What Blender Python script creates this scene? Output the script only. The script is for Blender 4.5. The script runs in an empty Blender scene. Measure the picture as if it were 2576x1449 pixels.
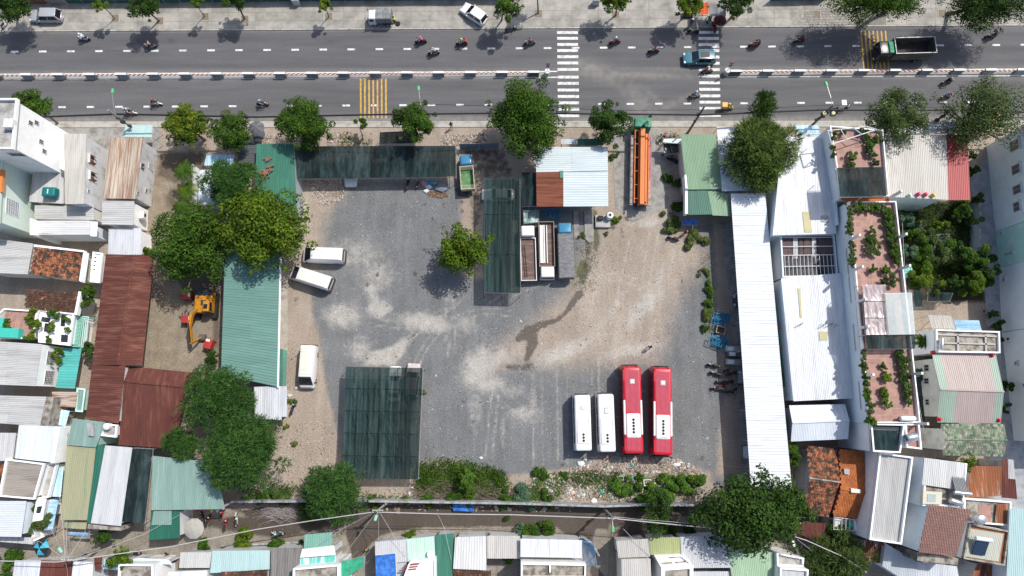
import bpy,math,random
import numpy as np
from mathutils import Vector,Matrix,noise as mnoise
random.seed(11);RNG=np.random.default_rng(11)
R=math.radians
scene=bpy.context.scene
COL=scene.collection
# ------ camera, sky, sun, exposure
CAM_H=90.0;TILT=R(10.0);FPX=1717.0;CX,CY=1288.0,724.5
cam_d=bpy.data.cameras.new('camera');cam=bpy.data.objects.new('camera',cam_d);COL.objects.link(cam)
cam.location=(0,0,CAM_H);cam.rotation_euler=(TILT,0,0)
cam_d.sensor_width=36.0;cam_d.lens=36.0*FPX/2576.0;cam_d.clip_end=3000;cam_d.clip_start=1
scene.camera=cam
world=bpy.data.worlds.new('World');scene.world=world;world.use_nodes=True
wn=world.node_tree.nodes;wl=world.node_tree.links
sky=wn.new('ShaderNodeTexSky');sky.sky_type='NISHITA';sky.sun_disc=False
SUN_AZ=math.atan2(0.76,0.65);SUN_EL=R(57)
sky.sun_elevation=SUN_EL;sky.sun_rotation=SUN_AZ;sky.air_density=1.0;sky.dust_density=2.5;sky.ozone_density=1.5
wn['Background'].inputs['Strength'].default_value=0.15
wl.new(sky.outputs[0],wn['Background'].inputs['Color'])
sun_d=bpy.data.lights.new('sun','SUN');sun_d.energy=4.1;sun_d.angle=R(0.5);sun_d.color=(1.0,0.965,0.9)
sun=bpy.data.objects.new('sun',sun_d);COL.objects.link(sun);sun.location=(60,60,120)
sdir=Vector((math.sin(SUN_AZ)*math.cos(SUN_EL),math.cos(SUN_AZ)*math.cos(SUN_EL),math.sin(SUN_EL)))
sun.rotation_euler=sdir.to_track_quat('Z','Y').to_euler()
scene.view_settings.view_transform='Standard';scene.view_settings.look='None'
scene.view_settings.exposure=0.0;scene.view_settings.gamma=1.0
scene.view_settings.use_curve_mapping=False
# ------ survey: where a sight line meets height z
_c,_s=math.cos(TILT),math.sin(TILT)
def P(x,y,z=0.0):
 dx=(x-CX)/FPX;dy=-(y-CY)/FPX
 t=(CAM_H-z)/(_c-dy*_s)
 return Vector((dx*t,(dy*_c+_s)*t,z))
def T(c,r,pts):
 return[(p[0]*0.2502+644*c,p[1]*0.2502+362.6*r)for p in pts]
def T1(c,r,x,y):return T(c,r,[(x,y)])[0]
# ------ materials
MATS={}
def surf(key,col,col2=None,s2=1.0,lo=0.45,hi=0.6,an=(1,1,1),var=0.12,sv=2.0,rough=0.8,bump=0.0,sb=20.0,isl=0.0,obv=0.0,metal=0.0,spec=0.3,transp=0.0,transl=0.0,det=5.0,coat=0.0,emit=None):
 if key in MATS:return MATS[key]
 m=bpy.data.materials.new(key);m.use_nodes=True;MATS[key]=m
 nt=m.node_tree;N=nt.nodes;L=nt.links;b=N['Principled BSDF']
 geo=N.new('ShaderNodeNewGeometry')
 mp=N.new('ShaderNodeMapping');mp.inputs['Scale'].default_value=an;L.new(geo.outputs['Position'],mp.inputs['Vector'])
 def noi(scale,detail=det,src=None):
  n=N.new('ShaderNodeTexNoise');n.inputs['Scale'].default_value=scale;n.inputs['Detail'].default_value=detail
  n.inputs['Roughness'].default_value=0.62
  L.new(src or mp.outputs[0],n.inputs['Vector']);return n.outputs['Fac']
 c=N.new('ShaderNodeRGB');c.outputs[0].default_value=(*col,1);cur=c.outputs[0]
 if col2 is not None:
  rp=N.new('ShaderNodeMapRange');rp.inputs['From Min'].default_value=lo;rp.inputs['From Max'].default_value=hi
  L.new(noi(s2),rp.inputs['Value'])
  mx=N.new('ShaderNodeMix');mx.data_type='RGBA';mx.inputs['B'].default_value=(*col2,1)
  L.new(rp.outputs[0],mx.inputs['Factor']);L.new(cur,mx.inputs['A']);cur=mx.outputs['Result']
 val=None
 def addv(sock,amt):
  nonlocal val
  mr=N.new('ShaderNodeMapRange');mr.inputs['To Min'].default_value=1-amt;mr.inputs['To Max'].default_value=1+amt
  L.new(sock,mr.inputs['Value'])
  if val is None:val=mr.outputs[0]
  else:
   mu=N.new('ShaderNodeMath');mu.operation='MULTIPLY';L.new(val,mu.inputs[0]);L.new(mr.outputs[0],mu.inputs[1]);val=mu.outputs[0]
 if var:
  addv(noi(sv),var*2.2);addv(noi(sv*9,3.0,geo.outputs['Position']),var*1.2)
 if isl:addv(geo.outputs['Random Per Island'],isl)
 if obv:
  oi=N.new('ShaderNodeObjectInfo');addv(oi.outputs['Random'],obv)
 if val is not None:
  mu=N.new('ShaderNodeMix');mu.data_type='RGBA';mu.blend_type='MULTIPLY';mu.inputs['Factor'].default_value=1
  cb=N.new('ShaderNodeCombineColor');[L.new(val,cb.inputs[i])for i in range(3)]
  L.new(cur,mu.inputs['A']);L.new(cb.outputs[0],mu.inputs['B']);cur=mu.outputs['Result']
 L.new(cur,b.inputs['Base Color'])
 b.inputs['Roughness'].default_value=rough;b.inputs['Metallic'].default_value=metal
 b.inputs['Specular IOR Level'].default_value=spec
 if coat:b.inputs['Coat Weight'].default_value=coat;b.inputs['Coat Roughness'].default_value=0.08
 if bump:
  bp=N.new('ShaderNodeBump');bp.inputs['Strength'].default_value=bump;bp.inputs['Distance'].default_value=0.03
  L.new(noi(sb,6.0),bp.inputs['Height']);L.new(bp.outputs[0],b.inputs['Normal'])
 out=N['Material Output'];sh=b.outputs[0]
 if transl:
  tr=N.new('ShaderNodeBsdfTranslucent');L.new(cur,tr.inputs['Color'])
  ms=N.new('ShaderNodeMixShader');ms.inputs[0].default_value=transl;L.new(sh,ms.inputs[1]);L.new(tr.outputs[0],ms.inputs[2]);sh=ms.outputs[0]
 if transp:
  tp=N.new('ShaderNodeBsdfTransparent')
  ms=N.new('ShaderNodeMixShader');ms.inputs[0].default_value=transp
  L.new(sh,ms.inputs[1]);L.new(tp.outputs[0],ms.inputs[2]);sh=ms.outputs[0]
 if emit:
  b.inputs['Emission Color'].default_value=(*emit,1);b.inputs['Emission Strength'].default_value=1.0
 L.new(sh,out.inputs['Surface'])
 return m
def srgb(r,g,b):
 f=lambda v:((v/255+0.055)/1.055)**2.4 if v>10 else v/255/12.92
 return(f(r),f(g),f(b))
 # ------ mesh building
def link(name,me,parent=None,m=None):
 o=bpy.data.objects.new(name,me);COL.objects.link(o)
 if parent is not None:o.parent=parent
 if m is not None:me.materials.append(m)
 return o
def tag(o,label=None,cat=None,group=None,kind=None):
 if label:o['label']=label
 if cat:o['category']=cat
 if group:o['group']=group
 if kind:o['kind']=kind
 return o
LABELS={}
def empty(name,loc,label,cat,rz=0.0,group=None):
 o=bpy.data.objects.new(name,None);COL.objects.link(o);o.location=loc;o.rotation_euler=(0,0,rz)
 o.empty_display_size=0.3
 return tag(o,label,cat,group)
class MB:
 def __init__(s,off=(0,0,0)):s.v=[];s.f=[];s.off=Vector(off);s.mi=[];s.cur=0
 def add(s,vs,fs):
  n=len(s.v);s.v.extend([tuple(v)for v in vs]);s.f.extend([tuple(i+n for i in f)for f in fs]);s.mi.extend([s.cur]*len(fs));return s
 def box(s,c,d,rz=0.0,taper=1.0):
  cx,cy,cz=c;hx,hy,hz=d[0]/2,d[1]/2,d[2]/2;ca,sa=math.cos(rz),math.sin(rz);vs=[]
  for z,k in((-hz,1.0),(hz,taper)):
   for x,y in((-hx,-hy),(hx,-hy),(hx,hy),(-hx,hy)):
    x*=k;y*=k;vs.append((cx+x*ca-y*sa,cy+x*sa+y*ca,cz+z))
  return s.add(vs,[(3,2,1,0),(4,5,6,7),(0,1,5,4),(1,2,6,5),(2,3,7,6),(3,0,4,7)])
 def tube(s,p0,p1,r,r1=None,n=8,cap=True):
  p0=Vector(p0);p1=Vector(p1);r1=r if r1 is None else r1;d=p1-p0
  if d.length<1e-6:return s
  q=d.to_track_quat('Z','Y');vs=[]
  for p,rr in((p0,r),(p1,r1)):
   for i in range(n):
    a=2*math.pi*i/n;vs.append(p+q@Vector((math.cos(a)*rr,math.sin(a)*rr,0)))
  fs=[(i,(i+1)%n,n+(i+1)%n,n+i)for i in range(n)]
  if cap:fs+=[tuple(range(n-1,-1,-1)),tuple(range(n,2*n))]
  return s.add(vs,fs)
 def path(s,pts,r,n=6):
  for a,b in zip(pts[:-1],pts[1:]):s.tube(a,b,r,n=n)
  return s
 def sweep(s,pts,rad,n=6):
  pts=[Vector(p)for p in pts];vs=[];m=len(pts)
  for i,p in enumerate(pts):
   d=(pts[min(i+1,m-1)]-pts[max(i-1,0)]);q=d.to_track_quat('Z','Y');rr=rad[i]if hasattr(rad,'__len__')else rad
   for k in range(n):
    a=2*math.pi*k/n;vs.append(p+q@Vector((math.cos(a)*rr,math.sin(a)*rr,0)))
  fs=[(i*n+k,i*n+(k+1)%n,(i+1)*n+(k+1)%n,(i+1)*n+k)for i in range(m-1)for k in range(n)]
  fs+=[tuple(range(n-1,-1,-1)),tuple(range((m-1)*n,m*n))]
  return s.add(vs,fs)
 def rings(s,rings,cap=True):
  n=len(rings[0]);vs=[p for r in rings for p in r]
  fs=[(i*n+k,i*n+(k+1)%n,(i+1)*n+(k+1)%n,(i+1)*n+k)for i in range(len(rings)-1)for k in range(n)]
  if cap:fs+=[tuple(range(n-1,-1,-1)),tuple(range((len(rings)-1)*n,len(rings)*n))]
  return s.add(vs,fs)
 def rbox(s,c,d,rc=0.1,rt=0.1,top=1.0,k=4,sh=(0,0)):
  """box with rounded plan corners (rc) and rounded top edge (rt); c = centre of its base; top = plan scale at the top; sh = shift of the top"""
  cx,cy,z0=c;sx,sy,h=d;rs=[]
  def ring(z,ins,sc,f):
   hx=max(sx/2*sc-ins,0.01);hy=max(sy/2*sc-ins,0.01);r=min(max(rc-ins,0.01),hx,hy);o=[]
   for qx,qy,a0 in((1,1,0),(-1,1,90),(-1,-1,180),(1,-1,270)):
    for i in range(k):
     a=R(a0+90*i/(k-1));o.append((cx+sh[0]*f+qx*(hx-r)+math.cos(a)*r,cy+sh[1]*f+qy*(hy-r)+math.sin(a)*r,z))
   return o
  rs.append(ring(z0,0,1,0));zt=z0+h
  for i in range(4):
   a=R(30*i);f=(h-rt*(1-math.sin(a)))/h
   rs.append(ring(zt-rt*(1-math.sin(a)),rt*(1-math.cos(a)),1+(top-1)*f,f))
  return s.rings(rs)
 def prism(s,poly,z0,z1):
  n=len(poly);a=0
  for i in range(n):x0,y0=poly[i][:2];x1,y1=poly[(i+1)%n][:2];a+=x0*y1-x1*y0
  if a<0:poly=poly[::-1]
  f0=z0 if hasattr(z0,'__len__')else[z0]*n;f1=z1 if hasattr(z1,'__len__')else[z1]*n
  if a<0:f0=f0[::-1];f1=f1[::-1]
  vs=[(p[0],p[1],f0[i])for i,p in enumerate(poly)]+[(p[0],p[1],f1[i])for i,p in enumerate(poly)]
  fs=[(i,(i+1)%n,n+(i+1)%n,n+i)for i in range(n)]+[tuple(range(n-1,-1,-1)),tuple(range(n,2*n))]
  return s.add(vs,fs)
 def lathe(s,c,prof,n=12,ax='z'):
  rs=[]
  for r,h in prof:
   rg=[]
   for i in range(n):
    a=2*math.pi*i/n;u,w=math.cos(a)*r,math.sin(a)*r
    rg.append((c[0]+u,c[1]+w,c[2]+h)if ax=='z' else(c[0]+u,c[1]+h,c[2]-w)if ax=='y' else(c[0]+h,c[1]+u,c[2]+w))
   rs.append(rg)
  return s.rings(rs)
 def mesh(s,name):
  me=bpy.data.meshes.new(name);o=s.off
  me.from_pydata([(v[0]-o.x,v[1]-o.y,v[2]-o.z)for v in s.v],[],s.f)
  return me
 def build(s,name,m,parent=None,smooth=False):
  me=s.mesh(name);ms=m if isinstance(m,(list,tuple))else[m]
  o=link(name,me,parent)
  for x in ms:me.materials.append(x)
  if len(ms)>1:me.polygons.foreach_set('material_index',s.mi)
  if smooth:
   me.polygons.foreach_set('use_smooth',[True]*len(me.polygons))
   try:me.set_sharp_from_angle(angle=R(38))
   except Exception:pass
  me.update();return o
def copy_tree(o,parent=None):
 c=o.copy();COL.objects.link(c)
 if parent is not None:c.parent=parent
 for ch in list(o.children):copy_tree(ch,c)
 return c
def np_mesh(name,V,Fq,m,parent=None,attrs=None):
 me=bpy.data.meshes.new(name);nv=len(V);nf=len(Fq);k=Fq.shape[1]
 me.vertices.add(nv);me.vertices.foreach_set('co',V.astype(np.float32).ravel())
 me.loops.add(nf*k);me.loops.foreach_set('vertex_index',Fq.astype(np.int32).ravel())
 me.polygons.add(nf);me.polygons.foreach_set('loop_start',np.arange(0,nf*k,k,dtype=np.int32))
 if attrs:
  for an,av in attrs.items():
   at=me.attributes.new(an,'FLOAT','POINT');at.data.foreach_set('value',av.astype(np.float32).ravel())
 me.update(calc_edges=True)
 return link(name,me,parent,m)
 # ------ the setting: ground, road, pavements
def axis_coords(lo,hi,step,far):
 a=np.arange(lo,hi+step,step);return np.concatenate([[-far,lo-60,lo-12],a,[hi+12,hi+60,far]])
gx=axis_coords(-84,84,0.32,900.0);gy=axis_coords(-34,84,0.32,900.0)
GX,GY=np.meshgrid(gx,gy);V=np.stack([GX.ravel(),GY.ravel(),np.zeros(GX.size)],1)
nx,ny=len(gx),len(gy)
ii=(np.arange(ny-1)[:,None]*nx+np.arange(nx-1)[None,:]).ravel()
FQ=np.stack([ii,ii+1,ii+nx+1,ii+nx],1)
def to_px(X,Y,Z=0.0):
 rz=Z-CAM_H;yc=Y*_c+rz*_s;zc=-Y*_s+rz*_c
 return CX+FPX*X/-zc,CY-FPX*yc/-zc
QX,QY=to_px(np.clip(V[:,0],-90,90),np.clip(V[:,1],-40,90))
def pmask(poly,feather,qx=None,qy=None):
 qx=QX if qx is None else qx;qy=QY if qy is None else qy
 ins=np.zeros(len(qx),bool);d=np.full(len(qx),1e9);n=len(poly)
 for i in range(n):
  x0,y0=poly[i];x1,y1=poly[(i+1)%n]
  if y0!=y1:
   c=((y0>qy)!=(y1>qy))&(qx<(x1-x0)*(qy-y0)/(y1-y0)+x0);ins^=c
  L2=(x1-x0)**2+(y1-y0)**2+1e-9;t=np.clip(((qx-x0)*(x1-x0)+(qy-y0)*(y1-y0))/L2,0,1)
  d=np.minimum(d,np.hypot(qx-x0-t*(x1-x0),qy-y0-t*(y1-y0)))
 sd=np.where(ins,d,-d);return np.clip(0.5+sd/(2*feather),0,1)
def emask(x,y,rx,ry,rot=0.0,qx=None,qy=None,pw=1.0):
 qx=QX if qx is None else qx;qy=QY if qy is None else qy
 c,s=math.cos(R(rot)),math.sin(R(rot));u=((qx-x)*c+(qy-y)*s)/rx;w=(-(qx-x)*s+(qy-y)*c)/ry
 return np.exp(-(u*u+w*w)**pw)
def umax(*a):return np.maximum.reduce(a)
yard=pmask([(752,455),(1160,455),(1160,700),(1215,700),(1215,440),(1480,540),(1560,560),(1800,560),(1830,760),(1870,1230),(1740,1220),(1650,1175),(1440,1185),(1280,1205),(1060,1180),(850,1180),(820,1000),(760,700)],14)
dirt=umax(pmask([(700,450),(770,450),(870,470),(850,505),(815,560),(800,640),(770,780),(800,860),(795,950),(830,1050),(862,1180),(840,1215),(690,1215),(690,980),(712,700)],34),pmask([(1560,540),(1690,520),(1760,610),(1775,650),(1700,760),(1672,860),(1650,905),(1560,915),(1420,925),(1310,915),(1225,935),(1240,890),(1300,840),(1420,745),(1475,640),(1500,570)],48),0.75*pmask([(1060,1160),(1150,1155),(1260,1200),(1440,1180),(1500,1150),(1600,1150),(1700,1150),(1790,1190),(1800,1260),(1060,1260)],12),0.9*pmask([(1800,560),(1815,560),(1880,1200),(1800,1200),(1820,1000),(1800,760)],14))
gravel=np.clip(yard-dirt,0,1)
pale=umax(emask(1072,812,78,27,8),0.85*emask(862,795,55,38),emask(952,778,34,28),0.8*emask(935,735,18,45,-20),1.0*pmask([(915,920),(925,885),(985,872),(1015,848),(1030,855),(1020,880),(995,920)],9),0.55*emask(895,640,90,55),0.6*emask(950,690,60,55),1.0*emask(1205,925,46,66,25),0.8*emask(1225,965,60,30),0.6*emask(1320,1040,60,30),0.6*emask(1010,1080,30,60),0.6*emask(1170,815,30,35),0.7*emask(1250,900,55,26,-20),0.5*emask(1195,1030,26,70),0.55*emask(1290,985,40,26),0.7*emask(905,880,40,40),0.6*emask(1000,1090,14,50),0.6*emask(1340,1010,12,60),0.5*emask(1125,850,12,60,-25),0.8*emask(1620,770,90,30,-50),0.8*emask(1590,880,90,22,-10),0.9*emask(1625,560,45,16),0.9*emask(1600,470,50,26),0.9*emask(1420,885,90,24,-25),0.5*emask(1265,1090,10,60),0.6*emask(800,480,30,26),0.6*emask(760,520,26,50),0.5*emask(1130,745,8,40),0.6*emask(1660,700,60,20,-70),0.5*emask(1540,780,90,14,-55),0.5*emask(1500,720,12,70,10))
def pline(pts,feather=5.0):
 out=np.zeros(len(QX))
 for(x0,y0,w0),(x1,y1,w1)in zip(pts[:-1],pts[1:]):
  L2=(x1-x0)**2+(y1-y0)**2+1e-9;t=np.clip(((QX-x0)*(x1-x0)+(QY-y0)*(y1-y0))/L2,0,1);d=np.hypot(QX-x0-t*(x1-x0),QY-y0-t*(y1-y0));out=np.maximum(out,np.clip(.5+(w0+(w1-w0)*t-d)/(2*feather),0,1))
 return out
def arcs(cx,cy,r,a0,a1,w=2.6,k=12):return pline([(cx+r*math.cos(R(a0+(a1-a0)*i/k)),cy+r*math.sin(R(a0+(a1-a0)*i/k)),w)for i in range(k+1)],4.0)
pale=umax(pale,0.62*umax(*[arcs(*a)for a in((1235,980,190,150,285),(1235,980,204,150,285),(1130,930,120,200,330),(1130,930,133,200,330),(1480,1120,420,235,290),(1480,1120,436,235,290),(1750,760,260,120,215),(1750,760,275,120,215),(1000,600,210,40,110),(1000,600,224,40,110))]),0.7*umax(*[pline([(x,y0,2.5),(x+dx,y1,2.5)],4.0)for x,dx,y0,y1 in((1338,4,940,1170),(1362,3,950,1170),(1400,4,930,1160),(1425,2,945,1165),(1505,3,900,1000),(1490,2,930,1080),(1120,6,740,900),(1140,8,740,880),(1240,-20,960,1150),(1258,-20,960,1150),(1640,-60,560,900),(1660,-60,560,900),(1585,-50,600,820),(1700,-70,620,880))]))
wet=umax(pline([(1458,740,12),(1438,764,9),(1422,788,6),(1400,806,8),(1364,816,10),(1332,834,17),(1306,850,12)],7),pline([(1334,836,16),(1340,858,17),(1334,880,12),(1326,904,8)],7),0.8*pline([(1275,922,7),(1335,920,9)],7),0.7*pline([(1480,620,5),(1470,690,9),(1452,720,6)]),0.6*pline([(1560,545,4),(1563,585,8),(1572,612,4)]),0.8*emask(1312,925,46,14),0.75*emask(1470,690,18,40,25),0.6*emask(1450,715,26,14),*[0.9*emask(x,y,r,r)for x,y,r in((949,692,8),(925,716,9),(1162,508,9),(1163,532,9),(1070,516,6),(1386,1002,6),(1165,1010,6),(1190,1060,6),(1765,1152,9),(1415,1170,7),(1640,1090,6),(1042,845,4),(940,720,4),(895,605,6),(1033,598,5),(1042,690,10),(1690,540,14),(1578,550,12),(1598,582,6),(1600,500,20))],0.8*emask(1070,630,12,8),0.8*emask(1100,488,26,9,15),0.8*emask(1115,515,6,24,-10),0.65*emask(745,755,10,22),0.5*emask(735,740,20,12),0.8*emask(1478,620,9,60),0.5*emask(740,900,10,60),0.7*pmask([(1150,448),(1215,448),(1215,560),(1180,600),(1180,480),(1150,480)],10),0.7*pmask([(1165,370),(1270,370),(1300,450),(1170,450)],10))
moss=umax(*[emask(x,y,rx,ry)for x,y,rx,ry in((1465,680,22,30),(1500,600,10,40),(1756,602,22,14),(1085,745,0.1,0.1),(740,1115,8,8),(1495,545,10,30),(1540,570,12,8))],0.75*pmask([(1050,1165),(1260,1185),(1280,1230),(1050,1250)],12))
alleyq=[(-80,1385),(130,1300),(130,1360),(300,1330),(560,1290),(700,1268),(1290,1266),(1740,1268),(1990,1300),(2120,1400),(2200,1500),(-80,1500)]
alley=pmask(alleyq,6)
awet_shade=alley*umax(0.9*pmask([(560,1262),(1740,1266),(1900,1290),(1740,1302),(1300,1296),(950,1296),(640,1312)],6),pmask([(870,1290),(1100,1280),(1540,1290),(1530,1335),(1500,1330),(1480,1400),(1530,1460),(1490,1460),(1470,1380),(1400,1330),(1180,1325),(1050,1330),(960,1345),(890,1420),(870,1350)],9),0.8*pmask([(500,1300),(700,1290),(880,1300),(870,1330),(700,1360),(520,1330)],12),0.7*pmask([(1560,1290),(1700,1300),(1760,1340),(1560,1360)],12))  # first band paints wall and tree shade into the alley colour; others are wet
moss=umax(moss,0.5*pmask([(2270,510),(2440,520),(2470,740),(2290,740)],10))
soil=pmask([(2262,505),(2440,510),(2476,730),(2480,760),(2300,760)],5)
exc=pmask([(360,430),(520,400),(560,700),(560,950),(360,935)],10)
def add_attr_mat():
 m=bpy.data.materials.new('yard_ground');m.use_nodes=True;nt=m.node_tree;N=nt.nodes;L=nt.links;b=N['Principled BSDF']
 geo=N.new('ShaderNodeNewGeometry')
 def noi(s,d=6.0,r=0.6,sc=None):
  n=N.new('ShaderNodeTexNoise');n.inputs['Scale'].default_value=s;n.inputs['Detail'].default_value=d;n.inputs['Roughness'].default_value=r
  src=geo.outputs['Position']
  if sc:mp=N.new('ShaderNodeMapping');mp.inputs['Scale'].default_value=sc;L.new(src,mp.inputs['Vector']);src=mp.outputs[0]
  L.new(src,n.inputs['Vector']);return n.outputs['Fac']
 def attr(n):a=N.new('ShaderNodeAttribute');a.attribute_name=n;return a.outputs['Fac']
 def mth(op,a,c):
  x=N.new('ShaderNodeMath');x.operation=op
  for i,v in((0,a),(1,c)):
   if isinstance(v,(int,float)):x.inputs[i].default_value=v
   else:L.new(v,x.inputs[i])
  return x.outputs[0]
 def edge(a,s,k,lo,hi,d=7.0):
  v=mth('ADD',attr(a),mth('MULTIPLY',mth('SUBTRACT',noi(s,d,0.65),0.5),k))
  r=N.new('ShaderNodeMapRange');r.interpolation_type='SMOOTHSTEP';r.inputs['From Min'].default_value=lo;r.inputs['From Max'].default_value=hi;L.new(v,r.inputs['Value'])
  g=mth('GREATER_THAN',attr(a),0.004);return mth('MULTIPLY',r.outputs[0],g)
 def mix(f,A,B):
  x=N.new('ShaderNodeMix');x.data_type='RGBA'
  L.new(f,x.inputs['Factor'])
  for n,v in(('A',A),('B',B)):
   if isinstance(v,tuple):x.inputs[n].default_value=(*v,1)
   else:L.new(v,x.inputs[n])
  return x.outputs['Result']
 def ramp(v,lo,hi,a,c):
  r=N.new('ShaderNodeMapRange');r.inputs['From Min'].default_value=lo;r.inputs['From Max'].default_value=hi;L.new(v,r.inputs['Value'])
  return mix(r.outputs[0],a,c)
 c=ramp(noi(0.16,8.0,0.7),0.3,0.7,(0.265,0.215,0.170),(0.365,0.308,0.255))
 g=ramp(noi(0.22,8.0,0.72),0.3,0.7,(0.122,0.128,0.132),(0.186,0.188,0.188))
 c=mix(edge('gravel',0.9,0.9,0.12,0.9),c,g)
 pl=ramp(noi(1.2),0.3,0.7,(0.36,0.335,0.295),(0.46,0.435,0.395))
 c=mix(mth('MULTIPLY',edge('pale',1.1,1.0,0.15,0.9),0.85),c,pl)
 al=ramp(noi(0.6),0.3,0.7,(0.185,0.162,0.132),(0.27,0.245,0.205))
 c=mix(attr('alley'),c,al)
 c=mix(attr('lane'),c,ramp(noi(0.8,7.0,0.7),0.35,0.65,(0.17,0.138,0.098),(0.27,0.225,0.165)))
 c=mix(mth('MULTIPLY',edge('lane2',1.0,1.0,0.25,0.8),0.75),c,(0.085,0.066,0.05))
 c=mix(attr('soil'),c,(0.045,0.04,0.028))
 c=mix(mth('MULTIPLY',edge('moss',1.4,1.5,0.3,0.8),0.8),c,(0.07,0.082,0.03))
 w=mth('MULTIPLY',edge('wet',1.3,1.5,0.4,0.85),0.8)
 c=mix(w,c,(0.055,0.045,0.036))
 st=mth('MULTIPLY',edge('awet_shade',0.5,1.0,0.35,0.75),0.88);c=mix(st,c,(0.055,0.042,0.033))
 sp=noi(4.5,5.0,0.9);r=N.new('ShaderNodeMapRange');r.inputs['From Min'].default_value=0.36;r.inputs['From Max'].default_value=0.64;r.inputs['To Min'].default_value=0.66;r.inputs['To Max'].default_value=1.34;L.new(sp,r.inputs['Value'])
 tk=noi(0.9,4.0,0.6,(1.0,0.12,1));r2=N.new('ShaderNodeMapRange');r2.inputs['To Min'].default_value=0.72;r2.inputs['To Max'].default_value=1.28;L.new(tk,r2.inputs['Value'])
 vm=mth('MULTIPLY',r.outputs[0],r2.outputs[0]);cb=N.new('ShaderNodeCombineColor');[L.new(vm,cb.inputs[i])for i in range(3)]
 mu=N.new('ShaderNodeMix');mu.data_type='RGBA';mu.blend_type='MULTIPLY';mu.inputs['Factor'].default_value=1;L.new(c,mu.inputs['A']);L.new(cb.outputs[0],mu.inputs['B'])
 vo=N.new('ShaderNodeTexVoronoi');vo.inputs['Scale'].default_value=1.3;L.new(geo.outputs['Position'],vo.inputs['Vector'])
 lt=mth('MULTIPLY',mth('LESS_THAN',vo.outputs['Distance'],0.06),mth('GREATER_THAN',noi(0.8,2.0),0.52))
 c=mix(mth('MULTIPLY',lt,0.7),mu.outputs['Result'],(0.55,0.53,0.5))
 L.new(c,b.inputs['Base Color'])
 rr=N.new('ShaderNodeMapRange');rr.inputs['To Min'].default_value=0.95;rr.inputs['To Max'].default_value=0.55;L.new(mth('MAXIMUM',w,st),rr.inputs['Value']);L.new(rr.outputs[0],b.inputs['Roughness'])
 b.inputs['Specular IOR Level'].default_value=0.25
 bp=N.new('ShaderNodeBump');bp.inputs['Strength'].default_value=0.55;bp.inputs['Distance'].default_value=0.05;L.new(noi(9.0,6.0,0.75),bp.inputs['Height']);L.new(bp.outputs[0],b.inputs['Normal'])
 return m
gr=np_mesh('ground',V,FQ,add_attr_mat(),attrs=dict(gravel=gravel*(1-alley),pale=pale*(1-alley),wet=wet,moss=moss,alley=alley,awet_shade=awet_shade,soil=soil,lane=umax(0.8*exc,0.9*pmask([(395,385),(520,385),(515,440),(440,470),(395,450)],12),0.9*pmask([(420,700),(560,690),(560,760),(500,790),(460,740)],12)),lane2=umax(pmask([(400,382),(520,382),(515,440),(440,462),(398,440)],12),0.9*emask(430,500,18,30),pmask([(395,660),(560,660),(560,760),(470,740),(440,700)],14),0.7*emask(470,820,10,40),0.8*emask(545,830,16,90))))
tag(gr,'gravel and bare dirt ground of the yard and the lots around it',kind='structure')
# ---- road
def kU(x):return 79.5-15.5*x/2576
def gU(x):return kU(x)+7.5
def mU(x):return 185.5-12.8*x/2576
def mL(x):return 199.3-9.6*x/2576
def dU(x):return 130.2-17.6*x/2576
def dL(x):return 270.3-14.6*x/2576
def gL(x):return 296.0-5.0*x/2576
def kL(x):return 306.5-2.5*x/2576
XS=list(range(-340,2920,20))
def strip(name,fa,fb,z,m,parent=None,xs=XS):
 mb=MB();n=0
 for x in xs:mb.v+=[tuple(P(x,fa(x),z)),tuple(P(x,fb(x),z))]
 for i in range(len(xs)-1):mb.f.append((2*i,2*i+1,2*i+3,2*i+2));mb.mi.append(0)
 return mb.build(name,m,parent)
rows=44;rx=np.arange(-340,2921,7.0);RV=[]
for j in range(rows+1):
 t=j/rows
 for x in rx:
  yy=kU(x)+2+(kL(x)-1-kU(x)-2)*t;p=P(x,yy,0.02);RV.append((p.x,p.y,p.z))
RV=np.array(RV);nxr=len(rx);jj=(np.arange(rows)[:,None]*nxr+np.arange(nxr-1)[None,:]).ravel()
RF=np.stack([jj,jj+nxr,jj+nxr+1,jj+1],1)
rqx,rqy=to_px(RV[:,0],RV[:,1],0.02)
E=lambda*a,**k:emask(*a,qx=rqx,qy=rqy,**k)
dust=umax(0.9*E(1500,180,70,22,20),0.9*E(1580,188,180,10,2),0.75*E(1610,262,30,30),0.6*E(1690,262,70,10,-22),0.55*E(1590,225,20,45,-28),0.5*E(1560,215,14,40,-35),0.45*E(1640,240,60,8,40),0.6*E(1640,282,50,14),0.55*np.exp(-((rqy-mU(rqx)+3)/4.0)**2),0.55*np.exp(-((rqy-gL(rqx)-2)/6.0)**2),0.8*(rqy>gL(rqx)+1),0.6*(rqy<gU(rqx)-2),0.3*np.exp(-((rqy-mL(rqx)-5)/5.0)**2))
darkp=umax(0.9*E(835,105,30,3),0.7*E(430,102,9,7),0.5*E(1575,210,6,30,40),0.4*E(1600,205,5,30,35),0.6*E(330,300,40,8),0.8*E(320,312,36,8))
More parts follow.
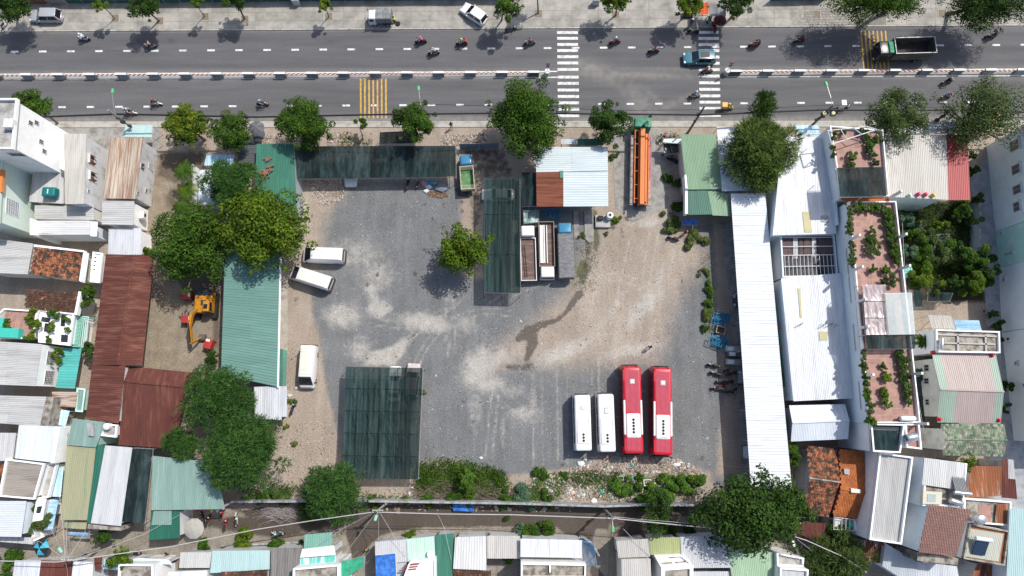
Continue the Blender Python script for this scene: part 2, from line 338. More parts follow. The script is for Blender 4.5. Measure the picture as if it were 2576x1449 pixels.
def road_mat():
 m=surf('asphalt',(0.114,0.113,0.117),var=0.2,sv=0.5,rough=0.9,bump=0.3,sb=30,an=(0.12,1.6,1),spec=0.2)
 nt=m.node_tree;N=nt.nodes;L=nt.links;b=N['Principled BSDF'];cur=b.inputs['Base Color'].links[0].from_socket
 geo=N.new('ShaderNodeNewGeometry');n=N.new('ShaderNodeTexNoise');n.inputs['Scale'].default_value=1.1;n.inputs['Detail'].default_value=6;L.new(geo.outputs['Position'],n.inputs['Vector'])
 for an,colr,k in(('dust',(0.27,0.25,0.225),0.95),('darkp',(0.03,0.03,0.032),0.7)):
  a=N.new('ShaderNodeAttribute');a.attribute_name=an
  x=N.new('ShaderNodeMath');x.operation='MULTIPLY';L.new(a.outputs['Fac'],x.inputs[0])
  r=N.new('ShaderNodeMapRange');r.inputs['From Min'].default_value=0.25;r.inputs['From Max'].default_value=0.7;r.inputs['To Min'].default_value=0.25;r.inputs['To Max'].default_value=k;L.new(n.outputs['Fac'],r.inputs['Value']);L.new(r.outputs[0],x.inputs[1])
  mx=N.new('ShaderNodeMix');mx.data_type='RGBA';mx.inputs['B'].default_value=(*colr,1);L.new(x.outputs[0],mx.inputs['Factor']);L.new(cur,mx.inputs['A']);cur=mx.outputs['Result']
 L.new(cur,b.inputs['Base Color']);return m
road=np_mesh('road',RV,RF,road_mat(),attrs=dict(dust=dust,darkp=darkp));tag(road,'grey asphalt road of two carriageways along the top of the yard',kind='structure')
PAINT=surf('white_road_paint',(0.66,0.66,0.64),(0.30,0.30,0.295),s2=2.2,lo=0.46,hi=0.72,var=0.06,rough=0.7)
YPAINT=surf('yellow_road_paint',(0.62,0.36,0.05),(0.26,0.19,0.09),s2=1.8,lo=0.44,hi=0.68,var=0.1,rough=0.7)
def pq(name,q,z,m,parent):
 mb=MB();mb.add([P(x,y,z)for x,y in q],[tuple(range(len(q)))]);o=mb.build(name,m,parent)
 if o.data.polygons[0].normal.z<0:o.data.flip_normals()
 return o
def dash(xc,f,w=18.8,h=4.6):
 pq('lane_dash',[(xc-w/2,f(xc-w/2)-h/2),(xc+w/2,f(xc+w/2)-h/2),(xc+w/2,f(xc+w/2)+h/2),(xc-w/2,f(xc-w/2)+h/2)],0.026,PAINT,road)
k=-5
while 37+70.55*k<2700:
 x=37+70.55*k
 if not(1395<x<1440):dash(x,dU)
 k+=1
k=-5
while 156+71.5*k<2700:
 x=156+71.5*k
 if not(1395<x<1470 or 1750<x<1815):dash(x,dL)
 k+=1
for y in(327,385,447,508,570,633,698,775,838,905,970,1034,1098,1163):
 t=(y-327)/836;q=T(2,0,[(453+9*t,y-14),(662+15*t,y-14),(662+15*t,y+14),(453+9*t,y+14)]);pq('crossing_bar',q,0.03,PAINT,road)
for y in(325,386,447,508,573,636,700,765,832,898,964,1027,1090,1160):
 t=(y-325)/836;q=T(2,0,[(1873+14*t,y-14),(2080+19*t,y-14),(2080+19*t,y+14),(1873+14*t,y+14)]);pq('crossing_bar',q,0.03,PAINT,road)
for i in range(7):
 x=1052+42.2*i;pq('rumble_stripe',T(1,0,[(x-8,787),(x+8,787),(x+10,1188),(x-6,1188)]),0.031,YPAINT,road)
 x=934+41*i;x2=967+41.3*i;pq('rumble_stripe',T(3,0,[(x-7,310),(x+7,310),(x2+8,690),(x2-8,690)]),0.031,YPAINT,road)
for a,b_ in((-340,1402),(1828,2920)):
 xs=list(range(a,b_,20))+[b_]
 strip('edge_line',lambda x:mU(x)-0.3,lambda x:mU(x)+2.4,0.028,PAINT,road,xs)
 strip('edge_line',lambda x:mL(x)-1.3,lambda x:mL(x)+1.8,0.028,PAINT,road,xs)
 # ---- pavements
CONC=surf('pavement_concrete',(0.36,0.34,0.30),(0.22,0.212,0.19),s2=0.5,lo=0.40,hi=0.68,var=0.10,sv=1.5,rough=0.9,bump=0.2,sb=12,obv=0.10)
KERB=surf('kerb_concrete',(0.42,0.40,0.36),(0.2,0.19,0.18),s2=1.4,lo=0.5,hi=0.75,var=0.12,rough=0.9,obv=0.08)
def slab_strip(name,label,fa,fb,z,m,xs):
 """one raised sheet with a vertical face toward the road"""
 mb=MB()
 for x in xs:
  a=P(x,fa(x),0);b=P(x,fb(x),0);mb.v+=[(a.x,a.y,z),(b.x,b.y,z),(a.x,a.y,0),(b.x,b.y,0)]
 for i in range(len(xs)-1):
  o=4*i;mb.f+=[(o,o+1,o+5,o+4),(o+1,o+3,o+7,o+5),(o+2,o,o+4,o+6)];mb.mi+=[0]*3
 return tag(mb.build(name,m),label,kind='structure')
pv=slab_strip('pavement','pale concrete pavement along the far side of the road',lambda x:kU(x)-90,lambda x:kU(x)-1.5,0.11,surf('joint_dirt',(0.2,0.185,0.16),var=.2),XS)
x=-320
JW=0.0
rr=random.Random(4)
while x<2900:
 w=rr.choice([52,66,74]);yy=[(-1.6,22),(22.6,44),(44.6,84)]
 for a,b_ in yy:
  if 1990<x<2160 and a<30:continue
  q=[(x,kU(x)-b_),(x+w-.7,kU(x+w)-b_),(x+w-.7,kU(x+w)-max(a,3.4)),(x,kU(x)-max(a,3.4))]
  mb=MB();mb.prism([tuple(P(u,v,.11))for u,v in q],.09,.124+rr.uniform(-.004,.006));mb.build('pavement_slab',CONC,pv)
 x+=w
x=-320
while x<2900:
 mb=MB();mb.prism([tuple(P(u,v,.13))for u,v in((x,kU(x)-3.1),(x+17.5,kU(x+17.5)-3.1),(x+17.5,kU(x+17.5)),(x,kU(x)))],0.0,0.135);mb.build('kerb_stone',KERB,pv);x+=18
STONE=surf('paving_stone',(0.33,0.31,0.27),(0.22,0.21,0.19),s2=2,var=0.15,rough=0.9,obv=0.18)
for j in range(6):
 x=1988.0
 while x<2158:
  w=rr.uniform(6,12);y0=kU(x)-4-6.6*(j+1);q=[(x,y0),(x+w-.9,y0+rr.uniform(-.5,.5)),(x+w-.9,y0+5.8),(x,y0+5.8)]
  mb=MB();mb.prism([tuple(P(u,v,.12))for u,v in q],.1,.128+rr.uniform(-.006,.01));mb.build('paving_stone',STONE,pv);x+=w
PIT=surf('pit_soil',(0.20,0.165,0.12),var=0.2)
for tx,ty,tr in((290,46,0),(402,53,0),(516,42,0),(616,49,0),(827,42,0),(1354,35,0),(1549,38,0),(1846,42,0),(2054,37,0),(1203,40,0),(2370,34,0)):
 s=10.5;mb=MB();mb.prism([tuple(P(tx+a,ty+b_,.13))for a,b_ in((-s,-s),(s,-s),(s,s),(-s,s))],.1,.137);mb.build('tree_pit',PIT,pv)
 mb=MB()
 for a,b_,c_,d_ in((-s,-s,s,-s+1.4),(-s,s-1.4,s,s),(-s,-s+1.5,-s+1.4,s-1.5),(s-1.4,-s+1.5,s,s-1.5)):
  mb.prism([tuple(P(tx+u,ty+v,.13))for u,v in((a,b_),(c_,b_),(c_,d_),(a,d_))],.1,.165)
 mb.build('pit_edging',KERB,pv)
pv2=slab_strip('pavement','narrow concrete pavement between road and yard',lambda x:kL(x),lambda x:kL(x)+15,0.1,surf('near_pavement',(0.40,0.38,0.34),(0.28,0.25,0.21),s2=0.7,lo=.5,hi=.7,var=.14,rough=.9,bump=.2),XS)
x=-320
while x<2900:
 mb=MB();mb.prism([tuple(P(u,v,.12))for u,v in((x,kL(x)-.6),(x+17.5,kL(x+17.5)-.6),(x+17.5,kL(x+17.5)+2.6),(x,kL(x)+2.6))],0.0,0.125);mb.build('kerb_stone',KERB,pv2);x+=18
 # ---- concrete aprons in the yard
def apron(label,q,m,h=0.03):
 mb=MB();mb.prism([tuple(P(u,v,h))for u,v in q],-0.05,h);return tag(mb.build('concrete_apron',m),label,kind='structure')
APR=surf('apron',(0.36,0.325,0.28),(0.24,0.2,0.16),s2=0.7,lo=.45,hi=.7,var=.15,sv=1.2,rough=.9,bump=.2,sb=8)
APR2=surf('apron_grey',(0.30,0.29,0.27),(0.17,0.155,0.14),s2=0.9,lo=.45,hi=.7,var=.15,rough=.9,bump=.2,sb=8)
apron('pale concrete ledge along the long white shed',[(1796,560),(1815,560),(1842,820),(1868,1215),(1900,1235),(1855,560)],APR2,0.06)
apron('tan concrete ledge along the teal workshop',[(703,640),(724,640),(724,880),(700,990)],APR,0.09)
apron('concrete drive of the yard gateway',[(1540,325),(1690,325),(1680,520),(1590,560),(1548,520)],APR2)
apron('concrete ramp strip beside the parked trucks',[(1470,530),(1492,530),(1494,605),(1484,612),(1471,600)],APR2,0.18)
apron('short concrete strip by the blue cab truck',[(1443,530),(1456,530),(1456,600),(1443,600)],APR2,0.12)
apron('grey concrete passage beside the pale green block',[(2440,440),(2505,380),(2540,800),(2600,1300),(2500,1300),(2480,760)],surf('passage',(0.34,0.35,0.37),(0.25,0.26,0.28),s2=.8,var=.1))
apron('swept concrete forecourt of the roadside huts',[(130,322),(400,322),(400,380),(130,380)],APR2,0.04)
# ------ builders for houses, sheds and canopies
def W3(q,z):return[P(x,y,z)for x,y in q]
def shrink(pts,d):
 """move a polygon's edges inward by d metres (convex or nearly so)"""
 n=len(pts);a=sum(pts[i].x*pts[(i+1)%n].y-pts[(i+1)%n].x*pts[i].y for i in range(n));s=1 if a>0 else-1;out=[]
 for i in range(n):
  p0,p1,p2=pts[i-1],pts[i],pts[(i+1)%n]
  e1=(p1-p0).to_2d().normalized();e2=(p2-p1).to_2d().normalized()
  n1=Vector((-e1.y,e1.x))*s;n2=Vector((-e2.y,e2.x))*s;b=n1+n2
  b=b/max(b.length_squared/2,0.35);out.append(Vector((p1.x+b.x*d,p1.y+b.y*d,p1.z)))
 return out
def bil(c,u,v):
 p00,p10,p11,p01=c;return p00*(1-u)*(1-v)+p10*u*(1-v)+p11*u*v+p01*(1-u)*v
def sheets(root,c,m,along='v',pw=1.0,rib=0.22,h=0.035,ll=7.0,name='roof_sheet',jit=0.012,parent=None,sub=1,gap=0.0):
 """profiled metal roof on the quad c = (p00, p10, p11, p01): each sheet is an object; ribs run along v (p00->p01) or u"""
 if along=='u':c=(c[0],c[3],c[2],c[1])
 W=((c[1]-c[0]).length+(c[2]-c[3]).length)/2;Lg=((c[3]-c[0]).length+(c[2]-c[1]).length)/2
 n=max(1,round(W/pw));k=max(1,math.ceil(Lg/ll));nm=(c[1]-c[0]).cross(c[3]-c[0]).normalized()
 if nm.z<0:nm=-nm
 off=root.location if root else Vector();obs=[]
 nr=max(2,round(W/n/rib));ms=m if isinstance(m,(list,tuple))else[m]
 for i in range(n):
  for j in range(k):
   mb=MB(off);u0,u1=i/n,(i+1)/n;v0,v1=j/k,(j+1)/k;dz=random.uniform(-jit,jit)+(0.02 if j%2 else 0)
   if gap:v0+=gap*0
   us=[]
   for r in range(nr):
    for f,o in((0.0,0),(0.45,0),(0.6,1),(0.85,1)):us.append((u0+(u1-u0)*(r+f)/nr,o*h))
   us.append((u1,0))
   for u,o in us:
    for v in np.linspace(v0,v1,sub+1):mb.v.append(tuple(bil(c,u,float(v))+nm*(o+dz)))
   q=sub+1
   for a in range(len(us)-1):
    for b in range(sub):mb.f.append((a*q+b,(a+1)*q+b,(a+1)*q+b+1,a*q+b+1));mb.mi.append(0)
   ob=mb.build(name,random.choice(ms),parent or root)
   if ob.data.polygons[0].normal.z<0:ob.data.flip_normals()
   obs.append(ob)
 return obs
def tiles(root,c,m,tw=0.30,tl=0.34,name='roof_tiles',parent=None):
 """overlapping clay tiles on a sloping quad (v runs down the slope from p00): a field too fine to pick apart singly"""
 W=((c[1]-c[0]).length+(c[2]-c[3]).length)/2;Lg=((c[3]-c[0]).length+(c[2]-c[1]).length)/2
 n=max(2,round(W/tw));k=max(2,round(Lg/tl));nm=(c[1]-c[0]).cross(c[3]-c[0]).normalized();nm=nm if nm.z>0 else-nm
 mb=MB(root.location)
 for j in range(k):
  for i in range(n):
   sft=0.5*(j%2)/n;u0=i/n+sft+0.04/n;u1=(i+1)/n+sft-0.04/n;v0,v1=j/k,(j+1.12)/k
   u0,u1,v1=min(u0,1),min(u1,1),min(v1,1.0)
   if u1-u0<0.2/n:continue
   a=random.uniform(0,.012);um=(u0+u1)/2
   b=[bil(c,u0,v0)+nm*.01,bil(c,um,v0)+nm*.035,bil(c,u1,v0)+nm*.01,bil(c,u0,v1)+nm*(.05+a),bil(c,um,v1)+nm*(.085+a),bil(c,u1,v1)+nm*(.05+a),bil(c,u0,v1)-nm*.01,bil(c,u1,v1)-nm*.01]
   mb.add(b,[(0,1,4,3),(1,2,5,4),(3,4,5,7,6)])
 o=mb.build(name,m,parent or root);o['kind']='stuff'
 me=o.data
 if sum(p.normal.z for p in me.polygons)<0:me.flip_normals()
 return o
GLASS=surf('window_glass',(0.03,0.035,0.04),var=0,rough=0.12,spec=0.6)
FRAME=surf('window_frame',(0.55,0.54,0.52),var=0.08,rough=0.6)
FRAMEW=surf('window_frame_white',(0.72,0.72,0.7),var=0.06,rough=0.6)
def window(root,a,b,t,zc,w,h,frame=None,pane=None,grille=False,shutters=None,wall=None,sill=False):
 """window on the wall whose foot runs from a to b; t = place along it, zc = height of its middle; stands proud of the wall"""
 d=(b-a).to_2d();L=d.length;d/=L;n=Vector((d.y,-d.x));p=a.to_2d()+d*L*t
 if n.dot(-p)<0:n=-n
 ang=math.atan2(d.y,d.x);off=root.location;par=wall or root
 def bx(mb,du,dn,z,su,sn,sz):c=p+d*du+n*dn;mb.box((c.x,c.y,z),(su,sn,sz),ang)
 mb=MB(off);fw=0.07
 bx(mb,0,.02,zc+h/2,w+2*fw,.1,fw);bx(mb,0,.02,zc-h/2,w+2*fw,.1,fw)
 bx(mb,-w/2,.02,zc,fw,.1,h-fw);bx(mb,w/2,.02,zc,fw,.1,h-fw)
 bx(mb,0,.02,zc,.05,.08,h-fw)
 if grille:
  for i in range(1,6):bx(mb,-w/2+w*i/6,.06,zc,.025,.03,h-fw)
  for i in range(1,6):bx(mb,0,.075,zc-h/2+h*i/6,w-fw,.03,.025)
 f=mb.build('window',frame or FRAME,par)
 mb=MB(off);bx(mb,0,.012,zc,w-fw,.03,h-fw);mb.build('pane',pane or GLASS,f)
 if shutters:
  for sd in(-1,1):
   mb=MB(off);c=p+d*(sd*(w/2+.06))+n*(.05+w*.2);mb.box((c.x,c.y,zc),(w*.46,.04,h),ang+sd*-1.15);mb.build('shutter',shutters,f)
 if sill:mb=MB(off);bx(mb,0,.12,zc+h/2+.16,w+.4,.34,.07);mb.build('sunshade',frame or FRAME,par)
def root_at(name,label,cat,pts,zb,group=None):
 c=sum((Vector((p.x,p.y,0))for p in pts),Vector())/len(pts);return empty(name,(c.x,c.y,zb),label,cat,0,group)
def walls(root,pts,zt,zb,m,inset=0.2,name='wall'):
 q=shrink(pts,inset)if inset else pts;mb=MB(root.location)
 mb.prism([(p.x,p.y)for p in q],zb,zt if hasattr(zt,'__len__')else zt);return mb.build(name,m,root),q
def parapet(root,pts,zt,h,m,th=0.18,name='parapet',sides=None):
 inn=shrink(pts,th);n=len(pts)
 for i in range(n):
  if sides and i not in sides:continue
  j=(i+1)%n;mb=MB(root.location)
  a,b,c,d=pts[i],pts[j],inn[j],inn[i];mb.prism([(p.x,p.y)for p in(a,b,c,d)],zt,zt+h);mb.build(name,m,root)
def house(name,label,cat,q,z,wall,roof,kind='sheet',along='v',zb=0.0,zs=None,pw=1.0,inset=0.25,group=None,ph=0.5,pm=None,wins=(),rib=0.22,ll=7.0,sides=None,wt=0.18):
 """q = roof corners as sighted (clockwise from top left) at height z (zs: one height per corner)"""
 hs=zs or[z]*len(q);pts=[P(x,y,h)for(x,y),h in zip(q,hs)]
 root=root_at(name,label,cat,pts,zb,group);fl=[h-0.12 for h in hs]
 w,wq=walls(root,pts,fl,zb,wall,inset)
 if kind=='sheet':sheets(root,tuple(pts),roof,along,pw,rib,ll=ll)
 elif kind=='tile':tiles(root,tuple(pts),roof)
 elif kind=='flat':
  mb=MB(root.location);mb.prism([(p.x,p.y)for p in shrink(pts,0.02)],z-.1,z);mb.build('roof_slab',roof,root)
  parapet(root,pts,z,ph,pm or wall,wt,sides=sides)
 elif kind=='terrace':pass
 for wd in wins:
  i=wd[0];a,b=wq[i],wq[(i+1)%len(wq)];window(root,a,b,*wd[1:5],**(wd[5]if len(wd)>5 else{}),wall=w)
 return root
def gable(name,label,cat,qa,ridge,qb,z,zr,wall,roof,kind='sheet',along='v',zb=0.0,pw=1.0,wins=(),rib=0.22,cap=None,inset=0.3,roof2=None,ll=7.0):
 """qa = (left, right) of the upper eave, ridge = (left, right), qb = (left, right) of the lower eave, as sighted"""
 A=W3(qa,z);Rg=W3(ridge,zr);B=W3(qb,z)
 root=root_at(name,label,cat,A+B,zb);foot=[A[0],A[1],B[1],B[0]]
 w,wq=walls(root,foot,z-.12,zb,wall,inset)
 mb=MB(root.location)
 for a,r,b in((A[0],Rg[0],B[0]),(A[1],Rg[1],B[1])):
  c=(A[0]+A[1]+B[0]+B[1])/4;k=lambda p:p+(c-p).normalized()*inset
  pa,pr,pb=k(a),k(r),k(b);dr=Vector((0,0,-.1));t=(c-(a+b)/2).normalized()*.12
  mb.add([pa+dr,pr+dr,pb+dr,pa+dr+t,pr+dr+t,pb+dr+t],[(0,1,2),(5,4,3),(0,3,4,1),(1,4,5,2),(2,5,3,0)])
 mb.build('gable',wall,root)
 f=sheets if kind=='sheet' else tiles
 kw=dict(along=along,pw=pw,rib=rib,ll=ll)if kind=='sheet' else{}
 f(root,(Rg[0],Rg[1],A[1],A[0]),roof,**kw);f(root,(Rg[0],Rg[1],B[1],B[0]),roof2 or roof,**kw)
 mb=MB(root.location);e=Vector((0,0,.05));mb.sweep([Rg[0]+e,Rg[1]+e],.11,6);mb.build('ridge_cap',cap or roof if not isinstance(roof,list)else roof[0],root)
 for wd in wins:
  i=wd[0];a,b=wq[i],wq[(i+1)%4];window(root,a,b,*wd[1:5],**(wd[5]if len(wd)>5 else{}),wall=w)
 return root
def block(root,name,q,z0,z1,m,zq=None):
 """an extra part of a house: prism sighted at its top"""
 mb=MB(root.location);mb.prism([tuple(P(x,y,z1 if zq is None else zq))for x,y in q],z0,z1);return mb.build(name,m,root)
def awning(label,q,zs,m,along='v',rib=0.22,pw=1.0,cat='awning',name='awning',post=None,wallz=None,group=None):
 """light roof on thin posts"""
 pts=[P(x,y,z)for(x,y),z in zip(q,zs)];root=root_at(name,label,cat,pts,wallz or 0,group)
 sheets(root,tuple(pts),m,along,pw,rib)
 mb=MB(root.location);s=shrink(pts,.12)
 for i in range(4):mb.tube(s[i]-Vector((0,0,.06)),s[(i+1)%4]-Vector((0,0,.06)),.04,n=5)
 mb.build('frame',post or FRAME,root)
 for p in s:mb=MB(root.location);mb.tube((p.x,p.y,wallz or 0),(p.x,p.y,p.z-.05),.04,n=6);mb.build('post',post or FRAME,root)
 return root
def net(label,q,zs,m,bays=4,cross=1,name='shade_canopy',cat='canopy',posts=True,sag=0.12,frame=None,zb=0.0,wr=0.05,nu=40,nv=24,rnd=1,strip_w=1.15):
 """shade cloth over a pipe frame: the cloth sags between the pipes and has creases"""
 c=tuple(P(x,y,z)for(x,y),z in zip(q,zs));root=root_at(name,label,cat,list(c),zb);rg=random.Random(rnd)
 seams=[[]for _ in range(5)];GR={}
 for a in range(nu+1):
  for b in range(nv+1):
   u,v=a/nu,b/nv;s=abs(math.sin(math.pi*u*bays))*abs(math.sin(math.pi*v*max(cross,1)))
   p=bil(c,u,v);n=mnoise.noise(Vector((p.x*1.6,p.y*0.12,rnd)))*wr*2.6+mnoise.noise(Vector((p.x*3.1+p.y*1.5,p.y*1.4-p.x*.6,rnd+5)))*wr*.5
   GR[a,b]=(p.x,p.y,p.z-sag*s+n*min(1,6*min(u,1-u,v,1-v)))
 ns=max(1,min(nu,round((c[1]-c[0]).length/strip_w)));cuts=[round(nu*i/ns)for i in range(ns+1)]
 for i in range(ns):
  mb=MB(root.location);a0,a1=cuts[i],cuts[i+1];k=nv+1;dz=rg.uniform(0,.03)
  for a in range(a0,a1+1):
   for b in range(k):x,y,z=GR[a,b];mb.v.append((x,y,z+dz))
  for a in range(a1-a0):
   for b in range(nv):mb.f.append((a*k+b,(a+1)*k+b,(a+1)*k+b+1,a*k+b+1));mb.mi.append(0)
  o=mb.build('shade_cloth',m,root)
  if o.data.polygons[0].normal.z<0:o.data.flip_normals()
 if cross>2:
  for j in range(1,cross):
   b=round(nv*j/cross);mb=MB(root.location);mb.sweep([Vector(GR[a,b])+Vector((0,0,.03))for a in range(nu+1)],.035,4);mb.build('seam',surf('cloth_seam',(.010,.022,.022),var=.1),root)
 fm=frame or surf('galvanised_pipe',(0.5,0.5,0.5),metal=.6,rough=.5,var=.1);e=Vector((0,0,-.10-sag-wr))
 for i in range(bays+1):
  u=i/bays;a,b=bil(c,u,0)+e,bil(c,u,1)+e
  mb=MB(root.location);mb.tube(a,b,.035,n=5);mb.build('rafter',fm,root)
  if posts:
   for p in(a,b):mb=MB(root.location);mb.tube((p.x,p.y,zb),tuple(p),.04,n=6);mb.build('post',fm,root)
 for v in np.linspace(0,1,cross+1):
  mb=MB(root.location);mb.tube(bil(c,0,float(v))+e,bil(c,1,float(v))+e,.035,n=5);mb.build('purlin',fm,root)
 return root
 # ---- shared finishes
def paint(k,c,**kw):return surf(k,c,**{**dict(var=.08,sv=.8,rough=.75),**kw})
WHITE=paint('white_wall',(0.88,0.88,0.87),col2=(0.76,0.76,0.75),s2=.7,lo=.55,hi=.8)
CREAMW=paint('cream_wall',(0.66,0.64,0.58),col2=(0.42,0.39,0.34),s2=.6,lo=.52,hi=.75)
STAINW=paint('stained_wall',(0.60,0.60,0.60),col2=(0.30,0.29,0.28),s2=.5,lo=.5,hi=.72)
GREENW=paint('pale_green_wall',(0.60,0.70,0.62),var=.05)
MINTW=paint('mint_wall',(0.48,0.76,0.66),col2=(0.62,0.80,0.74),s2=.4,lo=.5,hi=.6)
BLUEW=paint('pale_blue_wall',(0.70,0.76,0.80),var=.05)
GREYW=paint('grey_wall',(0.36,0.37,0.38),col2=(0.2,0.2,0.2),s2=.6,lo=.5,hi=.7)
CONCR=surf('roof_concrete',(0.40,0.39,0.37),(0.20,0.19,0.18),s2=.9,lo=.45,hi=.7,var=.14,rough=.9)
CONCD=surf('stained_concrete',(0.36,0.33,0.28),(0.13,0.115,0.10),s2=1.1,lo=.42,hi=.62,var=.15,rough=.95)
def tin(k,c,c2=None,ax='y',**kw):
 an=(2.2,.22,1)if ax=='y' else(.22,2.2,1)
 return surf(k,c,c2,**{**dict(an=an,s2=1.0,lo=.5,hi=.72,var=.08,sv=1.2,rough=.5,obv=.06,spec=.4),**kw})
WHITETIN_X=tin('white_tin_x',(0.69,0.715,0.74),(0.56,0.585,0.61),'x',obv=.03)
WHITETIN_Y=tin('white_tin_y',(0.64,0.655,0.675),(0.48,0.50,0.52),'y',obv=.03)
GREYTIN_Y=tin('grey_tin_y',(0.46,0.46,0.46),(0.34,0.33,0.32),'y',rough=.7)
GREYTIN_X=tin('grey_tin_x',(0.46,0.46,0.45),(0.33,0.32,0.31),'x',rough=.7)
DARKFIBRO=tin('dark_fibro',(0.20,0.19,0.18),(0.11,0.10,0.10),'y',rough=.95)
BEIGETIN_Y=tin('beige_tin_y',(0.46,0.44,0.40),(0.34,0.32,0.29),'y')
SILVER_Y=tin('silver_tin_y',(0.58,0.60,0.63),(0.44,0.46,0.49),'y',metal=.15,rough=.45)
RUST_X=tin('rust_tin_x',(0.112,0.036,0.026),(0.235,0.105,0.072),'x',lo=.48,hi=.75,rough=.9,var=.16,obv=.1)
RUST_Y=tin('rust_tin_y',(0.108,0.034,0.026),(0.19,0.08,0.05),'y',lo=.5,hi=.75,rough=.9,var=.16,obv=.1)
RUSTPALE_Y=tin('half_rusted_tin',(0.46,0.40,0.33),(0.26,0.145,0.085),'y',lo=.42,hi=.60,an=(5,.2,1),rough=.85,var=.14,obv=.12)
RUSTOR_X=tin('orange_rust_tin',(0.20,0.068,0.038),(0.13,0.045,0.028),'x',lo=.45,hi=.6,rough=.9,var=.2,obv=.12)
RUSTOR_Y=tin('orange_rust_tin_y',(0.27,0.10,0.045),(0.42,0.32,0.24),'y',lo=.52,hi=.68,rough=.9,var=.2,obv=.15)
RUSTWH_Y=tin('peeling_rust_tin',(0.17,0.06,0.04),(0.56,0.52,0.48),'y',lo=.50,hi=.58,rough=.9,var=.2,obv=.15)
TEAL_X=tin('teal_tin_x',(0.112,0.228,0.195),(0.15,0.262,0.23),'x',obv=.05)
TEAL_Y=tin('teal_tin_y',(0.16,0.35,0.29),(0.25,0.42,0.36),'y',obv=.08)
PTEAL_Y=tin('pale_teal_tin',(0.195,0.30,0.265),(0.25,0.355,0.32),'y',obv=.06)
PCYAN_Y=tin('pale_cyan_tin',(0.38,0.53,0.525),(0.43,0.56,0.56),'y',obv=.03)
GREEN_Y=tin('green_tin_y',(0.042,0.165,0.115),(0.07,0.21,0.155),'y',obv=.08)
DGREEN_Y=tin('dark_green_tin_y',(0.018,0.115,0.078),(0.03,0.15,0.105),'y',obv=.08)
SAGE_Y=tin('sage_tin_y',(0.17,0.295,0.175),(0.23,0.34,0.225),'y',obv=.05)
KHAKI_Y=tin('khaki_tin_y',(0.315,0.31,0.195),(0.20,0.285,0.17),'y',lo=.55,hi=.68,obv=.1)
LGREEN_Y=tin('light_green_tin_y',(0.34,0.48,0.33),(0.25,0.42,0.27),'y',obv=.06)
YGREEN_Y=tin('yellow_green_tin',(0.33,0.36,0.17),(0.28,0.36,0.21),'y',obv=.06)
BLUESTR=tin('blue_tin',(0.17,0.38,0.60),(0.42,0.60,0.72),'x',lo=.4,hi=.6)
LBLUE_Y=tin('light_blue_tin',(0.36,0.60,0.72),(0.62,0.74,0.80),'y',lo=.45,hi=.6)
TURQ=tin('turquoise_tin',(0.07,0.37,0.335),(0.13,0.43,0.40),'x',obv=.1)
RED_Y=tin('red_tin_y',(0.34,0.045,0.045),(0.24,0.04,0.035),'y',obv=.06)
MAUVE_Y=tin('mauve_tin_y',(0.40,0.325,0.30),(0.345,0.28,0.26),'y',obv=.03)
MAUVEG_Y=tin('mauve_edge_green',(0.28,0.37,0.30),(0.24,0.33,0.27),'y',obv=.05)
TERRA=surf('old_clay_tile',(0.27,0.10,0.048),(0.05,0.037,0.03),s2=1.8,lo=.46,hi=.56,var=.2,isl=.45,rough=.9)
TERRAN=surf('orange_clay_tile',(0.40,0.125,0.035),(0.32,0.10,0.035),s2=.8,var=.1,isl=.18,rough=.8)
TERRAD=surf('dark_clay_tile',(0.075,0.04,0.028),(0.32,0.115,0.06),s2=1.5,lo=.60,hi=.66,var=.2,isl=.35,rough=.95)
BROWNT=surf('brown_glazed_tile',(0.150,0.066,0.052),var=.1,isl=.15,rough=.45)
MOSST=surf('mossy_tile',(0.15,0.20,0.135),(0.25,0.235,0.185),s2=1.0,lo=.45,hi=.6,var=.25,isl=.45,rough=.95)
NET=surf('green_shade_cloth',(0.014,0.030,0.030),(0.034,0.057,0.055),s2=1.0,an=(3.2,.10,1),lo=.42,hi=.62,var=.25,rough=.9,spec=.06,transp=.17,obv=.48)
NETD=surf('dark_shade_cloth',(0.012,0.023,0.025),(0.026,0.042,0.043),s2=1.0,an=(1.6,.35,1),lo=.42,hi=.62,var=.25,rough=.9,spec=.06,transp=.06,obv=.4)
NETG=surf('bright_green_cloth',(0.02,0.30,0.17),var=.2,rough=.8,transp=.12)
# ------ houses on the left
SH=paint('brown_shutter',(0.36,0.15,0.07));SHC=paint('cream_shutter',(0.5,0.48,0.40))
BROWNP=surf('boarded_pane',(0.10,0.06,0.045),var=.1,rough=.7)
h=house('house','tall white plastered block at the left edge by the road','house',T(0,0,[(-300,1005),(200,1005),(155,1512),(-300,1500)]),13.0,WHITE,CONCR,'flat',ph=.5,wins=[(1,.2,9.6,.5,.8),(1,.28,10.6,.5,.8),(1,.55,8.5,.5,.8),(1,.72,7.8,.5,.8),(2,.2,11,1.9,.9)])
for x,y in((90,1255),(138,1255)):
 mb=MB(h.location);p=P(*T1(0,0,x,y),13.3);mb.rbox((p.x,p.y,13.0),(.5,1.1,.9),.05,.05);mb.build('roof_unit',FRAMEW,h)
ORANGE=paint('orange_band',(0.62,0.22,0.06))
h=house('house','pale green plastered block with an orange edge below the tall white block','house',T(0,1,[(-320,120),(40,130),(5,800),(-320,790)]),8.6,GREENW,CONCR,'flat',ph=.35,wins=[(1,.70,6.4,2.0,2.3,dict(grille=True,frame=FRAMEW,pane=surf('pale_pane',(.3,.33,.36),rough=.2)))])
block(h,'parapet_band',T(0,1,[(-40,255),(30,255),(14,480),(-40,480)]),8.6,9.05,ORANGE)
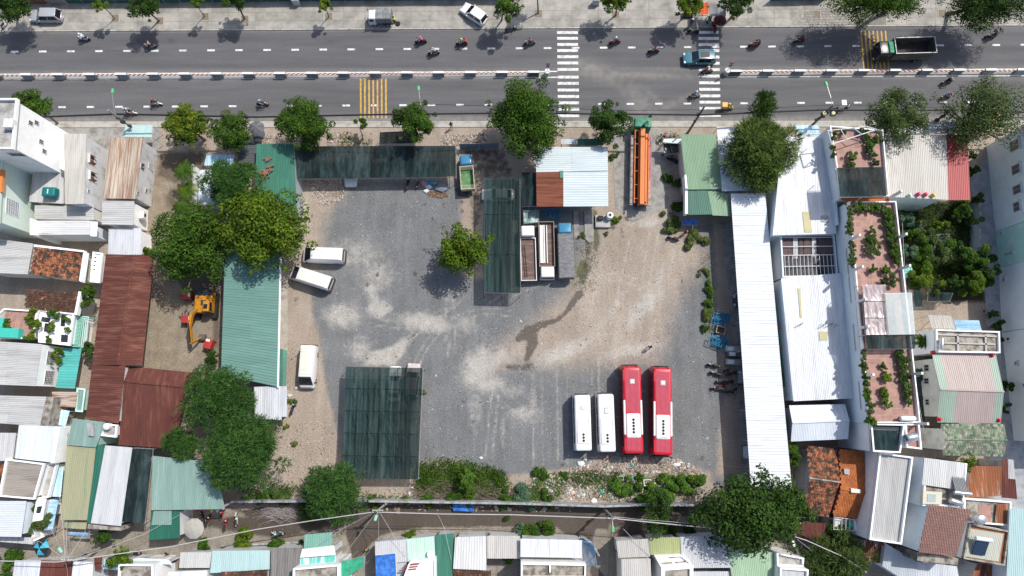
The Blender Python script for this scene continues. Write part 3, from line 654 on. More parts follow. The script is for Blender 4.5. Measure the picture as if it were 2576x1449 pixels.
h=house('house','narrow two storey house with cream sheet roof and brown shuttered windows','house',T(0,1,[(640,-105),(868,-105),(848,600),(655,605)]),6.2,STAINW,BEIGETIN_Y,wins=[(1,.30,4.6,.9,1.1,dict(shutters=SH,pane=BROWNP,sill=True)),(1,.55,4.4,.9,1.1,dict(shutters=SH,pane=BROWNP,sill=True)),(1,.80,5.0,.4,.5)])
block(h,'side_ledge',T(0,1,[(590,-100),(640,-100),(650,270),(600,240)]),0,5.9,WHITE)
house('lean_to','low grey sheet roof carrying the teal water tank','shed',T(0,1,[(335,275),(640,275),(640,600),(290,580)]),4.4,CREAMW,GREYTIN_Y)
def tankbox(label,q,z,col):
 p=P(*q,z);r=empty('water_tank',(p.x,p.y,z),label,'tank');mb=MB();mb.rbox((0,0,.35),(1.7,1.25,.9),.18,.2);mb.build('tank',col,r,True)
 mb=MB();mb.box((0,0,1.28),(.12,.6,.08));mb.build('lid_strap',FRAMEW,r)
 for x in(-.6,.6):mb=MB();mb.box((x,0,.17),(.12,1.3,.34));mb.build('foot',FRAME,r)
 return r
tankbox('teal plastic water tank on a grey sheet roof',T1(0,1,545,505),4.45,paint('teal_tank',(0.01,0.16,0.16),rough=.5))
house('lean_to','grey flat sheet roof beside the pale green block','shed',T(0,1,[(350,615),(945,620),(950,765),(345,755)]),3.9,CREAMW,GREYTIN_X,along='u')
h=house('house','white and rust streaked narrow roof with a rounded parapet end','house',T(0,1,[(350,770),(905,770),(905,912),(350,912)]),4.6,BLUEW,tin('white_rust_x',(.60,.60,.60),(.36,.2,.12),'x',lo=.56,hi=.66),along='u')
block(h,'end_parapet',T(0,1,[(300,745),(340,755),(352,800),(350,912),(300,912)]),0,5.2,WHITE)
sheets(h,tuple(W3(T(0,1,[(905,775),(985,780),(975,930),(900,925)]),4.3)),WHITETIN_Y)
house('house','wide grey sheet roof at the left edge below the pale green block','house',T(0,1,[(-200,930),(335,1000),(280,1310),(-200,1290)]),4.6,CREAMW,GREYTIN_X,along='u')
h=house('house','old clay tile roof with orange patches and white rendered edges','house',T(0,1,[(345,1030),(838,1085),(790,1370),(295,1305)]),4.6,CREAMW,TERRA,'tile',zs=[5.0,4.4,4.4,5.0],ph=.2)
block(h,'verge',T(0,1,[(340,1008),(845,1068),(840,1086),(338,1030)]),4.2,4.85,WHITE);block(h,'verge',T(0,1,[(838,1085),(860,1085),(815,1385),(795,1370)]),3.9,4.7,WHITE)
awning('short turquoise striped awning beside the old clay tile roof',T(0,1,[(850,1108),(893,1112),(852,1370),(818,1368)]),[3.6,3.2,3.2,3.6],TURQ,along='u',rib=.35)
h=house('house','small white balcony block with square openings beside the long rusty roof','house',T(0,1,[(945,1085),(1045,1100),(1010,1400),(915,1390)]),3.2,WHITE,WHITE,'flat',ph=.3)
for i in range(4):
 x,y=958-5*i,1140+40*i;block(h,'opening',T(0,1,[(x-11,y-8),(x+11,y-8),(x+10,y+8),(x-12,y+8)]),3.19,3.22,GLASS)
h=house('house','hut with half rusted corrugated roof and white wall beside the dirt lane','house',T(0,1,[(1112,-65),(1438,-65),(1362,552),(1030,545)]),4.3,STAINW,RUSTPALE_Y,pw=.9,wins=[(1,.42,3.3,.55,.7,dict(shutters=SH)),(1,.9,3.5,.5,.5),(1,.78,1.6,.5,.6),(1,.34,1.2,.7,1.2,dict(pane=SHC))])
awning('pale sheet canopy in front of the half rusted hut',T(0,0,[(1265,1255),(1537,1260),(1525,1380),(1232,1375)]),[3.0,3.0,3.3,3.3],PCYAN_Y)
h=house('house','small grey ribbed roof with white wall and air conditioner','house',T(0,1,[(1030,565),(1352,565),(1340,815),(1022,808)]),3.9,WHITE,GREYTIN_X,along='u',rib=.3)
p=P(*T1(0,1,1435,715),2.4);mb=MB(h.location);mb.rbox((p.x,p.y,2.0),(.6,1.0,.75),.05,.05);ac=mb.build('air_conditioner',FRAMEW,h);mb=MB(h.location);mb.lathe((p.x+.31,p.y,2.38),[(.26,0),(.26,.02)],10,'x');mb.build('fan',GLASS,ac)
house('house','low grey white sheet roof just above the long rusty roof','house',T(0,1,[(1092,845),(1420,845),(1425,1112),(1085,1112)]),3.0,WHITE,SILVER_Y)
gable('warehouse','long rust red corrugated warehouse roof beside the dirt lane','warehouse',T(0,1,[(1550,1128),(1430,2230)]),T(0,1,[(1355,1115),(1185,2220)]),T(0,1,[(1065,1105),(927,2222)]),3.9,4.8,STAINW,RUST_X,along='v',cap=RUST_X,inset=2.6)
house('lean_to','lower rust red lean to continuing the long warehouse roof','shed',T(0,2,[(925,772),(1262,772),(1195,1360),(862,1318)]),4.0,STAINW,RUST_X,along='u',zs=[3.9,4.7,4.7,3.9])
gable('warehouse','dark rust red gabled shed by the feathery trees','warehouse',T(0,2,[(1300,785),(1990,852)]),T(0,2,[(1245,938),(1900,1000)]),T(0,2,[(1190,1575),(1740,1610)]),3.4,4.3,STAINW,RUST_Y,cap=RUST_Y,inset=2.2)
h=house('house','very dark old tiled roof with a white gutter above the roof garden','house',T(0,2,[(260,5),(790,40),(735,262),(245,195)]),4.6,CREAMW,TERRAD,'tile',zs=[4.9,4.4,4.4,4.9])
block(h,'verge',T(0,2,[(790,30),(815,35),(770,270),(745,262)]),4.0,4.7,WHITE)
TILEF=surf('terrace_tile',(0.37,0.205,0.165),(0.31,0.18,0.145),s2=1.2,var=.12,rough=.7,obv=.12)
def terrace_floor(root,q,z,n,k,m=None,name='floor_tile'):
 c=tuple(W3(q,z))
 for i in range(n):
  for j in range(k):
   mb=MB(root.location);g=.03;cs=[bil(c,(i+a)/n,(j+b)/k)for a,b in((g,g),(1-g,g),(1-g,1-g),(g,1-g))]
   mb.prism([(p.x,p.y)for p in cs],z-.02,z+random.uniform(.004,.012));mb.build(name,m or TILEF,root)
GROUT=surf('grout',(0.40,0.33,0.29),var=.1)
h=house('house','house with a terracotta floored roof garden of pots and a turquoise box','house',T(0,2,[(60,205),(395,228),(352,515),(-260,495)]),4.8,WHITE,GROUT,'flat',ph=.35,pm=WHITE);terrace_floor(h,T(0,2,[(66,215),(385,235),(345,505),(-10,490)]),4.8,8,7)
block(h,'turquoise_box',T(0,2,[(-40,395),(190,405),(180,500),(-40,490)]),4.8,5.7,paint('turq_box',(.05,.45,.36)));block(h,'turquoise_box',T(0,2,[(-40,300),(40,300),(20,395),(-40,395)]),4.8,5.6,MATS['turq_box'])
h=house('house','white planter terraces stepping down beside the roof garden','house',T(0,2,[(400,215),(760,255),(715,580),(400,545)]),4.3,WHITE,WHITE,'flat',ph=.3)
for q in([(420,285),(505,300),(495,345),(412,335)],[(615,262),(660,268),(650,385),(608,380)],[(615,465),(685,470),(678,545),(610,540)],[(450,350),(500,355),(490,440),(440,435)]):block(h,'opening',T(0,2,q),4.29,4.33,GLASS)
def slats(label,q,zs,m,n,along='u',name='pergola',cat='pergola',zb=0.0,th=.06):
 c=tuple(P(x,y,z)for(x,y),z in zip(q,zs));root=root_at(name,label,cat,list(c),zb)
 for i in range(n+1):
  t=i/n;a,b=(bil(c,0,t),bil(c,1,t))if along=='u' else(bil(c,t,0),bil(c,t,1));mb=MB(root.location);mb.tube(a,b,th,n=4);mb.build('slat',m,root)
 mb=MB(root.location)
 for a,b in((0,1),(1,2),(2,3),(3,0)):mb.tube(c[a]-Vector((0,0,.1)),c[b]-Vector((0,0,.1)),.06,n=5)
 mb.build('frame',m,root)
 for p in c:mb=MB(root.location);mb.tube((p.x,p.y,zb),tuple(p),.05,n=5);mb.build('post',m,root)
 return root
slats('mint green slatted pergola beside the white planter terraces',T(0,2,[(765,285),(830,290),(785,588),(720,585)]),[3.4]*4,paint('mint_slat',(.25,.55,.45)),22)
slats('mint green railing panel beside the long rusty roof',T(0,2,[(830,280),(885,285),(850,600),(795,590)]),[3.0]*4,paint('mint_rail',(.45,.66,.58)),3,'v')
h=house('house','grey sheet roof with wide white wall and barred windows over plants','house',T(0,2,[(-260,520),(425,562),(360,985),(-260,960)]),5.6,WHITE,GREYTIN_X,along='u',inset=.05,wins=[(1,.30,3.6,1.6,1.5,dict(grille=True)),(1,.78,3.4,1.6,1.6,dict(grille=True))])
awning('bright turquoise sheet awning over the narrow lane',T(0,2,[(635,602),(822,602),(752,1010),(558,1002)]),[3.2,2.8,2.8,3.2],TURQ,along='u',rib=.3)
h=house('house','grey sheet roof with a stained concrete ridge wall at the left edge','house',T(0,2,[(-260,1070),(470,1090),(402,1388),(-260,1340)]),4.8,CREAMW,GREYTIN_X,along='u');block(h,'ridge_wall',T(0,2,[(470,1090),(540,1092),(480,1400),(402,1388)]),0,5.0,CONCD)
awning('small rust streaked sheet awning above the blue one',T(0,2,[(522,1040),(778,1042),(760,1200),(540,1188)]),[3.6,3.2,3.2,3.6],tin('rust_white_x',(.42,.36,.32),(.28,.12,.06),'x',lo=.47,hi=.56),along='u')
awning('pale blue ribbed awning by the mint gate',T(0,2,[(530,1208),(702,1232),(660,1388),(495,1362)]),[3.3,2.9,2.9,3.3],LBLUE_Y,along='u',rib=.4)
h=house('house','pale mint rendered porch block at the end of the narrow lane','house',T(0,2,[(775,1000),(865,1010),(835,1245),(760,1240)]),2.8,MINTW,PTEAL_Y,'flat',ph=.1)
h=house('house','pale blue white sheet roof with white upstands','house',T(0,3,[(190,-75),(560,-60),(500,300),(150,260)]),5.2,WHITE,tin('bluewhite_y',(.60,.64,.69),(.5,.54,.6),'y'),kind='sheet');block(h,'verge',T(0,3,[(560,-60),(600,-50),(540,310),(502,300)]),0,5.4,WHITE)
house('house','grey sheet roof at the left edge beside the pale blue white roof','house',T(0,3,[(-260,0),(165,5),(130,280),(-260,300)]),5.0,CREAMW,GREYTIN_Y)
h=house('house','weathered grey brown roof inside a white parapet above the lane','house',T(0,3,[(75,262),(465,310),(362,672),(5,640)]),5.0,WHITE,CONCR,'flat',ph=.35);sheets(h,tuple(W3(T(0,3,[(90,285),(440,325),(345,650),(25,625)]),5.12)),tin('weathered_x',(.30,.27,.235),(.20,.18,.16),'x',rough=.9),'u',.8)
h=house('house','narrow cluttered white balcony with laundry beside the khaki roof','house',T(0,3,[(470,305),(600,300),(515,650),(365,672)]),3.8,WHITE,CONCR,'flat',ph=.5)
h=house('house','old orange tile roof cut by the left edge','house',T(0,3,[(-260,315),(55,318),(5,650),(-260,640)]),4.6,CREAMW,TERRA,'tile')
awning('pale blue sheet awning beside the cluttered balcony',T(0,3,[(575,355),(640,350),(610,650),(515,645)]),[3.4]*4,LBLUE_Y,along='u')
house('lean_to','rusty patched narrow sheet roof above the khaki roof','shed',T(0,3,[(625,0),(690,5),(640,280),(545,275)]),3.6,STAINW,[RUSTWH_Y,GREYTIN_Y])
h=house('warehouse','long khaki and green striped sheet roof at the lower left','warehouse',T(0,3,[(672,128),(965,150),(888,882),(605,880)]),4.6,CREAMW,KHAKI_Y,pw=.75,ll=16)
sheets(h,tuple(W3(T(0,3,[(645,888),(875,905),(865,975),(640,960)]),3.6)),KHAKI_Y)
awning('short blue striped awning under the khaki roof',T(0,3,[(680,1000),(890,1005),(885,1048),(680,1030)]),[3.0,3.0,2.7,2.7],BLUESTR,rib=.4)
h=house('house','pale teal flat roof above the khaki roof with a dark hatch','house',T(0,2,[(735,1310),(1060,1345),(965,1600),(670,1575)]),4.9,MINTW,PTEAL_Y,along='v');block(h,'roof_hatch',T(0,2,[(870,1350),(935,1355),(935,1490),(885,1480)]),4.9,5.3,GREYW)
h=house('house','small stained white tank platform beside the dark rust gable','house',T(0,2,[(1040,1360),(1195,1372),(1180,1500),(1020,1480)]),4.4,WHITE,CONCR,'flat',ph=.35)
mb=MB(h.location);p=P(*T1(0,2,1075,1390),5.0);mb.lathe((p.x,p.y,4.4),[(.42,0),(.42,.8),(.2,.98)],12);mb.build('water_tank',FRAMEW,h,True)
h=house('warehouse','long pale grey sheet roof between green and dark netted roofs','warehouse',T(0,3,[(1058,130),(1330,152),(1218,942),(912,912)]),4.8,STAINW,tin('palegrey_y',(.50,.51,.52),(.42,.43,.44),'y'),pw=.9,ll=12)
sheets(h,tuple(W3(T(0,3,[(975,120),(1055,130),(910,912),(872,905)]),4.7)),DGREEN_Y,ll=14);block(h,'front_ledge',T(0,3,[(885,912),(1215,945),(1215,988),(880,968)]),0,4.2,CONCD)
net('dark green netted roof strip beside the pale grey roof',T(0,3,[(1335,158),(1530,168),(1450,912),(1225,895)]),[4.4,4.0,4.0,4.4],NETD,3,2,zb=0,rnd=3)
gable_=house('warehouse','broad pale teal sheet roof beside the feathery trees','warehouse',T(0,3,[(1535,235),(2150,300),(2265,770),(1518,782)]),4.4,STAINW,PTEAL_Y,pw=.85,ll=9,inset=2.0)
h=house('house','small green and pale teal front roof hanging over the alley','house',T(0,3,[(1520,785),(1808,785),(1810,1062),(1498,1082)]),3.9,STAINW,DGREEN_Y);sheets(h,tuple(W3(T(0,3,[(1545,787),(1725,787),(1725,930),(1522,932)]),4.05)),PTEAL_Y)
house('house','pale grey panel roof at the lower left corner','house',T(0,3,[(-260,690),(268,690),(215,1052),(-260,1045)]),5.4,BLUEW,tin('palegrey_x',(.56,.59,.6),(.5,.52,.54),'x'),along='u')
h=house('house','narrow white stair front with a dark square window and planters','house',T(0,3,[(375,665),(470,665),(430,880),(335,895)]),4.2,WHITE,WHITE,'flat',ph=.15);block(h,'opening',T(0,3,[(375,745),(425,740),(405,812),(358,815)]),4.19,4.22,GLASS)
awning('blue ribbed sheet awning beside the white stair front',T(0,3,[(500,672),(588,682),(530,982),(440,982)]),[3.6,3.0,3.0,3.6],BLUESTR,along='u',rib=.4)
h=house('house','low white planter front with potted plants at the lane corner','house',T(0,3,[(335,895),(430,885),(450,1050),(340,1100)]),2.6,WHITE,CONCR,'flat',ph=.4)
awning('white corner sheet canopy above the blue parasol',T(0,3,[(0,1055),(330,1055),(330,1125),(0,1100)]),[3.4]*4,GREYTIN_Y)
# ------ sheds inside the yard
GALV=surf('galvanised_pipe',(0.5,0.5,0.5),metal=.6,rough=.5,var=.1)
h=house('workshop','long teal green sheet roof workshop beside the parked white minibuses','workshop',[(566,632),(705,632),(698,973),(556,943)],4.0,STAINW,TEAL_X,along='u',inset=1.1,pw=1.05,rib=.3,zs=[4.3,3.8,3.8,4.3])
mb=MB(h.location);a,b=P(706,640,3.75),P(699,975,3.75);mb.tube(a,b,.14,n=6);mb.build('gutter',FRAMEW,h)
sheets(h,tuple(P(x,y,z)for(x,y),z in zip(T(1,2,[(212,605),(272,610),(266,978),(205,972)]),(3.4,3.2,3.2,3.4))),DGREEN_Y,'u')
sheets(h,tuple(P(x,y,z)for(x,y),z in zip(T(1,2,[(272,615),(312,622),(302,985),(266,978)]),(3.1,2.9,2.9,3.1))),GREEN_Y,'u')
h=house('lean_to','silver ribbed lean to roof below the teal workshop','shed',T(1,2,[(-20,992),(256,982),(258,1325),(-10,1310)]),3.4,STAINW,SILVER_Y,inset=.4);sheets(h,tuple(W3(T(1,2,[(258,985),(310,985),(312,1292),(260,1292)]),2.9)),SILVER_Y)
h=house('workshop','mid green sheet roof shed with brown debris beside the dark shade canopy','workshop',[(645,362),(738,362),(748,540),(640,540)],3.9,GREYW,GREEN_Y,inset=.15,pw=.9,zs=[3.9,3.9,3.4,3.4])
BRN=surf('brown_debris',(0.20,0.12,0.08),var=.3)
for k,(x,y,s)in enumerate(((100,265,1),(80,300,.7),(105,145,.5))):
 p=P(*T1(1,1,x,y),4.0);mb=MB(h.location)
 for i in range(14):mb.box((p.x+random.gauss(0,.55*s),p.y+random.gauss(0,.4*s),3.97+random.uniform(0,.08)),(random.uniform(.2,.8)*s,random.uniform(.1,.3),.05),random.uniform(0,3))
 mb.build('leaf_litter',BRN,h)
awning('pale blue sheet canopy of the hut under the trees',T(0,1,[(2078,105),(2356,103),(2342,215),(2052,215)]),[3.0,3.0,2.7,2.7],LBLUE_Y)
house('hut','white plank hut half hidden under the feathery tree','hut',T(0,1,[(2005,260),(2300,250),(2280,600),(1990,610)]),2.7,WHITE,tin('bluewhite_hut',(.56,.62,.66),(.4,.45,.5),'y'),inset=.1)
h=house('shed','dark open shed cluttered with metal between hut and green roof','shed',T(0,1,[(2390,10),(2578,10),(2578,215),(2395,215)]),2.2,GREYW,tin('dark_tin',(.09,.10,.11),(.05,.05,.06),'x'),along='u',inset=.4)
net('long dark shade canopy along the road side of the yard',[(739,368),(1146,367),(1147,444),(741,449)],[2.9,2.9,2.5,2.5],NETD,8,1,nu=96,nv=14,sag=.22,wr=.07,rnd=7)
net('small black shade sheet in front of the long canopy',T(1,0,[(1245,1330),(1560,1315),(1590,1440),(1240,1448)]),[2.6]*4,NETD,2,1,nu=20,nv=8,rnd=9)
net('green shade carport beside the row of parked trucks',[(1217,448),(1308,448),(1309,737),(1218,735)],[3.1]*4,NET,4,3,nu=64,nv=40,sag=.14,wr=.12,rnd=11)
net('large green shade carport with cars in the lower yard',[(870,922),(1063,926),(1051,1206),(859,1203)],[3.1,2.9,2.9,3.1],NET,6,5,nu=100,nv=60,sag=.26,wr=.2,rnd=13)
net('dark shade cloth panel beside the office hut',T(2,1,[(92,285),(238,285),(243,620),(105,620)]),[2.8]*4,NETD,2,2,nu=16,nv=20,rnd=15)
OFFT=tin('pale_office_tin',(.50,.565,.58),(.44,.50,.515),'x',obv=.03)
h=house('office_hut','white and rust patched sheet roof office inside the gate','office',T(2,1,[(238,30),(962,30),(968,626),(248,631)]),3.7,GREYW,WHITETIN_X,'none',inset=1.3)
c=W3(T(2,1,[(238,30),(962,30),(965,268),(243,283)]),3.7);sheets(h,tuple(c),OFFT,'u',rib=.3)
sheets(h,tuple(P(x,y,3.62)for x,y in T(2,1,[(515,268),(965,268),(968,626),(517,628)])),OFFT,'u',rib=.3);sheets(h,tuple(P(x,y,3.66)for x,y in T(2,1,[(243,283),(515,272),(517,628),(248,631)])),RUSTOR_X,'u',.8)
block(h,'roof_patch',T(2,1,[(480,266),(515,266),(515,340),(480,340)]),3.75,3.80,GREEN_Y)
awning('rust and green strip of roadside sheet roof above the office hut',T(2,0,[(495,1398),(660,1396),(660,1449),(495,1449)]),[2.6]*4,tin('silverblue_y',(.5,.55,.6),(.4,.42,.45),'y'));awning('dark green strip of roadside sheet roof above the office hut',T(2,0,[(660,1396),(920,1394),(920,1462),(640,1465)]),[2.6]*4,DGREEN_Y)
h=house('gate_house','sage green sheet roof gate house with dark green porch roofs','house',[(1712,338),(1800,338),(1817,476),(1727,477)],4.0,CREAMW,SAGE_Y,inset=.3,zs=[4.2,4.2,3.6,3.6],pw=.8)
sheets(h,tuple(P(x,y,3.4)for x,y in T(2,1,[(1770,460),(1966,458),(2015,706),(1772,711)])),DGREEN_Y,pw=.7,rib=.25);sheets(h,tuple(P(x,y,3.3)for x,y in T(2,1,[(1968,460),(2190,500),(2202,724),(2017,716)])),SAGE_Y,pw=.7)
block(h,'white_upstand',T(2,1,[(1735,308),(1752,308),(1765,445),(1745,445)]),2.6,3.9,WHITE);block(h,'white_upstand',T(2,1,[(1742,460),(1766,458),(1768,700),(1742,700)]),2.4,3.4,WHITE)
mb=MB(h.location);q=W3(T(2,1,[(1770,500),(2190,540),(2195,690),(1775,680)]),0)
mb.prism([(p.x,p.y)for p in q],0,3.0);mb.build('porch_wall',GREYW,h)
awning('pale ribbed sheet roof under the roadside tree',[(1803,319),(1852,319),(1890,480),(1816,481)],[4.0,4.0,3.8,3.8],WHITETIN_X,along='u',cat='shed',name='lean_to')
awning('white glazed gate canopy over parked motorbikes',T(2,0,[(1525,1395),(1722,1392),(1700,1449),(1520,1430)]),[2.7]*4,paint('polycarbonate',(.62,.68,.66)),pw=.5)
# ------ long white sheds on the right
pts=[P(x,y,z)for x,y,z in((1838,487,4.0),(1925,486,4.6),(1992,1230,4.6),(1889,1228,4.0))]
h=root_at('open_shed','very long white sheet roof vehicle shed along the right of the yard','shed',pts,0)
sheets(h,tuple(pts),WHITETIN_X,'u',1.0,.3,ll=12)
mb=MB(h.location);mb.prism([(p.x,p.y)for p in(pts[1],pts[1]+Vector((-.2,0,0)),pts[2]+Vector((-.2,0,0)),pts[2])],0,4.4);mb.build('back_wall',STAINW,h)
for i in range(10):
 t=(i+.5)/10;a=pts[0].lerp(pts[3],t)+Vector((.4,0,0));mb=MB(h.location);mb.tube((a.x,a.y,0),(a.x,a.y,3.9),.07,n=6);mb.build('post',GALV,h)
 b=pts[1].lerp(pts[2],t);mb=MB(h.location);mb.tube(a+Vector((0,0,-.1)),b-Vector((.3,0,.12)),.06,n=5);mb.build('rafter',GALV,h)
h=house('house','white sheet roofed house block beside the roadside tree','house',[(1968,342),(2092,348),(2104,588),(1944,592)],6.0,BLUEW,WHITETIN_Y,pw=1.1,inset=.1)
block(h,'roof_hatch',T(3,1,[(345,680),(425,680),(442,885),(368,885)]),5.98,6.1,paint('yellowed_sheet',(.50,.46,.27)));block(h,'skylight',T(3,1,[(533,718),(607,716),(607,783),(535,783)]),5.98,6.12,GREYW)
mb=MB(h.location);a=P(2086,350,6.3);mb.box((a.x,a.y-6,6.35),(.25,11,.6));mb.build('side_upstand',BLUEW,h)
awning('blue and white striped sheet canopy by the pavement',T(3,0,[(282,1260),(512,1258),(527,1352),(300,1352)]),[3.2,3.2,3.5,3.5],LBLUE_Y,rib=.35,pw=.35)
net('white wire framed canopy in front of the white house',T(3,0,[(310,1362),(605,1358),(612,1449),(318,1455)]),[3.6]*4,surf('pale_plastic',(.5,.56,.6),var=.1,transp=.2),6,1,nu=24,nv=6,sag=.02,wr=.02,rnd=17)
h=house('light_well','open light well with brown sheets and drying rails between white roofs','light well',T(3,1,[(112,915),(655,910),(690,1335),(135,1345)]),4.6,BLUEW,surf('well_floor',(.07,.07,.08),var=.3),'flat',ph=.4,inset=.05)
for i,(u0,u1)in enumerate(((.02,.2),(.24,.33),(.36,.42),(.45,.56),(.6,.68),(.72,.98))):
 c=W3(T(3,1,[(125,945),(650,940),(660,1125),(125,1160)]),4.7);q=[bil(c,u0,0),bil(c,u1,0),bil(c,u1,1),bil(c,u0,1)];sheets(h,tuple(q),[surf('brown_sheet',(.12,.08,.08),var=.25),GREYTIN_Y][i%3==1],'v',.8)
for i in range(3):
 q=T(3,1,[(275+i*110,1190),(330+i*115,1188),(345+i*118,1325),(288+i*112,1328)]);block(h,'opening',q,4.6,4.66,GLASS)
c=W3(T(3,1,[(120,940),(655,935),(690,1330),(140,1340)]),5.0)
for i in range(1,14):mb=MB(h.location);mb.tube(bil(c,i/14,.45),bil(c,i/14,1),.035,n=4);mb.build('rail',FRAMEW,h)
for v in(.0,.23,.45,.73,1):mb=MB(h.location);mb.tube(bil(c,0,v),bil(c,1,v),.05,n=4);mb.build('rail',FRAMEW,h)
h=house('house','large white sheet roof with yellowed panels south of the light well','house',T(3,1,[(132,1350),(740,1295),(875,2555),(255,2585)]),5.6,BLUEW,WHITETIN_Y,pw=1.1,ll=9,inset=.1,wt=.2)
for q in([(300,0+1450),(325,1450),(345,1745),(325,1745)],[(515,1885),(600,1885),(600,1972),(518,1972)]):block(h,'roof_hatch',T(3,1,q),5.58,5.70,MATS['yellowed_sheet'])
RB=surf('rust_bar',(.10,.07,.06),var=.2)
for x,y,s in((300,370,5),(525,375,4),(600,370,5),(665,390,3)):
 p=P(*T1(3,2,x,y),5.7);mb=MB(h.location)
 for i in range(s):mb.tube((p.x+i*.12,p.y+random.uniform(-.2,.2),5.6),(p.x+i*.12+random.uniform(-.2,.2),p.y+random.uniform(0,.3),6.7),.02,n=4)
 mb.build('starter_bars',RB,h)
gable('house','small white gabled sheet roof at the foot of the white roof row','house',T(3,2,[(212,1178),(775,1165)]),T(3,2,[(245,1355),(820,1330)]),T(3,2,[(230,1540),(805,1515)]),4.9,5.4,GREYW,tin('bluewhite2',(.62,.66,.71),(.56,.6,.66),'y'),inset=.3)
h=house('side_annex','strip of green and wooden hatches between the two white roofs','shed',T(3,2,[(78,195),(140,195),(240,1085),(190,1095)]),3.4,paint('green_board',(.10,.36,.28)),paint('green_board',(.1,.36,.28)),'flat',ph=.05,inset=0)
WOOD=surf('weathered_wood',(.30,.22,.13),(.2,.15,.1),s2=3,an=(4,.4,1),var=.2)
for y in(375,585,810,1050):block(h,'wood_hatch',T(3,2,[(84+(y-375)*.14,y-35),(165+(y-375)*.11,y-35),(170+(y-375)*.11,y+35),(90+(y-375)*.14,y+35)]),3.4,3.48,WOOD)
# ------ roof terrace house
h=house('house','tall narrow house with terracotta roof terrace and pale blue side wall','house',T(3,1,[(790,590),(1265,585),(1508,2800),(1000,2805)]),8.4,BLUEW,GROUT,'flat',ph=.55,pm=WHITE,inset=0,wt=.14)
terrace_floor(h,T(3,1,[(806,605),(1248,600),(1488,2785),(1016,2790)]),8.4,8,36)
for i,yy in enumerate((955,1265,1585,1850,2325)):
 xl=790+210*(yy-590)/2210+14;p=P(*T1(3,1,xl,yy),8.7);mb=MB(h.location);mb.box((p.x,p.y,9.6),(.24,.3,2.4));mb.build('wall_column',FRAMEW,h)
for i,yy in enumerate((525,945,1255,2312,2808)):
 xr=1265+243*(yy-590)/2210-8;p=P(*T1(3,1,xr,yy),8.7);mb=MB(h.location);mb.box((p.x,p.y,9.6),(.24,.3,2.4));mb.build('wall_column',FRAMEW,h)
SLIT=GLASS
w_=[o for o in h.children if o.name.startswith('wall')][0]
pt=W3(T(3,1,[(790,590),(1265,585),(1508,2800),(1000,2805)]),8.4)
for t in(.27,.40,.62,.88):window(h,pt[3],pt[0],1-t,7.3,3.2,.16,wall=w_)
PLAST=surf('mauve_plastic',(.36,.29,.29),(.48,.42,.41),s2=1.2,lo=.4,hi=.65,var=.14,rough=.3,spec=.5)
CLEAR=surf('clear_sheet',(.55,.66,.66),var=.08,rough=.2,transp=.45)
h2=net('white framed clear sheet canopy on the roof terrace',T(3,2,[(1175,50),(1445,45),(1480,460),(1215,465)]),[10.6]*4,CLEAR,3,2,frame=FRAMEW,zb=8.4,sag=.02,wr=.01,nu=12,nv=8,rnd=19)
net('mauve plastic sheet canopy on the roof terrace',T(3,2,[(950,-35),(1175,-36),(1212,465),(985,468)]),[10.3]*4,PLAST,5,3,zb=8.4,sag=.08,wr=.09,nu=30,nv=30,rnd=21)
net('green shade cloth strip on the roof terrace',T(3,2,[(990,470),(1482,466),(1480,605),(1002,610)]),[10.2,10.2,9.8,9.8],NET,4,1,zb=8.4,nu=24,nv=8,rnd=23)
h=house('house','white walled stair head with dark netted top below the terrace','house',T(3,3,[(1012,-92),(1355,-85),(1310,205),(1035,190)]),8.2,WHITE,surf('dark_floor',(.05,.06,.07),var=.2),'flat',ph=.5,inset=0);net('dark green net over the stair head',T(3,3,[(1025,-30),(1300,-20),(1305,195),(1040,185)]),[8.6]*4,NETD,4,1,zb=8.2,nu=16,nv=12,rnd=25,posts=False)
h=house('house','narrow white tank platform with a steel water tank','house',T(3,3,[(1360,-90),(1505,-85),(1530,170),(1375,150)]),8.3,WHITE,TILEF,'flat',ph=.4,inset=0)
STEEL=surf('stainless',(.62,.63,.64),metal=.85,rough=.25,var=.04)
def htank(label,q,z,L=1.6,r=.45,rot=0.0,col=None,stand=.5):
 p=P(*q,z+stand+r);t=empty('water_tank',(p.x,p.y,z),label,'tank',rot);mb=MB();mb.lathe((-L/2,0,stand+r),[(r*.3,-.08),(r*.9,0),(r,.08),(r,L-.08),(r*.9,L),(r*.3,L+.08)],14,'x');mb.build('tank',col or STEEL,t,True)
 for x in(-L*.3,L*.3):
  mb=MB();mb.box((x,0,stand*.5),(.08,r*1.6,stand));mb.build('cradle',GALV,t)
 return t
htank('round ended steel water tank on the narrow white platform',T1(3,3,1440,50),8.3,1.3,.5,.2);htank('white cylinder water tank at the end of the roof terrace',T1(3,2,1405,1310),8.4,1.7,.3,.0,FRAMEW)
h=house('house','plant filled upper terrace with dark shade frame near the road','house',T(3,1,[(605,-170),(1138,-130),(1198,535),(724,545)]),8.0,BLUEW,GROUT,'flat',ph=.5,pm=WHITE,inset=0,wt=.14);terrace_floor(h,T(3,1,[(625,-150),(1115,-110),(1180,515),(740,525)]),8.0,9,11)
net('dark green shade cloth on white pipe frame over the upper terrace',T(3,1,[(690,238),(1160,228),(1190,525),(725,530)]),[10.2]*4,NETD,2,2,frame=FRAMEW,zb=8.0,nu=20,nv=16,rnd=27)
block(h,'tile_eave',T(3,1,[(728,540),(1200,530),(1245,575),(775,580)]),7.9,8.1,TERRAN)
slats('white pipe frame above the upper terrace beside the road',T(3,0,[(600,1310),(985,1270),(1090,1300),(640,1449)]),[10.0]*4,FRAMEW,3,'v',zb=8.0)
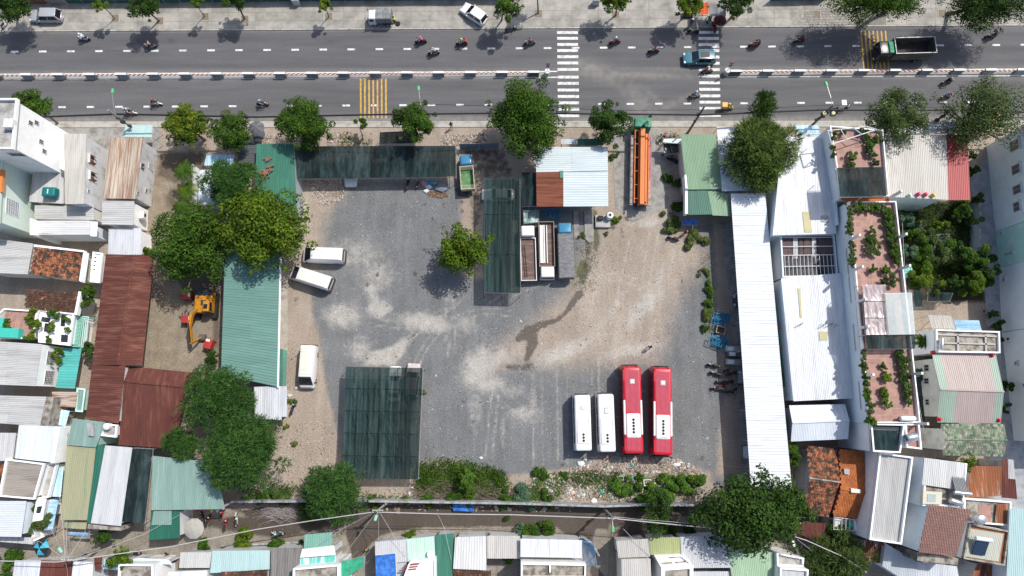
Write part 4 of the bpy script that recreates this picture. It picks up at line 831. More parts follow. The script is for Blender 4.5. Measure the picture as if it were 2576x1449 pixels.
h=house('house','large grey ribbed roof with a red end and small coloured ornaments','house',T(3,1,[(1140,-95),(1792,-95),(1815,560),(1198,528)]),6.4,GREENW,BEIGETIN_Y,pw=1.1,ll=9,inset=.35)
sheets(h,tuple(W3(T(3,1,[(1792,-95),(2005,-95),(2036,562),(1816,562)]),6.3)),RED_Y,pw=1.0,ll=10)
for x,y,c in((1420,520,(.5,.6,.5)),(1508,505,(.7,.08,.2)),(1580,508,(.65,.1,.15)),(1658,515,(.65,.5,.1))):
 p=P(*T1(3,1,x,y),6.6);t=empty('roof_ornament',(p.x,p.y,6.4),{1420:'small pale green ornament on the grey ribbed roof edge',1508:'larger pink ornament on the grey ribbed roof edge',1580:'small red ornament on the grey ribbed roof edge',1658:'small yellow ornament on the grey ribbed roof edge'}[x],'ornament');mb=MB();mb.rbox((0,0,0),(.4,.45,.4),.12,.12);mb.box((0,0,.5),(.2,.5,.2),.5);mb.build('body',paint('orn%d'%x,c),t)
awning('patchy white tarpaulin roof under the roadside trees',T(3,0,[(1130,1225),(1950,1215),(1965,1345),(1140,1348)]),[4.6]*4,tin('tarp_white',(.62,.64,.68),(.4,.4,.42),'x',lo=.48,hi=.56),cat='shed',name='lean_to')
A=[P(*q,0)for q in T(3,1,[(2190,60),(2285,860)])];hh=12.0
def facade_block(label,q,hgt,m,wd):
 f=[P(x,y,0)for x,y in q];f=f+[f[1]+Vector((14,0,0)),f[0]+Vector((14,0,0))];r=root_at('block',label,'block',f,0);w,wq=walls(r,f,hgt,0,m,0)
 parapet(r,[Vector((p.x,p.y,hgt))for p in f],hgt,.4,WHITE)
 for t,z,a,b in wd:window(r,f[0],f[1],t,z,a,b,wall=w,sill=True,pane=surf('brown_grey_pane',(.16,.14,.14),rough=.3))
 return r
facade_block('tall pale green plastered block with brown windows at the right edge',T(3,1,[(2195,20),(2285,880)]),12.0,paint('palegreen2',(.80,.90,.87),col2=(.86,.90,.91),s2=.3,lo=.45,hi=.6),[(.16,5.2,1.3,1.7),(.42,5.0,1.2,1.5),(.64,4.8,1.1,1.5),(.82,4.4,1.2,1.2),(.36,9.0,.7,.7),(.66,9.2,.7,.7)])
facade_block('mint green lower block at the right edge beside the garden',T(3,1,[(2285,884),(2318,1245)]),10.0,MINTW,[(.1,1.2,.3,.5),(.15,6,.4,.6),(.7,2.2,.2,1.6),(.5,6.5,.25,2.2)])
facade_block('pale blue grey wall block at the right edge below the mint one',T(3,1,[(2318,1248),(2350,1890)]),9.0,BLUEW,[(.2,1.0,.4,.5),(.6,5.5,.8,1.0)])
facade_block('long pale grey wall block at the lower right edge',T(3,1,[(2352,1895),(2470,2980)]),8.0,BLUEW,[(.1,5.5,2.6,.4),(.3,2.0,.4,.6),(.5,3,.4,.6)])
h=house('house','flat cream roof with concrete ribs and white parapet above the mauve roof','house',T(3,2,[(1672,415),(2312,435),(2318,655),(1680,645)]),5.8,WHITE,CONCD,'flat',ph=.35,pm=WHITE,inset=0)
RIBC=surf('rib_concrete',(.42,.40,.36),var=.12)
for q in([(1685,455),(2300,475),(2300,492),(1685,472)],[(1900,470),(1918,470),(1922,645),(1904,645)],[(2180,480),(2198,480),(2204,650),(2188,650)],[(1690,540),(2290,555),(2290,570),(1690,555)]):block(h,'roof_rib',T(3,2,q),5.8,6.02,RIBC)
htank('small steel water tank on the cream ribbed roof',T1(3,2,1745,560),5.9,1.3,.3,1.4)
gable('house','mauve brown gabled sheet roof with green edges and red ornaments','house',T(3,2,[(1645,645),(2290,655)]),T(3,2,[(1735,1020),(2372,1042)]),T(3,2,[(1700,1348),(2340,1362)]),5.4,6.4,CREAMW,MAUVE_Y,inset=.7,wins=[(3,.25,2.6,.7,.8),(3,.62,2.8,.7,1.0),(3,.85,3,.8,1.0)])
gl=[o for o in COL.objects if o.name.startswith('roof_sheet')and o.parent and o.parent.get('label','').startswith('mauve brown')];gxs=[sum(v.co.x for v in o.data.vertices)/len(o.data.vertices)for o in gl]
for o,gx_ in zip(gl,gxs):
 if gx_<min(gxs)+1.0 or gx_>max(gxs)-.5:o.data.materials[0]=MAUVEG_Y
for x,y,l in((1725,1315,'lower left'),(2320,1325,'lower right'),(2250,675,'upper right'),(1662,645,'upper left')):
 p=P(*T1(3,2,x,y),5.6);t=empty('roof_ornament',(p.x,p.y,5.35),'red ornament at the %s corner of the mauve roof'%l,'ornament');mb=MB();mb.rbox((0,0,0),(.45,.45,.35),.1,.1);mb.box((0,0,.45),(.2,.2,.25));mb.build('body',paint('red_orn',(.6,.03,.04)),t)
gable('house','mossy green tile gabled roof below the mauve roof','house',T(3,3,[(1720,-85),(2372,-80)]),T(3,3,[(1778,72),(2402,78)]),T(3,3,[(1742,228),(2372,240)]),5.6,6.3,CREAMW,MOSST,'tile',inset=.6,cap=MOSST)
awning('ribbed grey sheet roof beside the blue striped one in the garden',T(3,2,[(1610,268),(1840,275),(1885,408),(1650,402)]),[4.4,4.4,4.2,4.2],BEIGETIN_Y,rib=.35);awning('blue and white striped sheet roof in the garden',T(3,2,[(1868,322),(2122,322),(2150,425),(1900,420)]),[4.2]*4,BLUESTR,rib=.35,pw=.35)
gable('house','old mottled orange tile gabled roof under the big roadside tree','house',T(3,3,[(385,135),(692,165)]),T(3,3,[(412,458),(722,502)]),T(3,3,[(330,808),(608,850)]),3.9,5.2,GREYW,TERRA,'tile',inset=.5,cap=CONCD)
h=gable('house','bright orange tile gabled roof with a chimney cap','house',T(3,3,[(706,168),(962,192)]),T(3,3,[(726,570),(1004,612)]),T(3,3,[(640,832),(932,872)]),4.3,5.4,paint('maroon_wall',(.22,.05,.06)),TERRAN,'tile',inset=.2,cap=TERRAN)
block(h,'roof_vent',T(3,3,[(765,365),(820,370),(820,425),(770,420)]),4.6,5.3,GREYW);block(h,'ridge_vent',T(3,3,[(835,560),(935,575),(935,612),(838,605)]),5.2,5.7,CREAMW)
h=house('house','long grey sheet roof inside white parapets beside the orange roof','house',T(3,3,[(1105,200),(1440,245),(1325,1120),(1000,1072)]),7.2,WHITE,tin('grey_long',(.40,.40,.39),(.33,.33,.33),'y',rough=.8),'flat',ph=.45,pm=WHITE,inset=0)
sheets(h,tuple(W3(T(3,3,[(1118,225),(1425,262),(1312,1105),(1016,1060)]),7.05+.15)),MATS['grey_long'],'v',.9,ll=12)
h=house('house','tall pale blue walled house with the glazed brown tile roof','house',T(3,3,[(1608,722),(2035,772),(1890,1250),(1502,1202)]),8.6,BLUEW,BROWNT,'tile',inset=.1,zs=[8.9,8.4,8.4,8.9])
h=house('house','grey sheet roof part with cream terrace and solar heater','house',T(3,3,[(1570,255),(1985,310),(1945,742),(1538,735)]),8.3,BLUEW,CONCD,'flat',ph=.35,pm=WHITE,inset=0)
sheets(h,tuple(W3(T(3,3,[(1572,256),(1986,312),(1952,582),(1548,525)]),8.75)),tin('lightgrey_y',(.54,.54,.53),(.46,.46,.45),'y'),'v',.95)
block(h,'grille_roof',T(3,3,[(1560,590),(1750,600),(1745,725),(1555,720)]),8.3,8.9,paint('cream_roof',(.56,.53,.42)));block(h,'skylight',T(3,3,[(1605,618),(1690,625),(1690,700),(1602,695)]),8.9,8.96,CLEAR)
def solar(label,q,z,rot,blue=True):
 p=P(*q,z);t=empty('solar_heater',(p.x,p.y,z),label,'solar heater',rot)
 mb=MB();mb.lathe((-.95,0,1.0),[(.05,0),(.24,.02),(.24,1.88),(.05,1.9)],12,'x');mb.build('tank',STEEL if not blue else FRAMEW,t,True)
 mb=MB();mb.add([(-.75,.15,.9),(.75,.15,.9),(.75,1.9,.15),(-.75,1.9,.15)],[(0,1,2,3)]);mb.add([(-.75,.15,.84),(.75,.15,.84),(.75,1.9,.09),(-.75,1.9,.09)],[(3,2,1,0)]);pn=mb.build('collector',surf('collector_blue',(.05,.09,.15),rough=.25,var=.1)if blue else surf('collector_grey',(.22,.23,.24),rough=.3,var=.1),t)
 for i in range(9):x=-.68+i*.17;mb=MB();mb.tube((x,.16,.93),(x,1.88,.19),.028,n=5);mb.build('collector_tube',MATS['collector_blue' if blue else 'collector_grey'],pn)
 mb=MB();[mb.tube((x,0,0),(x,0,.9),.025,n=4)for x in(-.8,.8)];mb.build('stand',GALV,t);return t
solar('grey tube solar heater with steel tank on the grey sheet roof',T1(3,3,1900,600),8.5,-.1,False);solar('dark blue panel solar heater with white tank on the rust edged roof',T1(3,3,2110,1058),6.4,3.0,True)
htank('steel tank with a blue end lying beside the grey tube solar heater',T1(3,3,1890,700),8.3,1.4,.36,-.3)
block(h,'front_parapet',T(3,3,[(1502,1206),(1915,1268),(1910,1335),(1502,1292)]),0,7.6,CONCD)
house('lean_to','grey sheet roof sweeping along the lower right lane','shed',T(3,3,[(1180,1115),(1500,1300),(1480,1560),(1150,1345)]),4.6,BLUEW,tin('bluegrey_y',(.42,.45,.48),(.36,.39,.42),'y'))
house('lean_to','pale grey sheet roof below the brown tile house','shed',T(3,3,[(1500,1300),(1900,1345),(1945,1600),(1480,1580)]),4.4,BLUEW,SILVER_Y)
house('shed','rust orange sheet roof pair beside the grey tube solar heater','shed',T(3,3,[(2030,335),(2350,342),(2340,640),(1985,655)]),5.0,STAINW,RUSTOR_Y,pw=.75,ll=5)
house('shed','patched white and rust sheet roof near the right edge','shed',T(3,3,[(2352,262),(2470,275),(2505,670),(2345,655)]),4.6,STAINW,[RUSTWH_Y,RUST_Y,GREYTIN_Y],pw=.7,ll=3)
h=house('house','white walled courtyard with terracotta floor and hanging clothes','house',T(3,3,[(1950,655),(2425,692),(2412,935),(1945,900)]),5.6,WHITE,CONCD,'flat',ph=.4,pm=WHITE,inset=0);block(h,'terracotta_floor',T(3,3,[(2115,730),(2245,738),(2240,900),(2110,890)]),5.6,5.63,TILEF);sheets(h,tuple(W3(T(3,3,[(2300,715),(2420,715),(2400,935),(2280,910)]),5.9)),[RUSTOR_Y,DGREEN_Y],'v',.9)
p=P(*T1(3,3,2128,872),7.0);t=empty('water_tank',(p.x,p.y,5.6),'round steel water tank on a stand above the terracotta courtyard','tank');mb=MB();mb.lathe((0,0,.9),[(.1,0),(.5,.06),(.62,.3),(.62,.75),(.5,1.0),(.15,1.08)],16);mb.build('tank',STEEL,t,True)
for a in range(4):mb=MB();mb.tube((.45*math.cos(a*1.57),.45*math.sin(a*1.57),0),(.4*math.cos(a*1.57),.4*math.sin(a*1.57),.95),.03,n=4);mb.build('leg',GALV,t)
h=house('house','sheet roof with rust red border and stained parapets','house',T(3,3,[(2008,915),(2412,985),(2362,1335),(1948,1265)]),6.2,WHITE,RUSTOR_Y,'flat',ph=.35,pm=CONCD,inset=0);sheets(h,tuple(W3(T(3,3,[(2030,965),(2370,1020),(2320,1300),(1975,1245)]),6.32)),tin('greygreen_y',(.44,.45,.38),(.36,.36,.32),'y'),'v',.8)
house('house','pale cyan sheet roof in the lower right corner','house',T(3,3,[(2432,765),(2760,775),(2740,1560),(2395,1540)]),6.6,BLUEW,PCYAN_Y,pw=1.2,ll=9)
house('shed','rust brown sheet roof at the bottom edge beside the cyan roof','shed',T(3,3,[(2110,1310),(2310,1345),(2280,1560),(1990,1560)]),3.8,STAINW,[RUSTOR_Y,RUST_Y],pw=.8)
house('shed','dark rust striped sheet roof beside the wire bundle','shed',T(3,3,[(272,900),(588,912),(545,1112),(232,992)]),3.2,STAINW,[RUSTWH_Y,RUST_Y,RUST_Y],pw=.8)
house('shed','peeling white and rust sheet roof in the lower right lane','shed',T(3,3,[(952,1082),(1182,1108),(1162,1320),(915,1288)]),3.4,STAINW,RUSTWH_Y,pw=.7)
h=house('balcony','white railed balcony with green and white laundry','balcony',T(3,3,[(668,862),(988,905),(985,1012),(660,982)]),3.6,STAINW,surf('white_slat',(.6,.6,.58),var=.1),'flat',ph=.08,inset=.05)
c=W3(T(3,3,[(665,850),(985,895),(985,1000),(660,975)]),4.6)
for i in range(9):mb=MB(h.location);mb.tube(bil(c,i/8,0),bil(c,i/8,1),.03,n=4);mb.build('rail',FRAMEW,h)
for v in(0,1):mb=MB(h.location);mb.tube(bil(c,0,v),bil(c,1,v),.035,n=4);mb.build('rail',FRAMEW,h)
for q,m in(([(815,905),(858,910),(855,955),(818,950)],paint('green_cloth',(.02,.4,.26))),([(862,885),(885,890),(905,985),(870,985)],paint('white_cloth',(.7,.7,.72)))):
 p=W3(T(3,3,q),4.5);mb=MB(h.location);mb.add(p+[x-Vector((0,.05,.6))for x in p],[(0,1,2,3),(4,5,1,0),(7,6,5,4),(3,2,6,7),(1,5,6,2),(4,0,3,7)]);mb.build('laundry',m,h)
 # ------ houses along the bottom edge
def brow(label,c,q,z,roof,wall=STAINW,**k):return house(k.pop('name','house'),label,k.pop('cat','house'),T(c,3,q),z,wall,roof,**k)
brow('pale grey sheet roof at the bottom left under the wires',0,[(150,1285),(412,1290),(380,1580),(110,1580)],3.6,SILVER_Y)
brow('dark red rusted roof under the bundle of wires',0,[(415,1285),(735,1290),(700,1580),(385,1580)],3.6,RUST_Y,pw=.9)
brow('white grey sheet roof right of the dark red rusted roof',0,[(738,1297),(940,1302),(925,1580),(705,1580)],3.7,WHITETIN_Y)
brow('tiny rust brown sheet strip behind the yellow green tree',0,[(945,1262),(1030,1252),(1010,1385),(955,1390)],3.2,RUST_Y,name='shed',cat='shed')
brow('small light blue sheet roof behind the yellow green tree',0,[(1050,1275),(1200,1290),(1180,1385),(1030,1372)],3.3,LBLUE_Y)
brow('weathered white parapet roof with a moulded front',0,[(1210,1318),(1555,1322),(1555,1590),(1195,1590)],5.0,CONCD,WHITE,kind='flat',ph=.4,inset=0)
brow('low pale blue white entrance roof beside the weathered parapet',0,[(1330,1258),(1700,1280),(1740,1330),(1300,1312)],3.2,tin('ice_x',(.55,.62,.66),(.46,.52,.56),'x'),kind='sheet',along='u')
brow('grey ribbed roof left of the pale cyan roof at the bottom',0,[(1815,1205),(2130,1205),(2108,1362),(1800,1362)],3.8,tin('grey_b',(.50,.50,.49),(.42,.42,.41),'y'))
h=brow('broad pale cyan sheet roof along the bottom edge',0,[(2135,1190),(2714,1185),(2712,1375),(2110,1415)],4.2,PCYAN_Y,pw=1.1)
brow('white sheet roof cut by the bottom edge below the grey ribbed roof',0,[(1690,1402),(2085,1385),(2080,1590),(1675,1590)],4.6,WHITETIN_Y)
brow('dark brown tile roof cut by the bottom edge',0,[(2225,1400),(2690,1385),(2690,1590),(2200,1590)],4.4,TERRAD,kind='tile')
brow('dark grey corrugated fibre roof at the bottom edge',1,[(155,1162),(475,1157),(430,1580),(140,1580)],4.2,DARKFIBRO,rib=.3)
awning('mint green sheet awning over the alley',T(1,3,[(490,1027),(768,1002),(768,1142),(482,1168)]),[3.4]*4,TEAL_Y,rib=.3)
brow('white sheet roof between the mint awning and turquoise stripes',1,[(462,1172),(785,1135),(802,1232),(440,1262)],4.6,WHITETIN_Y,kind='sheet')
brow('turquoise striped sheet roof above the stained white parapet',1,[(440,1268),(802,1238),(802,1322),(440,1352)],4.4,tin('turq_str',(.10,.48,.42),(.62,.72,.72),'y',lo=.46,hi=.54),rib=.3)
brow('stained concrete roof with white parapet at the bottom edge',1,[(382,1362),(838,1322),(845,1590),(375,1590)],6.0,CONCD,WHITE,kind='flat',ph=.4,inset=0)
net('bright green construction netting over a gap in the bottom row',T(1,3,[(840,1300),(1088,1250),(1085,1345),(735,1560)]),[5.2,4.8,4.8,5.4],NETG,3,2,nu=20,nv=16,rnd=31)
brow('grey sheet roof half covered by the blue tarpaulin',1,[(1197,1100),(1508,1076),(1522,1300),(1200,1330)],3.9,tin('grey_c',(.50,.51,.52),(.44,.44,.45),'y'));brow('grey lower sheet roof beside the blue tarpaulin',1,[(1200,1335),(1520,1305),(1420,1590),(1210,1590)],3.7,MATS['grey_c'])
net('blue tarpaulin with a white seam spread over a roof',T(1,3,[(1200,1237),(1400,1216),(1416,1590),(1212,1590)]),[4.2]*4,surf('blue_tarp',(.03,.13,.44),(.05,.19,.55),s2=2,var=.2,rough=.5),2,2,name='tarpaulin',cat='tarpaulin',posts=False,zb=3.9,nu=16,nv=24,wr=.05,sag=.05,frame=FRAMEW,rnd=33)
h=brow('pale green sheet roof with a satellite dish',1,[(1512,1072),(1792,1043),(1802,1250),(1525,1300)],4.0,tin('mint_b',(.44,.62,.52),(.5,.66,.57),'y'))
p=P(*T1(1,3,1762,1225),4.6);mb=MB(h.location);mb.lathe((p.x,p.y,4.5),[(.02,.02),(.3,.08),(.48,.22),(.47,.24),(.28,.12),(.02,.07)],14);mb.build('satellite_dish',FRAMEW,h,True)
brow('dark green sheet roof strip right of the satellite dish',1,[(1797,1032),(1992,1012),(1972,1590),(1815,1590)],3.9,GREEN_Y,ll=9)
h=brow('white stepped stair block with maroon treads',1,[(1545,1300),(1805,1262),(1810,1590),(1430,1590)],5.2,WHITE,WHITE,kind='flat',ph=.3,inset=0)
for i in range(4):block(h,'tread',T(1,3,[(1540-i*26,1305+i*26),(1660-i*15,1290+i*26),(1652-i*15,1302+i*26),(1532-i*26,1318+i*26)]),5.2,5.3+.05,paint('maroon_tread',(.26,.06,.07)))
brow('large ribbed grey white roof in the middle of the bottom row',1,[(2002,1052),(2316,1042),(2316,1385),(1982,1372)],4.4,tin('ribwhite',(.58,.58,.57),(.48,.48,.47),'y'),rib=.32)
brow('dark mottled tile roof at the bottom edge under the ribbed roof',1,[(1975,1380),(2365,1390),(2360,1590),(1965,1590)],4.0,TERRAD,kind='tile')
brow('beige grey ribbed roof beside the large white roof',1,[(2322,1038),(2655,1042),(2655,1268),(2325,1268)],3.9,tin('beigegrey',(.50,.48,.45),(.42,.40,.38),'y'))
brow('large bright white roof left of the side alley',2,[(85,1067),(705,1082),(705,1262),(85,1252)],4.8,WHITETIN_Y)
h=brow('stained concrete gutter roofs with white rims left of the side alley',2,[(90,1308),(742,1318),(738,1590),(90,1590)],5.6,CONCD,WHITE,kind='flat',ph=.35,pm=WHITE,inset=0);block(h,'divider',T(2,3,[(375,1315),(390,1315),(388,1408),(375,1408)]),5.6,5.9,WHITE);sheets(h,tuple(W3(T(2,3,[(95,1440),(735,1440),(735,1585),(95,1585)]),6.0)),tin('ice_y',(.55,.62,.68),(.5,.56,.62),'y'))
slats('blue metal lattice terrace at the alley corner',T(2,3,[(712,1092),(820,1120),(850,1340),(722,1335)]),[4.4]*4,paint('blue_lattice',(.10,.22,.38)),9,'v',name='lattice',cat='lattice',th=.03)
h=brow('grey beige roof at the right corner of the side alley',2,[(1048,1092),(1368,1067),(1388,1250),(1070,1262)],4.2,tin('beigegrey2',(.47,.45,.42),(.39,.37,.35),'y'),CREAMW)
brow('lower grey beige roof with a moulded parapet right of the side alley',2,[(1100,1275),(1392,1268),(1405,1590),(1108,1590)],4.5,MATS['beigegrey2'],CREAMW,inset=.05)
brow('yellow green sheet roof beside white stair boxes',2,[(1374,1062),(1690,1052),(1696,1226),(1390,1232)],4.1,YGREEN_Y)
brow('wide pale grey sheet roof under the big alley tree',2,[(1692,1050),(2112,1042),(2205,1360),(1712,1365)],4.2,tin('palegrey_z',(.50,.51,.53),(.44,.45,.47),'y'))
brow('grey lower roof below the wide pale grey one',2,[(1820,1400),(2215,1395),(2225,1590),(1830,1590)],3.8,MATS['palegrey_z'])
h=brow('white stepped planter boxes rising over a stained roof',2,[(1430,1235),(1700,1225),(1812,1322),(1490,1345)],4.6,WHITE,WHITE,kind='flat',ph=.35,inset=0)
for q in([(1575,1245),(1690,1240),(1690,1258),(1580,1265)],[(1640,1300),(1745,1290),(1745,1308),(1645,1318)],[(1470,1310),(1610,1298),(1610,1322),(1470,1328)]):block(h,'opening',T(2,3,q),4.6,4.64,CONCD)
brow('stained flat roof in a thick white rim',2,[(1495,1348),(1815,1325),(1812,1590),(1495,1590)],5.2,CONCD,WHITE,kind='flat',ph=.4,inset=0,wt=.4)
brow('light green sheet roof at the bottom edge under the tree',2,[(2165,1152),(2640,1205),(2660,1590),(2230,1590)],4.2,LGREEN_Y,pw=1.0,ll=9)
h=brow('white rendered house front with a roof recess at the bottom edge',3,[(75,1205),(350,1255),(345,1345),(80,1335)],4.6,CONCR,WHITE,kind='flat',ph=.4,inset=0)
brow('white rimmed grey roof at the bottom edge beside the wire bundle',3,[(110,1352),(395,1372),(380,1590),(100,1590)],5.6,tin('grey_rim',(.46,.46,.47),(.4,.4,.4),'y'),WHITE,kind='flat',ph=.4,inset=0)
# ------ vehicles
TYRE=surf('tyre_rubber',(0.022,0.022,0.023),var=.15,rough=.9)
RIM=surf('wheel_rim',(0.35,0.35,0.36),metal=.7,rough=.4,var=.1)
CGLASS=surf('car_glass',(0.012,0.014,0.017),var=0,rough=.06,spec=.8)
BLACKP=surf('black_plastic',(0.02,0.02,0.022),var=.1,rough=.6)
LAMPW=surf('headlight_glass',(0.6,0.62,0.63),var=0,rough=.15)
LAMPR=surf('tail_light_red',(0.35,0.012,0.012),var=0,rough=.2)
CHASSIS=surf('chassis_metal',(0.035,0.033,0.032),var=.2,rough=.8)
def carpaint(k,c,r=.28):return surf('paint_'+k,c,var=.03,sv=.6,rough=r,coat=.4)
def pose(rear,front,z):
 a=P(*rear,z);b=P(*front,z);d=b-a;c=(a+b)/2;return Vector((c.x,c.y,0)),math.atan2(d.y,d.x),d.length
def wheel(root,x,y,r,w,side,name='wheel'):
 mb=MB();s=side;prof=[(r*.62,0),(r*.95,0),(r,w*.2),(r,w*.8),(r*.95,w),(r*.62,w)]
 mb.lathe((x,y-w/2,r),prof,14,'y');o=mb.build(name,TYRE,root,True)
 mb=MB();mb.lathe((x,y-w/2-.005+(w+.01)*(side>0),r),[(r*.63,-.012),(r*.6,.012)],12,'y');mb.build('rim',RIM,o)
 return o
def frustum_cab(root,x0,x1,w0,w1,z0,z1,fs,rs,m,roofm=None):
 """greenhouse: base from x0 (rear) to x1 (front) at z0, top inset by fs at the front and rs at the rear; glass panels proud of it"""
 b=[(x0,-w0),(x1,-w0),(x1,w0),(x0,w0)];t=[(x0+rs,-w1),(x1-fs,-w1),(x1-fs,w1),(x0+rs,w1)]
 mb=MB();mb.add([(x,y,z0)for x,y in b]+[(x,y,z1)for x,y in t],[(3,2,1,0),(4,5,6,7),(0,1,5,4),(1,2,6,5),(2,3,7,6),(3,0,4,7)]);mb.build('cabin',m,root)
 L=x1-fs-x0-rs;mb=MB();mb.rbox(((x0+rs+x1-fs)/2,0,z1-.03),(L+.1,w1*2+.06,.09),.18,.07);mb.build('roof',roofm or m,root,True)
 B=[Vector((x,y,z0))for x,y in b];Tt=[Vector((x,y,z1))for x,y in t]
 def pane(name,i,j,m0,m1,lo=.06,hi=.93,d=.012):
  c=(B[i],B[j],Tt[j],Tt[i]);n=(B[j]-B[i]).cross(Tt[i]-B[i]).normalized();ctr=Vector(((x0+x1)/2,0,(z0+z1)/2))
  if n.dot((B[i]+B[j])/2-ctr)<0:n=-n
  q=[bil(c,m0,lo),bil(c,m1,lo),bil(c,m1,hi),bil(c,m0,hi)]
  mb=MB();mb.add([p+n*d for p in q]+[p-n*.01 for p in q],[(0,1,2,3),(0,4,5,1),(1,5,6,2),(2,6,7,3),(3,7,4,0)]);o=mb.build(name,CGLASS,root)
  return o
 pane('windscreen',1,2,.05,.95);pane('rear_window',3,0,.08,.92)
 for i,j in((0,1),(2,3)):
  for a,c_ in((.08,.48),(.52,.92))if i==0 else((.08,.48),(.52,.92)):pane('side_window',i,j,a,c_,.1,.88)
def car(label,rear,front,col,kind='suv',zref=1.0,L=None,roofm=None,sunroof=False,rails=False):
 loc,ang,l0=pose(rear,front,zref);L=L or l0;r=empty('car',loc,label,'car',ang)
 W=1.84 if kind in('suv','mpv')else 1.72;H={'suv':1.68,'mpv':1.75,'hatch':1.5,'sedan':1.45}[kind];zb=.98 if kind in('suv','mpv')else .88;hw=W/2
 st=[(-.5,.80,.45,zb-.12),(-.47,.94,.3,zb-.02),(-.38,1,.24,zb),(0,1,.22,zb+.0),(.2,1,.22,zb+.0),(.33,.98,.24,zb-.06),(.43,.93,.28,zb-.17),(.485,.82,.34,zb-.28),(.5,.7,.42,zb-.36)]
 rs=[]
 for fx,fw,z0,z1 in st:
  w=hw*fw;x=fx*L;rs.append([(x,-w*.9,z0),(x,-w,z0+(z1-z0)*.45),(x,-w*.97,z1-.1),(x,-w*.86,z1),(x,0,z1+.035),(x,w*.86,z1),(x,w*.97,z1-.1),(x,w,z0+(z1-z0)*.45),(x,w*.9,z0)])
 mb=MB();mb.rings(rs);body=mb.build('body',col,r,True)
 if kind=='sedan':x0,x1,fs,rr_=-.40*L,.22*L,.75,.62
 elif kind=='hatch':x0,x1,fs,rr_=-.475*L,.24*L,.78,.42
 else:x0,x1,fs,rr_=-.485*L,.25*L,.85,.34
 frustum_cab(r,x0,x1,hw*.90,hw*.72,zb-.03,H-.05,fs,rr_,col,roofm)
 for sx in(-.31,.31):
  for sy in(-1,1):wheel(r,sx*L,sy*(hw-.12),.33,.2,sy)
 for sy in(-1,1):
  mb=MB();mb.rbox((.455*L,sy*hw*.66,zb-.32),(.3,.36,.14),.06,.05);mb.build('headlight',LAMPW,r,True)
  mb=MB();mb.rbox((-.478*L,sy*hw*.74,zb-.22),(.16,.3,.22),.05,.05);mb.build('tail_light',LAMPR,r,True)
  mb=MB();mb.rbox((.13*L,sy*(hw+.06),zb+.02),(.16,.2,.13),.05,.04);mb.build('mirror',col,r,True)
  mb=MB();mb.box((.0,sy*(hw+.005),zb-.2),(.18,.02,.03));mb.build('door_handle',RIM,body)
 mb=MB();mb.box((-.52*L+.08,0,.5),(.04,.5,.12));mb.build('number_plate',FRAMEW,r)
 if sunroof:mb=MB();mb.rbox((-.12*L,0,H+.0),(1.3,.85,.025),.08,.01);mb.build('sunroof',CGLASS,r)
 if rails:
  for sy in(-1,1):mb=MB();mb.tube((-.38*L,sy*hw*.7,H+.05),(.08*L,sy*hw*.7,H+.05),.02,n=5);mb.build('roof_rail',RIM,r)
 return r
